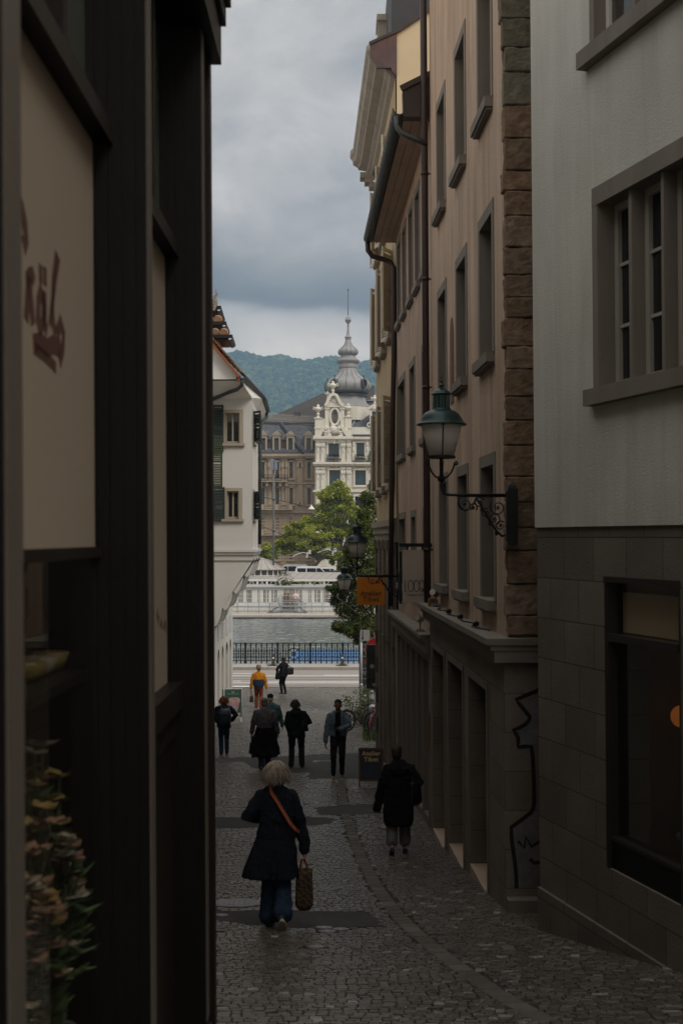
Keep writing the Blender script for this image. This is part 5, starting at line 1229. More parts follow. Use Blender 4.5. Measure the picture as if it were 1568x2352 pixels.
# ------------------------------------------------------------------ bicycles
def bicycle(loc, rz, lean, frame_m, label, basket=False, saddle_m=None, rim_m=None, fender=True):
    t = thing('bicycle', loc, label, 'bicycle', 'bicycles parked at the lane mouth')
    M0 = Matrix.Translation(loc) @ Matrix.Rotation(rz,4,'Z') @ Matrix.Rotation(lean,4,'X')
    r = .345; wb = 1.05
    for x in (0, wb):
        mb = MB(); mb.torus((x,0,r), r-.02, .021, 36, 8); w = mb.build('wheel', rubber, t, M0, smooth=True)
        mb = MB(); mb.torus((x,0,r), r-.05, .011, 36, 6); mb.build('rim', rim_m or steel, w, M0)
        mb = MB()
        for k in range(18):
            a = 2*pi*k/18; mb.bar((x+.02*math.cos(a+1),.02*(-1)**k,r+.02*math.sin(a+1)),(x+(r-.05)*math.cos(a),0,r+(r-.05)*math.sin(a)),.0035)
        mb.tube([(x,-.05,r),(x,.05,r)], .02, 8); mb.build('spokes', steel, w, M0)
        if fender:
            mb = MB(); mb.torus((x,0,r), r+.02, .018, 26, 6, a0=.15 if x else .6, a1=pi*.98); mb.build('mudguard', frame_m, t, M0)
    mb = MB(); bb = (.46,0,.29); st = (.35,0,.80); hd0, hd1 = (.90,0,.62), (.86,0,.82)
    for a, b, q in ((bb,st,.016),(bb,hd0,.018),(st,hd1,.016),((0,.05,r),bb,.010),((0,-.05,r),bb,.010),((0,.05,r),(.36,.01,.76),.008),((0,-.05,r),(.36,-.01,.76),.008),(hd0,hd1,.020),(hd0,(wb,.05,r),.013),(hd0,(wb,-.05,r),.013)): mb.tube([a,b], q, 8)
    mb.build('frame', frame_m, t, M0, smooth=True)
    mb = MB(); mb.tube([(.35,0,.80),(.335,0,.90)], .013, 8); mb.rings([[(x,-w_,.90+h),(x,w_,.90+h),(x,w_*.9,.93+h),(x,-w_*.9,.93+h)] for x,w_,h in ((.17,.03,.01),(.21,.085,.01),(.3,.075,0),(.42,.022,-.01),(.46,.012,-.015))]); mb.build('saddle', saddle_m or rubber, t, M0)
    mb = MB(); mb.tube([(.86,0,.82),(.85,0,.93)], .014, 8); mb.tube([(.70,-.29,.97),(.80,-.27,.96),(.87,-.1,.95),(.87,.1,.95),(.80,.27,.96),(.70,.29,.97)], .012, 8); mb.build('handlebar', steel, t, M0)
    mb = MB(); mb.torus((.46,0,.29), .09, .008, 20, 6); 
    for sg in (-1, 1): mb.bar((.46,.05*sg,.29),(.46+.12*sg,.07*sg,.29-.11*sg),.018); mb.obox((.46+.12*sg,.12*sg,.29-.11*sg),(.09,.1,.02))
    mb.build('crankset', steel, t, M0)
    if basket:
        mb = MB()
        for z in (.72,.82,.92):
            w = .13+.05*(z-.72)/.2; c = .98+.0; pts = [(c-w,-w-.03,z),(c+w,-w-.03,z),(c+w,w+.03,z),(c-w,w+.03,z),(c-w,-w-.03,z)]
            for a, b in zip(pts, pts[1:]): mb.tube([a,b], .006, 5)
        for k in range(7):
            q = -.14+.28*k/6
            for yy in (-1,1): mb.tube([(.98+q*.9,yy*.16,.72),(.98+q*1.1,yy*.2,.92)], .005, 5)
            for xx in (-1,1): mb.tube([(.98+xx*.13,q,.72),(.98+xx*.18,q*1.2,.92)], .005, 5)
        mb.build('basket', galv, t, M0)
    else:
        mb = MB()
        for yy in (-.05,0,.05): mb.tube([(-.18,yy,.72),(.28,yy,.72)], .007, 5)
        mb.tube([(-.18,-.05,.72),(-.18,.05,.72)], .007, 5); mb.tube([(0,.06,r),(-.1,.05,.72)], .006, 5); mb.tube([(0,-.06,r),(-.1,-.05,.72)], .006, 5); mb.build('carrier', steel, t, M0)
    return t
blackf = mat('black_bike_enamel', (.014,.014,.015), .3, .2, 8, 50, 0, coat=.3); redf = mat('red_bike_enamel', (.32,.015,.02), .3, .15, 8, 50, 0, coat=.3); creamt = mat('cream_tyre',(.42,.34,.24),.7,.1,8,50,0)
def gl(px, d): return Vector((X(px,d), d, G(d)))
bicycle(gl(853,42.2)+Vector((0,0,.0)), math.radians(140), .10, blackf, 'black city bicycle with a mudguard turned towards the lane, nearest the kerb')
bicycle(gl(846,40.9), math.radians(83), .14, redf, 'red framed bicycle seen end on between the black one and the pole')
bicycle(gl(866,41.6), math.radians(28), -.08, blackf, 'bicycle with cream tyres half hidden behind the signal pole', rim_m=creamt)
bicycle(gl(842,44.6), math.radians(55), .1, blackf, 'bicycle with a wire basket at the back under the shrubs', basket=True)
t = thing('plastic_bag', P(857,1625,42.6), 'crumpled pale plastic bag tied over a bicycle saddle', 'bag')
mb = MB(); c = P(857,1627,42.6); mb.ell(c, (.15,.17,.13), 14, 10); mb.ell(c+Vector((.1,-.03,-.03)), (.1,.1,.09), 12, 8); o = mb.build('bag', mat('pale_plastic',(.55,.57,.6),.3,.1,12,50,.3), t); mod_remesh(o,.02); mod_disp(o,.06,.05)
# ------------------------------------------------------------------ plants
def leafy(mb, c, r, n, ll, lw, droop=.3, shell=.35, thick=None):
    for k in range(n):
        while True:
            v = Vector((R.uniform(-1,1),R.uniform(-1,1),R.uniform(-1,1)))
            if shell < v.length < 1: break
        p = Vector(c)+Vector((v.x*r[0], v.y*r[1], v.z*r[2]))
        d = Vector((v.x+R.uniform(-.9,.9), v.y+R.uniform(-.9,.9), v.z*.4+R.uniform(-.7,.5)-droop)).normalized()
        s = d.cross(Vector((R.uniform(-1,1),R.uniform(-1,1),R.uniform(-.3,1)))).normalized()
        l = ll*R.uniform(.6,1.25); w = lw*R.uniform(.7,1.2)
        mb.add([p, p+d*l*.45+s*w, p+d*l, p+d*l*.5-s*w], [(0,1,2,3)])
def limb(mb, pts, r0, r1, n=8):
    m = len(pts); mb.tube(pts, [r0+(r1-r0)*i/(m-1) for i in range(m)], n)
bark = mat('tree_bark', (.07,.055,.042), .95, .3, 6, 40, .6)
dark_leaf = mat_island('dark_narrow_leaf', [(0,(.016,.032,.010)),(.5,(.045,.075,.018)),(.8,(.095,.125,.028)),(1,(.23,.21,.045))], .7, .2, 20, 0, .2, .25)
robinia = mat_island('yellow_green_leaf', [(0,(.10,.14,.015)),(.4,(.22,.27,.022)),(.75,(.38,.40,.035)),(1,(.55,.50,.07))], .6, .2, 8, 0, .3, .5)
shrub_leaf = mat_island('shrub_leaf', [(0,(.03,.06,.015)),(.5,(.07,.11,.03)),(.9,(.14,.17,.05)),(1,(.35,.3,.08))], .6, .2, 20, 0, .3, .25)
# dark narrow-leaved tree beside the cream house
D = 52.0; t = thing('tree', (X(880,D), D, G(D)), 'dark narrow-leaved tree hanging over the lane mouth beside the cream house', 'tree')
base = Vector((X(880,D), D, G(D)-.1)); tops = [P(850,1180,D), P(800,1270,D), P(772,1370,D-.5), P(800,1430,D-.8), P(850,1330,D+.6)]
mb = MB(); fork = base+Vector((-.1,0,2.5)); limb(mb, [base, base+Vector((-.05,0,1.2)), fork], .19, .14, 12)
for q in tops: limb(mb, [fork, fork.lerp(q,.4)+Vector((.1,0,.3)), fork.lerp(q,.75)+Vector((0,0,.15)), q], .10, .02)
mb.build('trunk', bark, t, smooth=True)
mb = MB()
for px, py, rp, n in ((862,1115,13,170),(846,1140,16,260),(858,1165,22,420),(836,1178,14,220),(850,1215,26,560),(822,1228,16,280),(838,1262,30,640),(812,1268,20,360),(800,1300,18,300),(852,1310,28,560),(826,1318,30,640),(795,1335,18,300),(778,1352,15,240),(808,1365,26,520),(772,1378,13,200),(845,1370,30,560),(788,1398,17,280),(818,1408,24,420),(783,1436,15,240),(805,1443,18,300),(842,1432,26,460),(826,1462,15,240),(852,1470,14,200),(772,1436,8,90),(758,1350,7,70)):
    c = P(px, py, D+R.uniform(-1.2,1.2)); r = rp/K*D; leafy(mb, c, (r,r*1.4,r), int(n*2.0), .18, .024, .45, .1)
mb.build('crown', dark_leaf, t)
# yellow-green trees on the far bank
def bank_tree(px, D, blobs, lab, trunk_top):
    g = FZ if D > 161 else WZ
    t = thing('tree', (X(px,D), D, FZ), lab, 'tree', 'yellow green trees on the far bank'); base = Vector((X(px,D), D, FZ-.2))
    mb = MB(); fork = P(trunk_top[0], trunk_top[1], D); limb(mb, [base, base.lerp(fork,.5), fork], .35, .22, 10)
    for b in blobs: 
        q = P(b[0], b[1], D); limb(mb, [fork, fork.lerp(q,.5)+Vector((0,0,.4)), q], .16, .03, 6)
    mb.build('trunk', bark, t)
    mb = MB()
    for px_, py_, rp in blobs:
        r = rp/K*D
        for k in range(max(5,int(rp/1.7))):
            v = Vector((R.gauss(0,.45),R.gauss(0,.5),R.gauss(0,.42)))*r; c = P(px_,py_,D)+v; q = r*R.uniform(.22,.42)
            leafy(mb, c, (q*1.25,q*1.25,q*.75), int(70+rp*1.5), .38, .11, .15, .1)
    mb.build('crown', robinia, t)
bank_tree(775, 172, ((770,1122,20),(750,1135,20),(795,1150,22),(752,1150,22),(788,1140,20),(742,1180,22),(772,1172,30),(800,1180,22),(730,1205,18),(758,1210,26),(790,1215,28),(820,1200,18),(815,1235,24),(840,1225,22),(835,1185,20),(800,1155,16),(812,1258,20),(735,1165,14),(705,1195,12),(738,1276,13),(760,1282,13),(782,1283,15),(803,1278,18)), 'tall yellow green tree in front of the cream domed building', (780,1275))
bank_tree(690, 168, ((690,1205,14),(672,1222,20),(705,1222,22),(655,1240,18),(685,1245,26),(718,1245,24),(640,1258,14),(663,1262,15),(700,1264,16),(735,1262,15),(745,1240,18),(768,1268,13)), 'lower wide yellow green tree in front of the brown building', (735,1285))
bank_tree(612, 176, ((612,1258,13),(600,1272,13),(622,1276,13),(608,1290,12)), 'small yellow green tree next to the white bay house', (612,1300))
bank_tree(855, 178, ((850,1215,20),(870,1235,22),(860,1260,20)), 'yellow green tree mostly hidden behind the dark narrow-leaved tree', (858,1285))
# shrubs by the bicycles
for px, d, rr, lab in ((842,47.5,.62,'upper flowering shrub between the sign posts'),(829,45.8,.5,'low shrub spilling over the kerb left of the bicycles'),(858,46.8,.6,'bushy shrub behind the traffic signal pole')):
    t = thing('shrub', (X(px,d), d, G(d)), lab, 'shrub', 'shrubs at the lane mouth'); c = Vector((X(px,d), d, G(d)))
    mb = MB()
    for k in range(9): limb(mb, [c, c+Vector((R.uniform(-.3,.3),R.uniform(-.3,.3),.5)), c+Vector((R.uniform(-.6,.6)*rr,R.uniform(-.5,.5)*rr,R.uniform(.7,1.5)*rr*1.2))], .018, .005, 5)
    mb.build('stems', bark, t)
    mb = MB()
    for k in range(14): leafy(mb, c+Vector((R.gauss(0,.42)*rr,R.gauss(0,.4)*rr,R.uniform(.25,1.9)*rr)), (rr*.36,)*3, 70, .085, .022, .1, 0)
    mb.build('foliage', shrub_leaf, t)
grass_m = mat_island('grass_blades', [(0,(.03,.06,.012)),(1,(.10,.14,.03))], .7, .1, 10, 0)
mb = MB()
for k in range(1500):
    if k < 1100: d = R.uniform(39.6,46.5); px = R.uniform(834,866)
    else: d = R.uniform(71,71.6); px = R.choice((620,632,780,792))+R.gauss(0,4)
    c = Vector((X(px,d), d, G(d) if d < 60 else .15)); h = R.uniform(.06,.3)*(1 if d < 60 else .6); a = R.uniform(0,6.3); q = Vector((math.cos(a),math.sin(a),0))
    mb.add([c-q*.008, c+q*.008, c+q.cross(Vector((0,0,1)))*h*.4+Vector((0,0,h))], [(0,1,2)])
tag(mb.build('grass', grass_m, origin=(0,40,0)), 'green grass and weeds round the bicycles and post feet', 'grass', kind='stuff')
# ------------------------------------------------------------------ quay railing
RD = 72.6; t = thing('quay_railing', (X(690,RD), RD, .15), 'dark green cast iron railing with ship wheel motif along the quay', 'railing')
rail_m = mat('railing_iron', (.009,.015,.015), .45, .2, 5, 50, 0, metal=.2)
rz0, rz1 = .15, Z(1476.5,RD); x0, x1 = X(440,RD), X(900,RD)
mb = MB(); mb.box(x0, x1, RD-.045, RD+.045, rz1-.05, rz1); mb.box(x0, x1, RD-.02, RD+.02, rz1-.14, rz1-.11); mb.box(x0, x1, RD-.025, RD+.025, rz0+.14, rz0+.18); mb.box(x0, x1, RD-.02, RD+.02, rz0+.52, rz0+.55); mb.build('handrail', rail_m, t)
posts_px = [627.5-125.5, 563.5, 636.5, 704.0+5, 0]
pz = [501, 563.5, 637.5, 712.5, 787, 861]
wheel_c = 674.5
for px in pz:
    mb = MB(); c = X(px,RD); mb.box(c-.075, c+.075, RD-.08, RD+.08, rz0-.02, rz0+.16); mb.box(c-.055, c+.055, RD-.06, RD+.06, rz0+.16, rz1-.16); mb.box(c-.07, c+.07, RD-.075, RD+.075, rz1-.16, rz1+.015); mb.build('post', rail_m, t)
bar = []
for a, b in zip(pz, pz[1:]):
    n = 5
    for i in range(1, n+1): bar.append(a+(b-a)*i/(n+1))
for i, px in enumerate(bar):
    c = X(px,RD); mb = MB(); mb.box(c-.032, c+.032, RD-.03, RD+.03, rz0-.05, rz1-.05); mb.build('baluster', rail_m, t)
def motif(cx):
    mb = MB(); cz = rz0+.535; y = RD
    for sg in (-1,1):
        mb.tube([(cx,y,cz), (cx,y,cz+sg*.30)], .022, 5); mb.ell((cx,y,cz+sg*.31), (.025,.012,.05), 6, 5)
        for sx in (-1,1):
            pts = [Vector((cx,y,cz+sg*.10))]+[Vector((cx+sx*(.062+.045*math.cos(a)), y, cz+sg*(.17+.045*math.sin(a)))) for a in [(-2.4+q*.62) for q in range(9)]]
            mb.tube(pts, .018, 5)
    mb.obox((cx,y,cz), (.09,.02,.09), 0, 0, pi/4)
    return mb
allx = sorted(pz+bar)
for a, b in zip(allx, allx[1:]):
    if abs((a+b)/2-wheel_c) < 13: continue
    motif(X((a+b)/2,RD)).build('ornament', rail_m, t)
mb = MB(); c = Vector((X(wheel_c,RD), RD-.03, rz0+.535)); mb.torus(c, .31, .028, 32, 6); mb.torus(c, .09, .03, 16, 6)
for k in range(8): a = k*pi/4; mb.tube([c+Vector((.08*math.cos(a),0,.08*math.sin(a))), c+Vector((.42*math.cos(a),0,.42*math.sin(a)))], .022, 6); mb.ell(c+Vector((.43*math.cos(a),0,.43*math.sin(a))), (.035,.03,.035), 6, 5)
mb.build('wheel_ornament', rail_m, t)

# ------------------------------------------------------------------ covered boats at the quay
blue_tarp = mat('blue_tarpaulin', (.045,.125,.27), .5, .3, 1.5, 12, .6, .03); white_tarp = mat('white_tarpaulin', (.55,.55,.52), .6, .12, 1.5, 12, .5, .03); hull_m = mat('boat_hull', (.42,.36,.30), .5, .15, 2, 30, .1)
def boat(x, y, L_, B_, top, tm, lab, rz=0):
    t = thing('boat', (x, y, WZ), lab, 'boat', 'tarpaulin covered boats moored at the quay'); M0 = Matrix.Translation((x,y,WZ)) @ Matrix.Rotation(rz,4,'Z')
    mb = MB(); rs = []
    for i in range(13):
        u = -1+2*i/12; w = B_/2*(1-max(0,u)**2.6*.92-(.12 if u < -.9 else 0)); sh = .75+.25*max(0,u)**2
        rs.append([(u*L_/2, -w, sh), (u*L_/2, -w*.8, .1), (u*L_/2, 0, -.25), (u*L_/2, w*.8, .1), (u*L_/2, w, sh)])
    mb.rings(rs, cap=True, closed=False); mb.build('hull', hull_m, t, M0)
    mb = MB(); rs = []
    for i in range(25):
        u = -.97+1.92*i/24; w = B_/2*(1-max(0,u)**2.6*.92)*1.03; sh = .72+.25*max(0,u)**2; pk = top-.10*abs(math.sin(i*pi/8))-.35*max(0,u)**2-.25*max(0,-u-.5)+R.uniform(-.03,.03)
        rs.append([(u*L_/2, -w, sh-.12+R.uniform(-.04,.04)), (u*L_/2, -w*.98, sh+.05), (u*L_/2, -w*.55, sh+(pk-sh)*.55+R.uniform(-.05,.05)), (u*L_/2, 0, pk), (u*L_/2, w*.55, sh+(pk-sh)*.55+R.uniform(-.05,.05)), (u*L_/2, w*.98, sh+.05), (u*L_/2, w, sh-.12)])
    mb.rings(rs, cap=True, closed=False); mb.build('tarpaulin', tm, t, M0, smooth=False)
    mb = MB()
    for q in (-.5,.1,.6): mb.tube([Matrix.Translation((0,0,0)) @ Vector((q*L_/2,-B_/2,.55)), Vector((q*L_/2+.2,-B_/2-.05,.2))], .02, 5)
    mb.build('lines', white_sign, t, M0)
boat(X(772,79.5), 79.5, 5.6, 2.1, 1.85, blue_tarp, 'boat under a bright blue tarpaulin behind the railing wheel', .05)
boat(X(830,77.5), 77.5, 4.6, 2.0, 1.45, blue_tarp, 'boat under a blue tarpaulin behind the right end of the railing', -.05)
boat(X(648,76.5), 76.5, 3.4, 1.6, 1.2, blue_tarp, 'low boat with a blue cover behind the walking woman in black', .1)
boat(X(715,75.2), 75.2, 5.4, 1.5, 1.2, white_tarp, 'boat with a pale cover close under the railing wheel', -.04)
boat(X(560,78.5), 78.5, 4.4, 1.7, .95, white_tarp, 'pale covered boat behind the left end of the railing', .08)
t = thing('landing_stage', (X(640,74.6), 74.6, WZ), 'long pale wooden landing stage at water level below the railing', 'jetty')
mb = MB()
for k in range(60): mb.box(-8+k*.27, -8+k*.27+.25, 73.7, 74.6, WZ+.95, WZ+1.0)
mb.build('deck', mat('bleached_planks',(.42,.35,.29),.85,.2,3,30,.2), t)
for k in range(6): mb = MB(); mb.tube([(-7.5+3*k,74.5,WZ-.5),(-7.5+3*k,74.5,WZ+1.3)], .09, 8); mb.build('pile', wood_brown, t)

# ------------------------------------------------------------------ floating bath house across the river
bw_paint = mat('bath_white_paint', (.60,.60,.57), .7, .07, .8, 20, .1, streak=.25); lead = mat('lead_roof', (.30,.28,.26), .6, .15, .6, 8, .1)
DW = 146.0; t = thing('bath_house', (X(690,DW), DW, WZ), 'long white wooden bath house with many windows floating across the river', 'bath house')
xl, xr = X(480,DW), X(860,DW); z0, z1 = Z(1404,DW), Z(1349,DW)
panes = []
for a, b in ((505,516),(529,541.5),(547.5,558.5),(566,578.5),(591,598),(604.5,617),(623.5,636.5),(686.5,695),(707.5,715.5),(722.5,735.5),(741.5,756),(764,774),(780,792),(800,812)): panes.append((X(a,DW), X(b,DW), Z(1384,DW), Z(1355,DW)))
wf = Fr(0, DW, 1, 0, 0, -1)
mb = MB(); wall_grid(mb, xl, xr, z0-ZC, z1-ZC, [(p[0],p[1],p[2]-ZC,p[3]-ZC) for p in panes]); mb.box(xl, xr, -3.2, -.25, z0-ZC, z1-ZC)
for k in range(24):
    q = xl+(xr-xl)*k/23; mb.box(q-.04, q+.04, 0, .05, z0-ZC, z1-ZC-.1)
mb.build('wall', bw_paint, t, wf.M)
for p in panes:
    mb = MB(); a, b, c, d = p[0], p[1], p[2]-ZC, p[3]-ZC; mb.box(a, b, -.12, -.07, c, d); w = mb.build('window', mat_glass_dark('bath_window_glass',(.10,.095,.08),.15), t, wf.M)
    mb = MB()
    for k in range(5): q = a+(b-a)*k/4; mb.box(q-.02, q+.02, -.07, .012, c, d)
    for k in range(4): q = c+(d-c)*k/3; mb.box(a, b, -.07, .008, q-.02, q+.02)
    mb.build('bars', white_wood, w, wf.M)
mb = MB(); mb.box(xl-.2, xr+.2, DW-.28, DW+.3, z1, z1+.16); mb.box(xl, xr, DW-.10, DW, z0+.95-.4, z0+.65); mb.build('cornice', mat('pale_blue_trim',(.42,.45,.47),.6,.1,1,20,.1), t)
mb = MB(); mb.box(X(651,DW), X(684,DW), DW-.02, DW+.0, z0, Z(1353,DW)); dr = mb.build('doorway', mat('bath_doorway',(.30,.27,.22),.8,.2,2,20,0), t)
mb = MB()
for px in (653,661): mb.tube([P(px,1404,DW-.3), P(px+1,1362,DW-.3)], .09, 6)
mb.build('palm_stems', wood_brown, dr)
mb = MB(); c = P(679,1372,DW-.6); mb.ell(c, (.42,.3,.42), 10, 8); mb.tube([c, c+Vector((0,0,1.0))], .03, 5); mb.build('buoy', mat('white_red_buoy',(.55,.42,.40),.6,.2,1,8,0), t)
# roof terrace and upper pavilion
DU = 155.0; ze = Z(1331,DU)
mb = MB(); mb.box(X(520,DU), X(860,DU), DW+.3, DU+8, z1-.05, z1+.02); mb.build('terrace', lead, t)
mb = MB(); a, b = X(556,DU), X(840,DU)
A = [(a,DU,ze),(b,DU,ze),(b,DU+4.5,Z(1319,DU)),(a+1.2,DU+4.5,Z(1319,DU))]; mb.add(A+[(p[0],p[1],p[2]+.12) for p in A], [(3,2,1,0),(4,5,6,7),(0,1,5,4),(1,2,6,5),(2,3,7,6),(3,0,4,7)])
k = a
while k < b: mb.bar((k+.0,DU+.05,ze+.14),(k+.9,DU+4.5,Z(1319,DU)+.14),.07); k += 1.0
mb.build('roof', lead, t)
mb = MB(); mb.box(a, b, DU-.1, DU+.05, ze-.22, ze+.06); mb.build('eave_board', bw_paint, t)
for px in (565,591,613,642,712,744,790):
    mb = MB(); q = X(px,DU); mb.box(q-.13, q+.13, DU-.05, DU+.2, z1, ze-.2)
    for sg in (-1,1): mb.tube([(q+sg*.1,DU,ze-1.0),(q+sg*.45,DU,ze-.5),(q+sg*.6,DU,ze-.22)], .05, 5)
    mb.build('post', bw_paint, t)
mb = MB(); mb.box(a, b, DU+3, DU+3.2, z1, ze); mb.build('back_wall', mat('bath_back_wall',(.10,.085,.07),.8,.3,.5,6,0), t)
pc = Vector((X(602,DU+4), DU+4, 0)); zb0 = Z(1311,DU)
mb = MB(); prof = [(2.8,0),(2.85,.10),(2.25,.32),(1.7,.68),(1.15,1.05),(.7,1.22),(.42,1.28),(.38,1.38),(.04,1.48)]
mb.lathe([(r,z) for r,z in prof], 16, (pc.x,pc.y,zb0))
for k in range(16): an = 2*pi*k/16; mb.tube([(pc.x+r*math.cos(an),pc.y+r*math.sin(an),zb0+z+.03) for r,z in prof[1:7]], .05, 5)
mb.build('pavilion_roof', lead, t)
mb = MB(); mb.lathe([(2.4,-.75),(2.4,.0)], 16, (pc.x,pc.y,zb0)); mb.build('pavilion_frieze', mat('bath_back_wall',(0,0,0)), t)
mb = MB()
for k in range(20): an = 2*pi*k/20; mb.bar((pc.x+2.45*math.cos(an),pc.y+2.45*math.sin(an),zb0-.75),(pc.x+2.45*math.cos(an),pc.y+2.45*math.sin(an),zb0),.14)
mb.lathe([(2.42,-.78),(2.6,-.76),(2.6,-.62),(2.42,-.6)], 20, (pc.x,pc.y,zb0)); mb.build('pavilion_posts', bw_paint, t)
# deck, railing and steps
t2 = thing('swim_deck', (X(690,142), 142, WZ), 'pale floating wooden deck in front of the white bath house', 'deck')
zd = Z(1413.5,138.7)
mb = MB(); k = xl
while k < xr+.5: mb.box(k, k+.5, 138.7, 145.9, zd-.22, zd); k += .52
mb.build('planks', mat('grey_deck_planks',(.36,.32,.28),.85,.2,1.5,20,.1), t2)
mb = MB(); mb.box(xl, xr, 138.75, 145.8, WZ-.2, zd-.25); mb.build('float', rubber, t2)
t3 = thing('deck_railing', (X(690,143), 143, zd), 'thin grey metal railing and steps along the bath house deck', 'railing')
D3 = 142.5; mb = MB()
for zz in (.35, .75, 1.15): mb.tube([(xl,D3,zd+zz),(xr,D3,zd+zz)], .035, 6)
mb.build('rails', galv, t3)
for k in range(17):
    q = xl+(xr-xl)*k/16; mb = MB(); mb.tube([(q,D3,zd),(q,D3,zd+1.15)], .035, 6); mb.build('post', galv, t3)
for sx, lab in ((634,-1),(690,1)):
    mb = MB(); top = P(641 if lab < 0 else 683, 1392, 144); bot = P(618 if lab < 0 else 703, 1407, 143)
    for dz in (0, .9): mb.tube([top+Vector((0,0,dz)), bot+Vector((0,0,dz))], .04, 6)
    for k in range(5): c = top.lerp(bot,(k+.5)/5); mb.obox(c, (.5,.9,.06)); mb.tube([c,c+Vector((0,0,.9))], .03, 5)
    mb.build('steps', galv, t3)
mb = MB(); a, b = P(641,1391,144), P(683,1391,144); mb.box(a.x, b.x, 143.5, 145.5, a.z-.1, a.z)
for q in range(6): x = a.x+(b.x-a.x)*q/5; mb.tube([(x,143.5,a.z),(x,143.5,a.z+1.1)], .035, 6)
mb.tube([(a.x,143.5,a.z+1.1),(b.x,143.5,a.z+1.1)], .04, 6); mb.tube([(a.x,143.5,a.z+.55),(b.x,143.5,a.z+.55)], .03, 6)
mb.box(a.x+.4, b.x-.4, 143.9, 145.2, zd, a.z-.1); mb.build('landing', galv, t3)
# potted palm and banana plants on the terrace
palm_leaf = mat_island('palm_leaf', [(0,(.05,.06,.02)),(.6,(.10,.11,.035)),(1,(.19,.18,.06))], .6, .2, 8, 0)
t = thing('palm_tree', P(651,1348,151), 'shaggy potted fan palm on the bath house terrace', 'palm'); c = P(651,1350,151)
mb = MB(); mb.tube([c, c+Vector((0,0,.9))], .22, 8); mb.build('trunk', bark, t)
mb = MB()
for k in range(46):
    a = R.uniform(0,6.28); el = R.uniform(-.6,1.3); d = Vector((math.cos(a)*math.cos(el),math.sin(a)*math.cos(el),math.sin(el))); e = c+Vector((0,0,.9))+d*R.uniform(.5,.9)
    for q in range(9):
        f = (d+Vector((R.uniform(-.7,.7),R.uniform(-.7,.7),R.uniform(-.7,.3)))).normalized()*R.uniform(.4,.65); s = f.cross(Vector((0,0,1))).normalized()*.035
        mb.add([e, e+f*.5+s, e+f+Vector((0,0,-.15)), e+f*.5-s], [(0,1,2,3)])
mb.build('fronds', palm_leaf, t)
ban_m = mat('banana_leaf', (.22,.26,.05), .5, .25, 2, 20, 0)
for px, lab in ((667,'banana plant just right of the palm on the terrace'),(695,'banana plant in the middle of the terrace'),(722,'banana plant right of the terrace post with a raised leaf')):
    t = thing('banana_plant', P(px,1349,150), lab, 'plant', 'banana plants on the bath house terrace'); c = P(px,1350,150)
    mb = MB(); mb.tube([c, c+Vector((0,0,.5))], .09, 7); mb.build('stem', ban_m, t)
    for k in range(5):
        a = R.uniform(-.6,.6)+(pi if k % 2 else 0); L_ = R.uniform(.9,1.5); mb = MB(); rs = []
        for i in range(7):
            u = i/6; w = .02+.2*math.sin(pi*u)**.8; p = c+Vector((math.cos(a)*L_*u, math.sin(a)*L_*u, .5+.75*u-.85*u*u)); rs.append([p+Vector((0,-w,.06)), p, p+Vector((0,w,.06))])
        mb.rings(rs, cap=False, closed=False); mb.build('leaf', ban_m, t)

# ------------------------------------------------------------------ vans and cars on the far quay
van_white = mat('white_van_paint', (.62,.63,.65), .25, .05, 1, 10, 0, coat=.4); car_dark = mat('dark_car_paint', (.02,.021,.025), .25, .1, 1, 10, 0, coat=.4)
def van(px, d, L_, H, body_m, lab, flip=1, nose=.24, cat='van', decal=None):
    g = FZ; cx = X(px,d); t = thing('van' if cat == 'van' else 'parked_car', (cx,d,g), lab, cat, 'vehicles on the far quay'); M0 = Matrix.Translation((cx,d,g)) @ Matrix.Scale(flip,4,(1,0,0)); W = .92
    a = L_/2; hb = H*.52; xn = a-L_*nose; xw = a-L_*(nose-.02)+.0
    prof = [(-a,.32),(-a-.02,H*.5),(-a+.06,H*.86),(-a+.3,H*.99),(xn-L_*.19,H),(xn-L_*.12,H*.97),(xn+.12,H*.60),(a-.2,H*.5),(a-.02,H*.36),(a,.32)]
    mb = MB(); mb.rings([[(x,y*(W if z < H*.6 else W*.90),z) for x,z in prof] for y in (-1,1)]); o = mb.build('body', body_m, t, M0); mod_bevel(o, .06, 2)
    wz0, wz1 = H*.60, H*.88
    segs = [(-a+.28, -a+L_*.28), (-a+L_*.31, xn-L_*.22)] if L_ > 4.3 else [(-a+.35, xn-L_*.22)]
    for sg in (segs+[(xn-L_*.20, xn-.02)]):
        for y in (-1,1):
            mb = MB(); top = sg[1] if sg[1] < xn-.1 else xn-L_*.11; yy = y*(W*.925+.012); mb.add([(sg[0],yy,wz0),(sg[1],yy,wz0),(top,y*(W*.90+.02),wz1),(sg[0],y*(W*.90+.02),wz1)], [(0,1,2,3)]); mb.build('window', dark_glass, t, M0)
    mb = MB(); mb.add([(xn+.12+.03,-W*.8,H*.62),(xn+.12+.03,W*.8,H*.62),(xn-L_*.12+.05,W*.76,H*.94),(xn-L_*.12+.05,-W*.76,H*.94)], [(0,1,2,3)]); mb.build('windscreen', dark_glass, t, M0)
    for x in (-a+L_*.19, a-L_*.18):
        for y in (-1,1):
            mb = MB(); mb.torus((x,y*W*.93,.33), .24, .09, 20, 8); mb.tube([(x,y*W*.80,.33),(x,y*W*.98,.33)], .22, 14); mb.build('wheel', rubber, t, M0)
    for y in (-1,1):
        mb = MB(); mb.obox((a-.12,y*W*.68,H*.40), (.22,.34,.18)); mb.build('headlight', frost, t, M0)
        mb = MB(); mb.obox((xn+.0,y*(W+.12),H*.60), (.14,.16,.2)); mb.build('mirror', car_dark, t, M0)
    if decal:
        mb = MB(); put_text(mb, decal, .55, (-.5*flip, -W-.02, H*.33), depth=.01, sx=flip); mb.build('lettering', black_paint, t, M0)
    return t
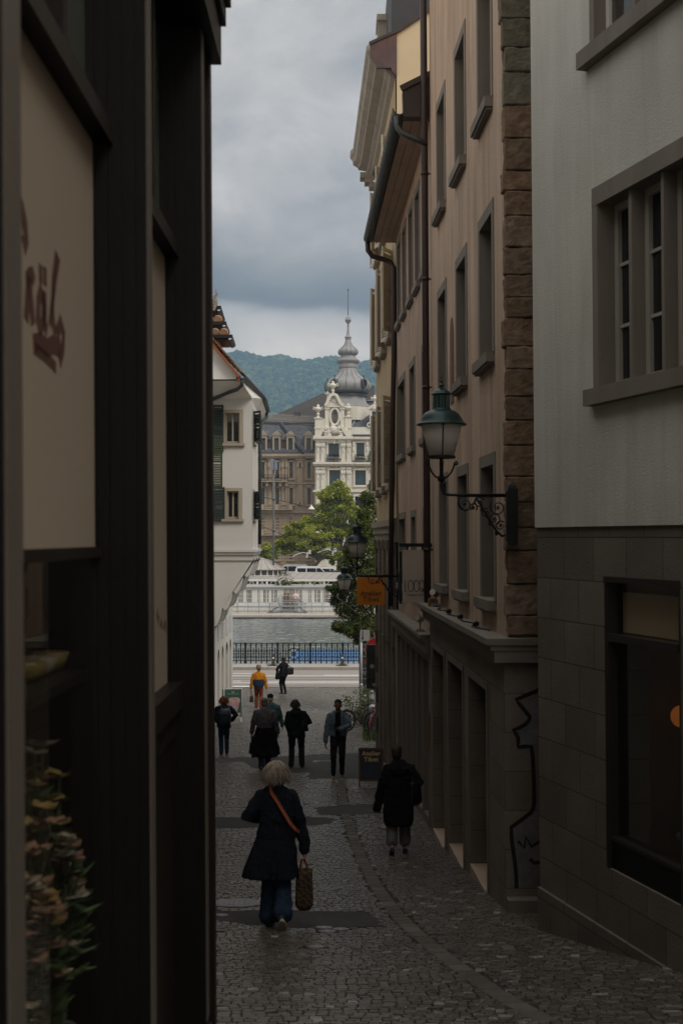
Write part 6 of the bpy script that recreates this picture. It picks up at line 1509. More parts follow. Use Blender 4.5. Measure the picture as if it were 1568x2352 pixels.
van(722, 166.5, 4.9, 1.95, van_white, 'white passenger van in the middle of the far quay')
van(664, 169, 5.0, 2.15, van_white, 'white delivery van with dark lettering on the far quay', -1, .26, decal='URIG')
van(697, 168, 4.0, 1.85, car_dark, 'dark car between the two white vans', -1, .28, 'car'); van(757, 168.5, 4.2, 1.8, van_white, 'white car mostly hidden behind the dark tree', 1, .28, 'car'); van(766, 165.5, 4.1, 1.45, car_dark, 'low dark car at the right end of the far quay', -1, .28, 'car')
t = thing('bank_fence', (X(720,162),162,FZ), 'thin dark fence along the top of the far quay', 'fence')
mb = MB(); a, b = X(600,162), X(860,162); mb.tube([(a,162,FZ+1.0),(b,162,FZ+1.0)], .05, 6); mb.build('rail', iron, t)
for k in range(14): mb = MB(); q = a+(b-a)*k/13; mb.tube([(q,162,FZ),(q,162,FZ+1.0)], .035, 6); mb.build('post', iron, t)

# ------------------------------------------------------------------ overhead lines, mast, hanging street light
t = thing('mast', (X(627.5,158),158,FZ), 'tall slim grey mast with a blue box in front of the brown building', 'mast')
c = Vector((X(628,158),158,0)); mb = MB(); mb.tube([c+Vector((0,0,FZ-3)), c+Vector((0,0,Z(1180,158))), c+Vector((0,0,Z(1056,158)))], [.13,.12,.10], 12)
for py in (1146,1218): mb.lathe([(.22,-.12),(.22,.12)], 12, (c.x,158,Z(py,158)))
mb.build('pole', mat('dull_grey_mast',(.11,.115,.125),.6,.1,1,10,0), t, smooth=True)
mb = MB(); mb.box(c.x-.36, c.x+.06, 157.5, 158.3, Z(1080,158), Z(1054,158)); mb.box(c.x+.12, c.x+.45, 157.6, 158.3, Z(1079,158), Z(1057,158)); mb.build('box', mat('blue_grey_box',(.17,.185,.215),.5,.15,2,20,0), t)
wire_m = mat('overhead_wire', (.03,.033,.035), .5, .1, 5, 40, 0)
wires = [([(512,1123),(558,1133),(600,1141),(655,1152),(712,1165),(800,1182)], 62, .018, 'thin wire from the white house sloping to the hanging street light'),
         ([(598,1208),(650,1228),(712,1256),(770,1276)], 64, .016, 'overhead line sloping down in front of the brown building'),
         ([(597,1236),(680,1241),(796,1245)], 66, .014, 'level overhead wire above the far trees'),
         ([(597,1270),(700,1272),(800,1268)], 67, .014, 'lowest overhead contact wire above the bath house'),
         ([(715,1278),(730,1276),(760,1266),(798,1250)], 65, .016, 'bracing wire rising right to the middle lantern')]
for pts, d, r, lab in wires:
    mb = MB(); mb.tube([P(x,y,d) for x,y in pts], r, 5); tag(mb.build('overhead_wire', wire_m), lab, 'wire', 'overhead wires')
for pts, lab in (([(672,1279),(684,1272),(698,1269),(705,1272),(712,1266)], 'left curved pale tramway hanger on the overhead lines'), ([(729,1270),(742,1264),(756,1262),(764,1267),(768,1259)], 'right curved pale tramway hanger on the overhead lines')):
    t = thing('line_hanger', P(pts[2][0],pts[2][1],65.5), lab, 'hanger', 'hangers on the overhead lines'); mb = MB(); mb.tube([P(x,y,65.5) for x,y in pts], .022, 6); mb.build('arm', mat('pale_insulator',(.5,.5,.48),.4,.1,4,30,0), t)
    q = pts[-2]; mb = MB(); mb.tube([P(q[0]-1,q[1]+9,65.5),P(q[0]+2,q[1]-4,65.5)], .05, 6); mb.obox(P(q[0]+6,q[1]-4,65.5),(.12,.1,.2)); mb.build('insulator', MATS['pale_insulator'], t)
t = thing('hanging_street_light', P(715,1168,62), 'small white conical street light hanging on a wire before the brown building', 'street light'); c = P(715,1170,62)
mb = MB(); mb.lathe([(.17,0),(.165,.02),(.08,.11),(.03,.16),(.025,.22)], 16, c); mb.build('shade', white_wood, t, smooth=True)
# ------------------------------------------------------------------ brown stone building across the river
brown_st = mat('brown_sandstone', (.34,.27,.195), .9, .12, .5, 6, .3, .03, streak=.3); slate = mat_brick('blue_slate', (.105,.108,.122), (.05,.05,.055), .5, .3, .02, var=.22, bump=.3, fine=6)
DB = 200.0; t = thing('brown_building', (X(640,DB),DB,FZ), 'long brown stone building with slate mansard and dormers across the river', 'building')
bfm = Fr(0, DB, 1, 0, 0, -1)
def zz(py): return (HZ-py)/K*DB
xa, xb = X(540,DB), X(724.5,DB)
cols_px = [(600,607.5),(633,641),(665,672.5),(706,713.5),(568,575.5)]
rows_py = [(1061.5,1098),(1121,1158),(1187,1222),(1250,1285)]
op = [(X(a,DB),X(b,DB),zz(y1),zz(y0)) for a,b in cols_px for y0,y1 in rows_py]
mb = MB(); wall_grid(mb, xa, xb, FZ-ZC-2, zz(1044), op); mb.box(xa, xb, -14, -.6, FZ-ZC-2, zz(1044))
for px in (650,657.5,686,692,583,620): # pilasters
    mb.box(X(px,DB)-.2, X(px,DB)+.2, 0, .22, zz(1160), zz(1048)); mb.box(X(px,DB)-.3, X(px,DB)+.3, 0, .34, zz(1074), zz(1064)); mb.box(X(px,DB)-.27, X(px,DB)+.27, 0, .28, zz(1160), zz(1153))
y = 1186
while y < 1300: mb.box(xa, xb, 0, .05, zz(y+5), zz(y)); y += 7
mb.build('facade', brown_st, t, bfm.M)
for a, b, c, d in op:
    mb = MB(); mb.box(a-.22, a-.01, -.1, .16, c-.1, d+.25); mb.box(b+.01, b+.22, -.1, .16, c-.1, d+.25); mb.box(a-.32, b+.32, -.1, .3, d+.25, d+.45); mb.box(a-.35, b+.35, -.1, .32, c-.3, c-.1); mb.box((a+b)/2-.25,(a+b)/2+.25,.0,.3,d+.05,d+.3); w = mb.build('window', brown_st, t, bfm.M)
    mb = MB(); mb.box(a, b, -.35, -.3, c, d); mb.build('pane', dark_glass, w, bfm.M)
    mb = MB(); mb.box((a+b)/2-.05, (a+b)/2+.05, -.3, -.24, c, d); mb.box(a, b, -.3, -.25, d-.75, d-.66); mb.box(a, b, -.3, -.12, d-.35, d); mb.build('casement', mat('grey_casement',(.11,.11,.11),.6,.1,2,20,0), w, bfm.M)
mb = MB()
for py, o, h in ((1046,.75,.35),(1050,.55,.3),(1055,.3,.25),(1110,.35,.3),(1176,.45,.3),(1105,.15,.2)): mb.box(xa, xb+.0, -.1, o, zz(py)-h/2, zz(py)+h/2)
k = xa
while k < xb: mb.box(k, k+.22, .1, .6, zz(1052), zz(1049)); k += .45
mb.build('cornice', brown_st, t, bfm.M)
# balconies
mb = MB(); a, b = X(596,DB), X(661,DB); mb.box(a, b, 0, 1.3, zz(1107.5), zz(1105)); 
for q in (600,614,630,644,658): mb.box(X(q,DB)-.2, X(q,DB)+.2, 0, 1.0, zz(1117), zz(1107))
bal = mb.build('balcony', brown_st, t, bfm.M)
mb = MB(); mb.box(a, b, 1.22, 1.28, zz(1092), zz(1091)); k = a
while k < b:
    mb.tube([(k,1.25,zz(1105)),(k+.12,1.25+.1*math.sin(k*3),zz(1099)),(k,1.25,zz(1091))], .03, 4); mb.torus((k+.17,1.25,zz(1098.5)), .14, .025, 8, 4); k += .3
mb.build('balcony_railing', iron, bal, bfm.M)
for y0, y1 in ((1172,1160),(1230,1219)):
    mb = MB(); mb.box(a, X(671,DB), 0, 1.1, zz(y0), zz(y0-2)); mb.box(a, X(671,DB), .95, 1.15, zz(y1+1), zz(y1)); k = a
    while k < X(671,DB): mb.lathe([(.05,0),(.11,.2),(.05,.45),(.07,.6)], 6, (k,1.05,zz(y0-2)), ); k += .26
    for q in (602,636,668): mb.box(X(q,DB)-.3, X(q,DB)+.3, .9, 1.2, zz(y0), zz(y1))
    mb.build('balustrade', brown_st, t, bfm.M)
# mansard
mb = MB(); A = [(xa,.3,zz(1041)),(xb,.3,zz(1041)),(xb,-3.2,zz(972)),(xa,-3.2,zz(966))]; mb.add(A, [(0,1,2,3)]); B = [(xa,-3.2,zz(966)),(xb,-3.2,zz(972)),(xb,-12,zz(962)),(xa,-12,zz(956))]; mb.add(B, [(0,1,2,3)])
mb.build('mansard_roof', slate, t, bfm.M)
mb = MB()
for (p0, p1) in (((643,968),(696,1042)),): mb.bar((X(p0[0],DB),-2.9,zz(p0[1])),(X(p1[0],DB),.45,zz(p1[1])),.45,.3)
mb.box(xa, xb, .3, .55, zz(1042), zz(1039)); mb.box(xa,xb,-3.4,-3.0,zz(969),zz(966)); mb.build('roof_hips', mat('dark_lead',(.05,.05,.055),.5,.15,1,10,0), t, bfm.M)
for px in (604,635,667,708.5,573):
    c = X(px,DB); w = .62; y0, y1 = zz(1034), zz(1006)
    mb = MB(); mb.box(c-w, c-w*.55, -2.6, .1, y0, y1); mb.box(c+w*.55, c+w, -2.6, .1, y0, y1); mb.box(c-w, c+w, -2.6, .1, y1, y1+.35); mb.box(c-w*1.2, c+w*1.2, -2.6, .2, y1+.35, y1+.5)
    mb.rings([[(c-w*1.25,n,y1+.5),(c+w*1.25,n,y1+.5),(c,n,y1+1.15)] for n in (.25,-2.8)]); d_ = mb.build('dormer', sand_trim, t, bfm.M)
    mb = MB(); mb.box(c-w*.55, c+w*.55, -.2, -.1, y0, y1); mb.build('pane', dark_glass, d_, bfm.M)
for px in (619,652,722):
    c = X(px,DB); mb = MB(); mb.box(c-.95, c+.95, -2.4, -.3, zz(1034), zz(1010)); mb.box(c-1.05,c+1.05,-2.5,-.1,zz(1010),zz(1008.5)); d_ = mb.build('dormer', mat('red_brown_dormer',(.07,.03,.025),.6,.2,1,10,0), t, bfm.M)
    for q in (-.5,.5): mb = MB(); mb.box(c+q-.32, c+q+.32, -.3, -.27, zz(1032), zz(1012)); mb.build('pane', dark_glass, d_, bfm.M)
# roof railing and big dark hipped roof behind
t2 = thing('hipped_roof_building', (X(720,225),225,FZ), 'large dark brown hipped roof rising behind the mansard', 'building')
def zd(py, d): return Z(py,d)
D2 = 225.0; mb = MB(); A = [P(617,968,D2), P(760,968,D2), P(830,900,D2+12), P(745,902,D2+12)]
mb.add([P(560,985,D2), P(860,985,D2), P(860,885,D2+14), P(748,900,D2+14), P(560,985,D2+28), P(860,985,D2+28)], [(0,1,2,3),(0,3,4),(3,2,5,4)]); mb.build('roof', mat('brown_tile_roof',(.045,.037,.032),.9,.3,1.5,8,.6,.05), t2)
mb = MB(); mb.box(X(560,D2), X(860,D2), D2+.5, D2+27, FZ, Z(984,D2)); mb.build('wall', brown_st, t2)
mb = MB(); a = P(683,951,D2+2.2); mb.obox(a, (1.2,.5,.6), 0, -.5); mb.build('skylight', iron, t2)
t3 = thing('roof_railing', (X(680,206),206,Z(972,206)), 'pale lacework iron railing along the roof ridge of the brown building', 'railing'); mb = MB(); DR = 206
a, b = P(605,966,DR), P(726,974,DR)
mb = MB()
for h in (.05,.75,1.05): mb.tube([a+Vector((0,0,h)), b+Vector((0,0,h))], .04, 4)
lace = mat('grey_lace_iron',(.30,.28,.25),.7,.1,2,20,0); mb.build('rails', lace, t3); mb = MB(); n = 44
for k in range(n+1):
    c = a.lerp(b,k/n); mb.tube([c,c+Vector((0,0,1.3))], .03, 4); c2 = a.lerp(b,(k+.5)/n); mb.torus(c2+Vector((0,0,.42)), .17, .03, 8, 4)
mb.build('lacework', lace, t3)

# ------------------------------------------------------------------ cream domed building
ivory = mat('ivory_stone', (.63,.60,.52), .85, .07, .4, 5, .3, .03, streak=.35, dirt=(.40,.36,.29)); lead2 = mat('grey_lead_dome', (.26,.26,.26), .5, .16, .35, 3, .15, .03, streak=.5, dirt=(.12,.12,.125)); gold = mat('gold_mosaic', (.45,.28,.06), .6, .35, 3, 10, 0)
DM = 195.0; t = thing('domed_building', (X(800,DM),DM,FZ), 'ornate ivory stone corner building crowned by a grey onion dome and spire', 'building')
mf = Fr(0, DM, 1, 0, 0, -1)
def x_(px): return X(px,DM)
def z_(py): return (HZ-py)/K*DM
cx0, cx1, cxe = x_(723.5), x_(807), x_(900)
win_up = [(x_(754),x_(779),z_(1049),z_(1019)), (x_(818),x_(836.5),z_(1048),z_(1017.5)), (x_(847),x_(866),z_(1048),z_(1017))]
win_lo = [(x_(756),x_(781),z_(1116),z_(1080)), (x_(815),x_(840),z_(1114),z_(1080)), (x_(847),x_(868),z_(1114),z_(1079))]
win_b = [(x_(756),x_(781),z_(1180),z_(1140)), (x_(815),x_(840),z_(1180),z_(1140)), (x_(756),x_(781),z_(1250),z_(1200)), (x_(815),x_(840),z_(1250),z_(1200))]
mb = MB(); wall_grid(mb, cx0, cx1, FZ-ZC-1, z_(1002), win_up[:1]+win_lo[:1]+[win_b[0],win_b[2]], .5); wall_grid(mb, cx1, cxe, FZ-ZC-1, z_(1002), win_up[1:]+win_lo[1:]+[win_b[1],win_b[3]], 0)
mb.box(cx0, cxe, -16, -.5, FZ-ZC-1, z_(1002)); mb.box(cx1-.3, cx1, 0, .5, FZ-ZC-1, z_(1002)); mb.box(cx0,cx0+.3,-.5,.48,FZ-ZC-1,z_(1002))
y = 1004
while y < 1300: mb.box(cx0, cx0+2.0, .5, .53, z_(y+5.2), z_(y)); mb.box(cx1-1.6, cx1, .5, .53, z_(y+5.2), z_(y)); mb.box(x_(840), cxe, 0, .03, z_(y+5.2), z_(y)) if y > 1125 else None; y += 6.2
mb.build('facade', ivory, t, mf.M)
for i, (a, b, c, d) in enumerate(win_up+win_lo+win_b):
    n = .5 if b < cx1 else 0; m_ = .14
    mb = MB(); mb.box(a-.25, a, n-.35, n+.18, c-.1, d+.2); mb.box(b, b+.25, n-.35, n+.18, c-.1, d+.2); mb.box(a-.3, b+.3, n-.35, n+.22, d, d+.3); mb.box(a-.3, b+.3, n-.3, n+.25, c-.3, c-.1); w = mb.build('window', ivory, t, mf.M)
    mb = MB(); mb.box(a, b, n-.4, n-.34, c, d); mb.build('pane', blue_glass if i < 6 else dark_glass, w, mf.M)
    mb = MB()
    for k in ((1,2) if b-a > 1.4 else (1,)): q = a+(b-a)*k/(3 if b-a > 1.4 else 2); mb.box(q-.05, q+.05, n-.34, n-.26, c, d)
    mb.box(a,b,n-.34,n-.27,d-.12,d); mb.box(a,b,n-.34,n-.27,c,c+.12); mb.build('casement', mat('dark_green_casement',(.03,.045,.04),.5,.1,2,20,0), w, mf.M)
# gold mosaic panels and white blinds
for a, b in ((757.5,771),(774,780),(816,839),(843.5,851),(853,868)):
    mb = MB(); n = .5 if b < 800 else 0; mb.box(x_(a), x_(b), n+.0, n+.06, z_(1077), z_(1071.5)); mb.build('mosaic_panel', gold, t, mf.M)
for a, b, y0, y1 in ((847,854,1035,1017),(857,868,1035,1019),(847,868,1103,1080)):
    mb = MB(); mb.box(x_(a), x_(b), -.33, -.26, z_(y0), z_(y1)); mb.build('blind', white_wood, t, mf.M)
# pilasters with capitals (corner pavilion and wing)
pils = [730.5,741,788,800.5]
for px in pils:
    for y0, y1 in ((1062,1012),(1280,1074)):
        mb = MB(); c = x_(px); mb.box(c-.27, c+.27, .5, .8, z_(y0), z_(y1)); mb.box(c-.36, c+.36, .5, .9, z_(y1+4), z_(y1)); mb.box(c-.36, c+.36, .5, .88, z_(y0), z_(y0-3))
        yc = y1+12
        for k in (-1,0,1): mb.ell((c+k*.22,.86,z_(yc)), (.14,.14,.3), 8, 6); mb.torus((c+k*.25,.86,z_(yc-4)), .12, .05, 8, 5)
        mb.box(c-.3, c+.3, .5, .86, z_(yc+5), z_(yc+3.8)); mb.ell((c,.82,z_(yc+10)), (.12,.1,.5), 8, 6); mb.build('pilaster', ivory, t, mf.M)
for px in (811.5, 843):
    mb = MB(); c = x_(px); mb.box(c-.22, c+.22, 0, .3, z_(1058), z_(1012)); mb.ell((c,.34,z_(1020)), (.22,.16,.4), 8, 6); mb.ell((c,.3,z_(1032)), (.18,.14,.5), 8, 6); mb.build('pilaster', ivory, t, mf.M)
for py, o, h in ((1006,.75,.4),(1009.5,.45,.3),(1064.5,.8,.3),(1068,.5,.3),(1128,.35,.3)):
    mb = MB(); mb.box(cx0-.3, cx1+.2, .3, .5+o, z_(py)-h/2, z_(py)+h/2); mb.box(cx1+.2, cxe, -.1, o, z_(py)-h/2+.02, z_(py)+h/2-.02); mb.build('cornice', ivory, t, mf.M)
mb = MB(); mb.box(cx0-.32, cx1+.22, .3, 1.1, z_(1063), z_(1062)); mb.box(cx1+.22, cxe, 0, .78, z_(1063), z_(1062)); mb.box(cx1+.2, cxe, -.1, .9, z_(1000.5), z_(998)); mb.build('lead_flashing', mat('pale_lead',(.19,.21,.24),.5,.1,1,10,0), t, mf.M)
# bulging iron balconies
for a, b, n in ((751,779,.5),(815,836.5,0),(844,868,0)):
    mb = MB(); xa_, xb_ = x_(a), x_(b); k = xa_; mb.box(xa_, xb_, n, n+.7, z_(1061.5), z_(1060.5)); mb.box(xa_, xb_, n+.45, n+.5, z_(1045), z_(1044))
    while k < xb_+.01:
        mb.tube([(k,n+.5,z_(1044.5)),(k,n+.72,z_(1051)),(k,n+.85,z_(1056)),(k,n+.6,z_(1060.5))], .035, 4); mb.torus((k+.1,n+.8,z_(1054)), .11, .035, 7, 4); mb.torus((k+.1,n+.65,z_(1049)), .09, .03, 7, 4); k += .21
    mb.build('balcony', iron, t, mf.M)
# attic storey, curved pediment, oval window
mb = MB(); oc = (x_(768.3), z_(957.8)); oa, ob = .52, 1.05
mb.box(x_(725), x_(750), -3, .45, z_(1006), z_(962)); mb.box(x_(788), x_(806), -3, .45, z_(1006), z_(962)); mb.box(x_(750), x_(788), -3, .3, z_(1006), z_(930)); mb.box(x_(806), cxe, -3, .05, z_(1000), z_(981))
for px, y1 in ((731,962),(799.5,959)): mb.box(x_(px)-.5, x_(px)+.5, .3, .62, z_(1000), z_(y1)); mb.box(x_(px)-.62, x_(px)+.62, .2, .75, z_(y1), z_(y1-2)); mb.box(x_(px)-.6,x_(px)+.6,.3,.7,z_(985),z_(982))
for px in (751,786): mb.box(x_(px)-.3, x_(px)+.3, .3, .55, z_(985), z_(938)); mb.box(x_(px)-.42, x_(px)+.42, .3, .66, z_(941), z_(936))
mb.box(x_(745), x_(805), -3, .75, z_(936), z_(932.5)); mb.build('attic', ivory, t, mf.M)
mb = MB(); rs = []
for i in range(33):
    a = 2*pi*i/32; rs.append([(oc[0]+(oa+q)*math.cos(a), nn_, oc[1]+(ob+q)*math.sin(a)) for q, nn_ in ((0,.3),(0,.62),(.18,.72),(.36,.6),(.40,.3))])
mb.rings(rs, cap=False); w = mb.build('oval_window', ivory, t, mf.M)
mb = MB(); mb.rings([[(oc[0]+oa*math.cos(2*pi*j/32), q, oc[1]+ob*math.sin(2*pi*j/32)) for j in range(32)] for q in (.3,.34)]); mb.build('pane', mat_glass_dark('pale_oval_glass',(.10,.11,.10),.08), w, mf.M)
mb = MB(); mb.box(oc[0]-.06, oc[0]+.06, .34, .42, oc[1]-ob, oc[1]+ob); 
for q in (-.7,.5): mb.box(oc[0]-oa*.92, oc[0]+oa*.92, .34, .42, oc[1]+q-.05, oc[1]+q+.05)
mb.build('bars', mat('brown_sash',(.10,.05,.03),.6,.1,2,20,0), w, mf.M)
mb = MB()   # segmental pediment above the oval window
for rr, n1 in ((1.0,.9),(.86,.75)):
    pts = [(x_(746),z_(932)),(x_(750),z_(929)),(x_(754),z_(918)),(x_(759),z_(909)),(x_(766),z_(906)),(x_(773),z_(909)),(x_(777),z_(917)),(x_(782),z_(927)),(x_(788),z_(932))]
    mb.ribbon(pts, .45 if rr == 1 else .25, .3, n1)
mb.slab([(x_(750),z_(932)),(x_(755),z_(917)),(x_(766),z_(907)),(x_(777),z_(917)),(x_(784),z_(932))], -.0+.35, Matrix.Translation((0,.05,0)))
for k in range(12): a = R.uniform(0,6.28); r_ = R.uniform(.1,.9); mb.ell((x_(768.5)+r_*math.cos(a),.42,z_(922)+r_*.8*math.sin(a)), (.22,.12,.22), 7, 5)
mb.build('pediment', ivory, t, mf.M)
mb = MB()   # scrolled broken pediment and cartouche below
mb.ribbon([(x_(721),z_(1006)),(x_(733),z_(1000)),(x_(740),z_(989)),(x_(745),z_(981)),(x_(751),z_(987))], .5, .5, 1.15); mb.ribbon([(x_(806),z_(1003)),(x_(795),z_(998)),(x_(789),z_(988)),(x_(783),z_(980)),(x_(777),z_(986))], .5, .5, 1.15)
for px in (749,782): mb.torus((x_(px),.9,z_(987)), .38, .2, 14, 6)
for k in range(60): a = R.uniform(0,6.28); r_ = math.sqrt(R.random()); s_ = R.uniform(.14,.34); mb.ell((x_(767)+r_*2.0*math.cos(a),.75+.2*(1-r_),z_(997)+r_*1.35*math.sin(a)), (s_,.18,s_*R.uniform(.6,1.4)), 7, 5)
mb.ell((x_(766.5),.95,z_(988)), (.5,.35,.6), 12, 8); mb.build('cartouche', ivory, t, mf.M)
def urn(px, py0, py1, n=.4, s=1.0):
    c = (x_(px), n, z_(py0)); H = z_(py1)-z_(py0); mb = MB()
    mb.lathe([(a*H,b*H) for a,b in ((.16,0),(.16,.05),(.07,.1),(.10,.2),(.14,.26),(.10,.32),(.06,.36),(.10,.42),(.20,.52),(.26,.62),(.23,.72),(.12,.78),(.10,.82),(.13,.86),(.05,.93),(.005,1.0))], 14, c)
    for sg in (-1,1): mb.torus((c[0]+sg*.28*H,n,c[2]+.66*H), .07*H, .035*H, 10, 5); mb.ell((c[0]+sg*.3*H,n,c[2]+.75*H), (.06*H,.06*H,.06*H), 8, 6)
    mb.build('urn', ivory, t, mf.M)
urn(730.5,960,928); urn(799.5,957,926); urn(764.5,906,874,.3); urn(752,914,896,-1.0)
urn(860.5,930,905,-.6)
# dormer at the right with small window
mb = MB(); mb.box(x_(849), x_(854), -2, .3, z_(981), z_(945)); mb.box(x_(863), x_(868), -2, .3, z_(981), z_(945)); mb.box(x_(849), x_(868), -2, .3, z_(945), z_(940)); mb.ribbon([(x_(846),z_(940)),(x_(851),z_(935)),(x_(859),z_(930)),(x_(867),z_(935)),(x_(871),z_(940))], .35, -.5, .5); mb.ell((x_(859),.3,z_(937)), (.5,.25,.4), 8, 6)
for px in (848,870): mb.torus((x_(px),.2,z_(976)), .3, .12, 10, 5)
d_ = mb.build('dormer', ivory, t, mf.M); mb = MB(); mb.box(x_(854), x_(863), -.1, -.05, z_(981), z_(945)); mb.build('pane', blue_glass, d_, mf.M)
# slate roof of the wing
mb = MB(); mb.add([(x_(808),-.4,z_(981)),(cxe,-.4,z_(981)),(cxe,-6,z_(912)),(x_(832),-6,z_(912))], [(0,1,2,3)]); mb.add([(x_(832),-6,z_(912)),(cxe,-6,z_(912)),(cxe,-16,z_(886)),(x_(832),-16,z_(900))], [(0,1,2,3)]); mb.add([(x_(808),-.4,z_(981)),(x_(832),-6,z_(912)),(x_(832),-14,z_(912)),(x_(808),-14,z_(981))], [(0,1,2,3)]); mb.build('slate_roof', slate, t, mf.M)
mb = MB(); mb.tube([(x_(809),-.2,z_(979)),(x_(831),-5.6,z_(920)),(x_(835),-5.8,z_(914)),(x_(838),-5.8,z_(904))], .14, 6); mb.box(x_(828),cxe,-6.4,-5.6,z_(912),z_(909)); mb.build('roof_pipe', galv, t, mf.M)
# dome drum, onion, lantern, spire: one turned profile each
ax = (x_(799.5), -4.6)
_DM = [(594,646),(671.5,723),(715,763.5),(757.5,798.6),(784,820.6),(790,829),(797,838),(857,877.7),(878,895.3),(894,905),(922,929),(960,962)]
def zd_(py):
    for (a, b), (c, e) in zip(_DM, _DM[1:]):
        if py <= c: return z_(b+(e-b)*(py-a)/(c-a))
    return z_(py)
def turned(name, prof, n, m_, a0=0.0, smooth=True):
    mb = MB(); mb.lathe([(r*DM/K, zd_(py)) for r, py in prof], n, (ax[0],ax[1],0), a0=a0); return mb.build(name, m_, t, mf.M, smooth=smooth)
turned('drum', [(56,922),(54,918),(48,914),(45,905),(43,896),(44,893)], 8, lead2, pi/8, False)
turned('drum_base', [(55,960),(55,922)], 8, ivory, pi/8, False)
turned('dome_ring', [(43,894),(46,892),(46,888),(42,886),(43,882),(47,880),(49,877),(44,876)], 32, mat('dark_lead',(0,0,0)))
on = turned('onion_dome', [(40,878),(46,876),(51,871),(54,864),(54.5,856),(52.5,848),(48,840),(42,833),(35,826),(29,818),(25,810),(22.5,803),(21.5,797)], 32, lead2)
mb = MB()
for k in range(16):
    a = 2*pi*k/16+.1; mb.tube([(ax[0]+r*DM/K*1.004*math.cos(a), ax[1]+r*DM/K*1.004*math.sin(a), zd_(py)) for r, py in ((46,876),(51,871),(54,864),(54.5,856),(52.5,848),(48,840),(42,833),(35,826),(29,818),(25,810),(22.5,803))], .03, 5)
mb.build('seams', mat('dark_lead',(0,0,0)), on, mf.M)
turned('collar', [(21.5,797),(22.5,796),(22.5,790),(21.5,789),(21.5,788),(24,787),(27,784),(27.5,781),(24,779.5),(20.5,776),(18.5,772),(17.5,768),(17.5,766)], 32, lead2)
up_ = turned('small_onion', [(17,767),(20,765.5),(23,762),(24,757.5),(23,753),(20,748.5),(15.5,744),(11,739),(8.5,733),(7,727),(6.6,722)], 32, lead2)
mb = MB()
for k in range(12):
    a = 2*pi*k/12+.2; mb.tube([(ax[0]+r*DM/K*1.01*math.cos(a), ax[1]+r*DM/K*1.01*math.sin(a), zd_(py)) for r, py in ((20,765.5),(23,762),(24,757.5),(23,753),(20,748.5),(15.5,744),(11,739),(8.5,733))], .025, 5)
mb.build('seams', mat('dark_lead',(0,0,0)), up_, mf.M)
turned('spire', [(6.6,722),(7.2,721),(6.4,718),(8.5,716),(8.5,714.5),(5.5,713),(3.6,705),(2.6,697),(2.0,688),(2.0,686),(3.0,685.5),(3.0,684),(1.4,683),(1.4,679)], 16, lead2)
turned('ball', [(1.2,681),(4,679.5),(6.2,676),(6.9,672.5),(7.6,672),(7.6,671),(6.9,670.5),(6.2,667),(4,664),(1.4,663),(.9,660)], 20, lead2)
turned('finial_rod', [(.9,664),(.6,640),(.5,602),(1.9,601),(1.9,600),(.5,598.5),(.05,594)], 8, iron)
for a in (-pi/2-.62, -pi/2+.72, -pi/2+2.2, -pi/2-2.0):
    mb = MB(); r = 53.6*DM/K; c = Vector((ax[0]+r*math.cos(a+0), ax[1]-r*math.sin(a)*1, zd_(857))); out = Vector((math.cos(a),-math.sin(a),0)); tn = Vector((-out.y,out.x,0)); rs = []
    for i in range(17):
        q = 2*pi*i/16; rs.append([c+tn*((.38+e)*math.cos(q))+Vector((0,0,(.55+e)*math.sin(q)))+out*h for e, h in ((0,-.2),(0,.3),(.12,.34),(.2,.2),(.2,-.3))])
    mb.rings(rs, cap=False); mb.tube([c+Vector((0,0,.7))+out*.1, c+Vector((0,0,1.1))+out*.05], [.12,.05], 6); mb.ell(c+Vector((0,0,1.2)), (.13,.13,.13), 8, 6); mb.box(c.x-.05,c.x+.05,c.y-.05,c.y+.05,c.z-.9,c.z-.6); w = mb.build('dome_window', mat('dark_lead',(0,0,0)), t, mf.M)
    mb = MB(); mb.rings([[c+tn*(.38*math.cos(2*pi*j/16))+Vector((0,0,.55*math.sin(2*pi*j/16)))+out*h for j in range(16)] for h in (-.1,.12)]); mb.build('pane', dark_glass, w, mf.M)
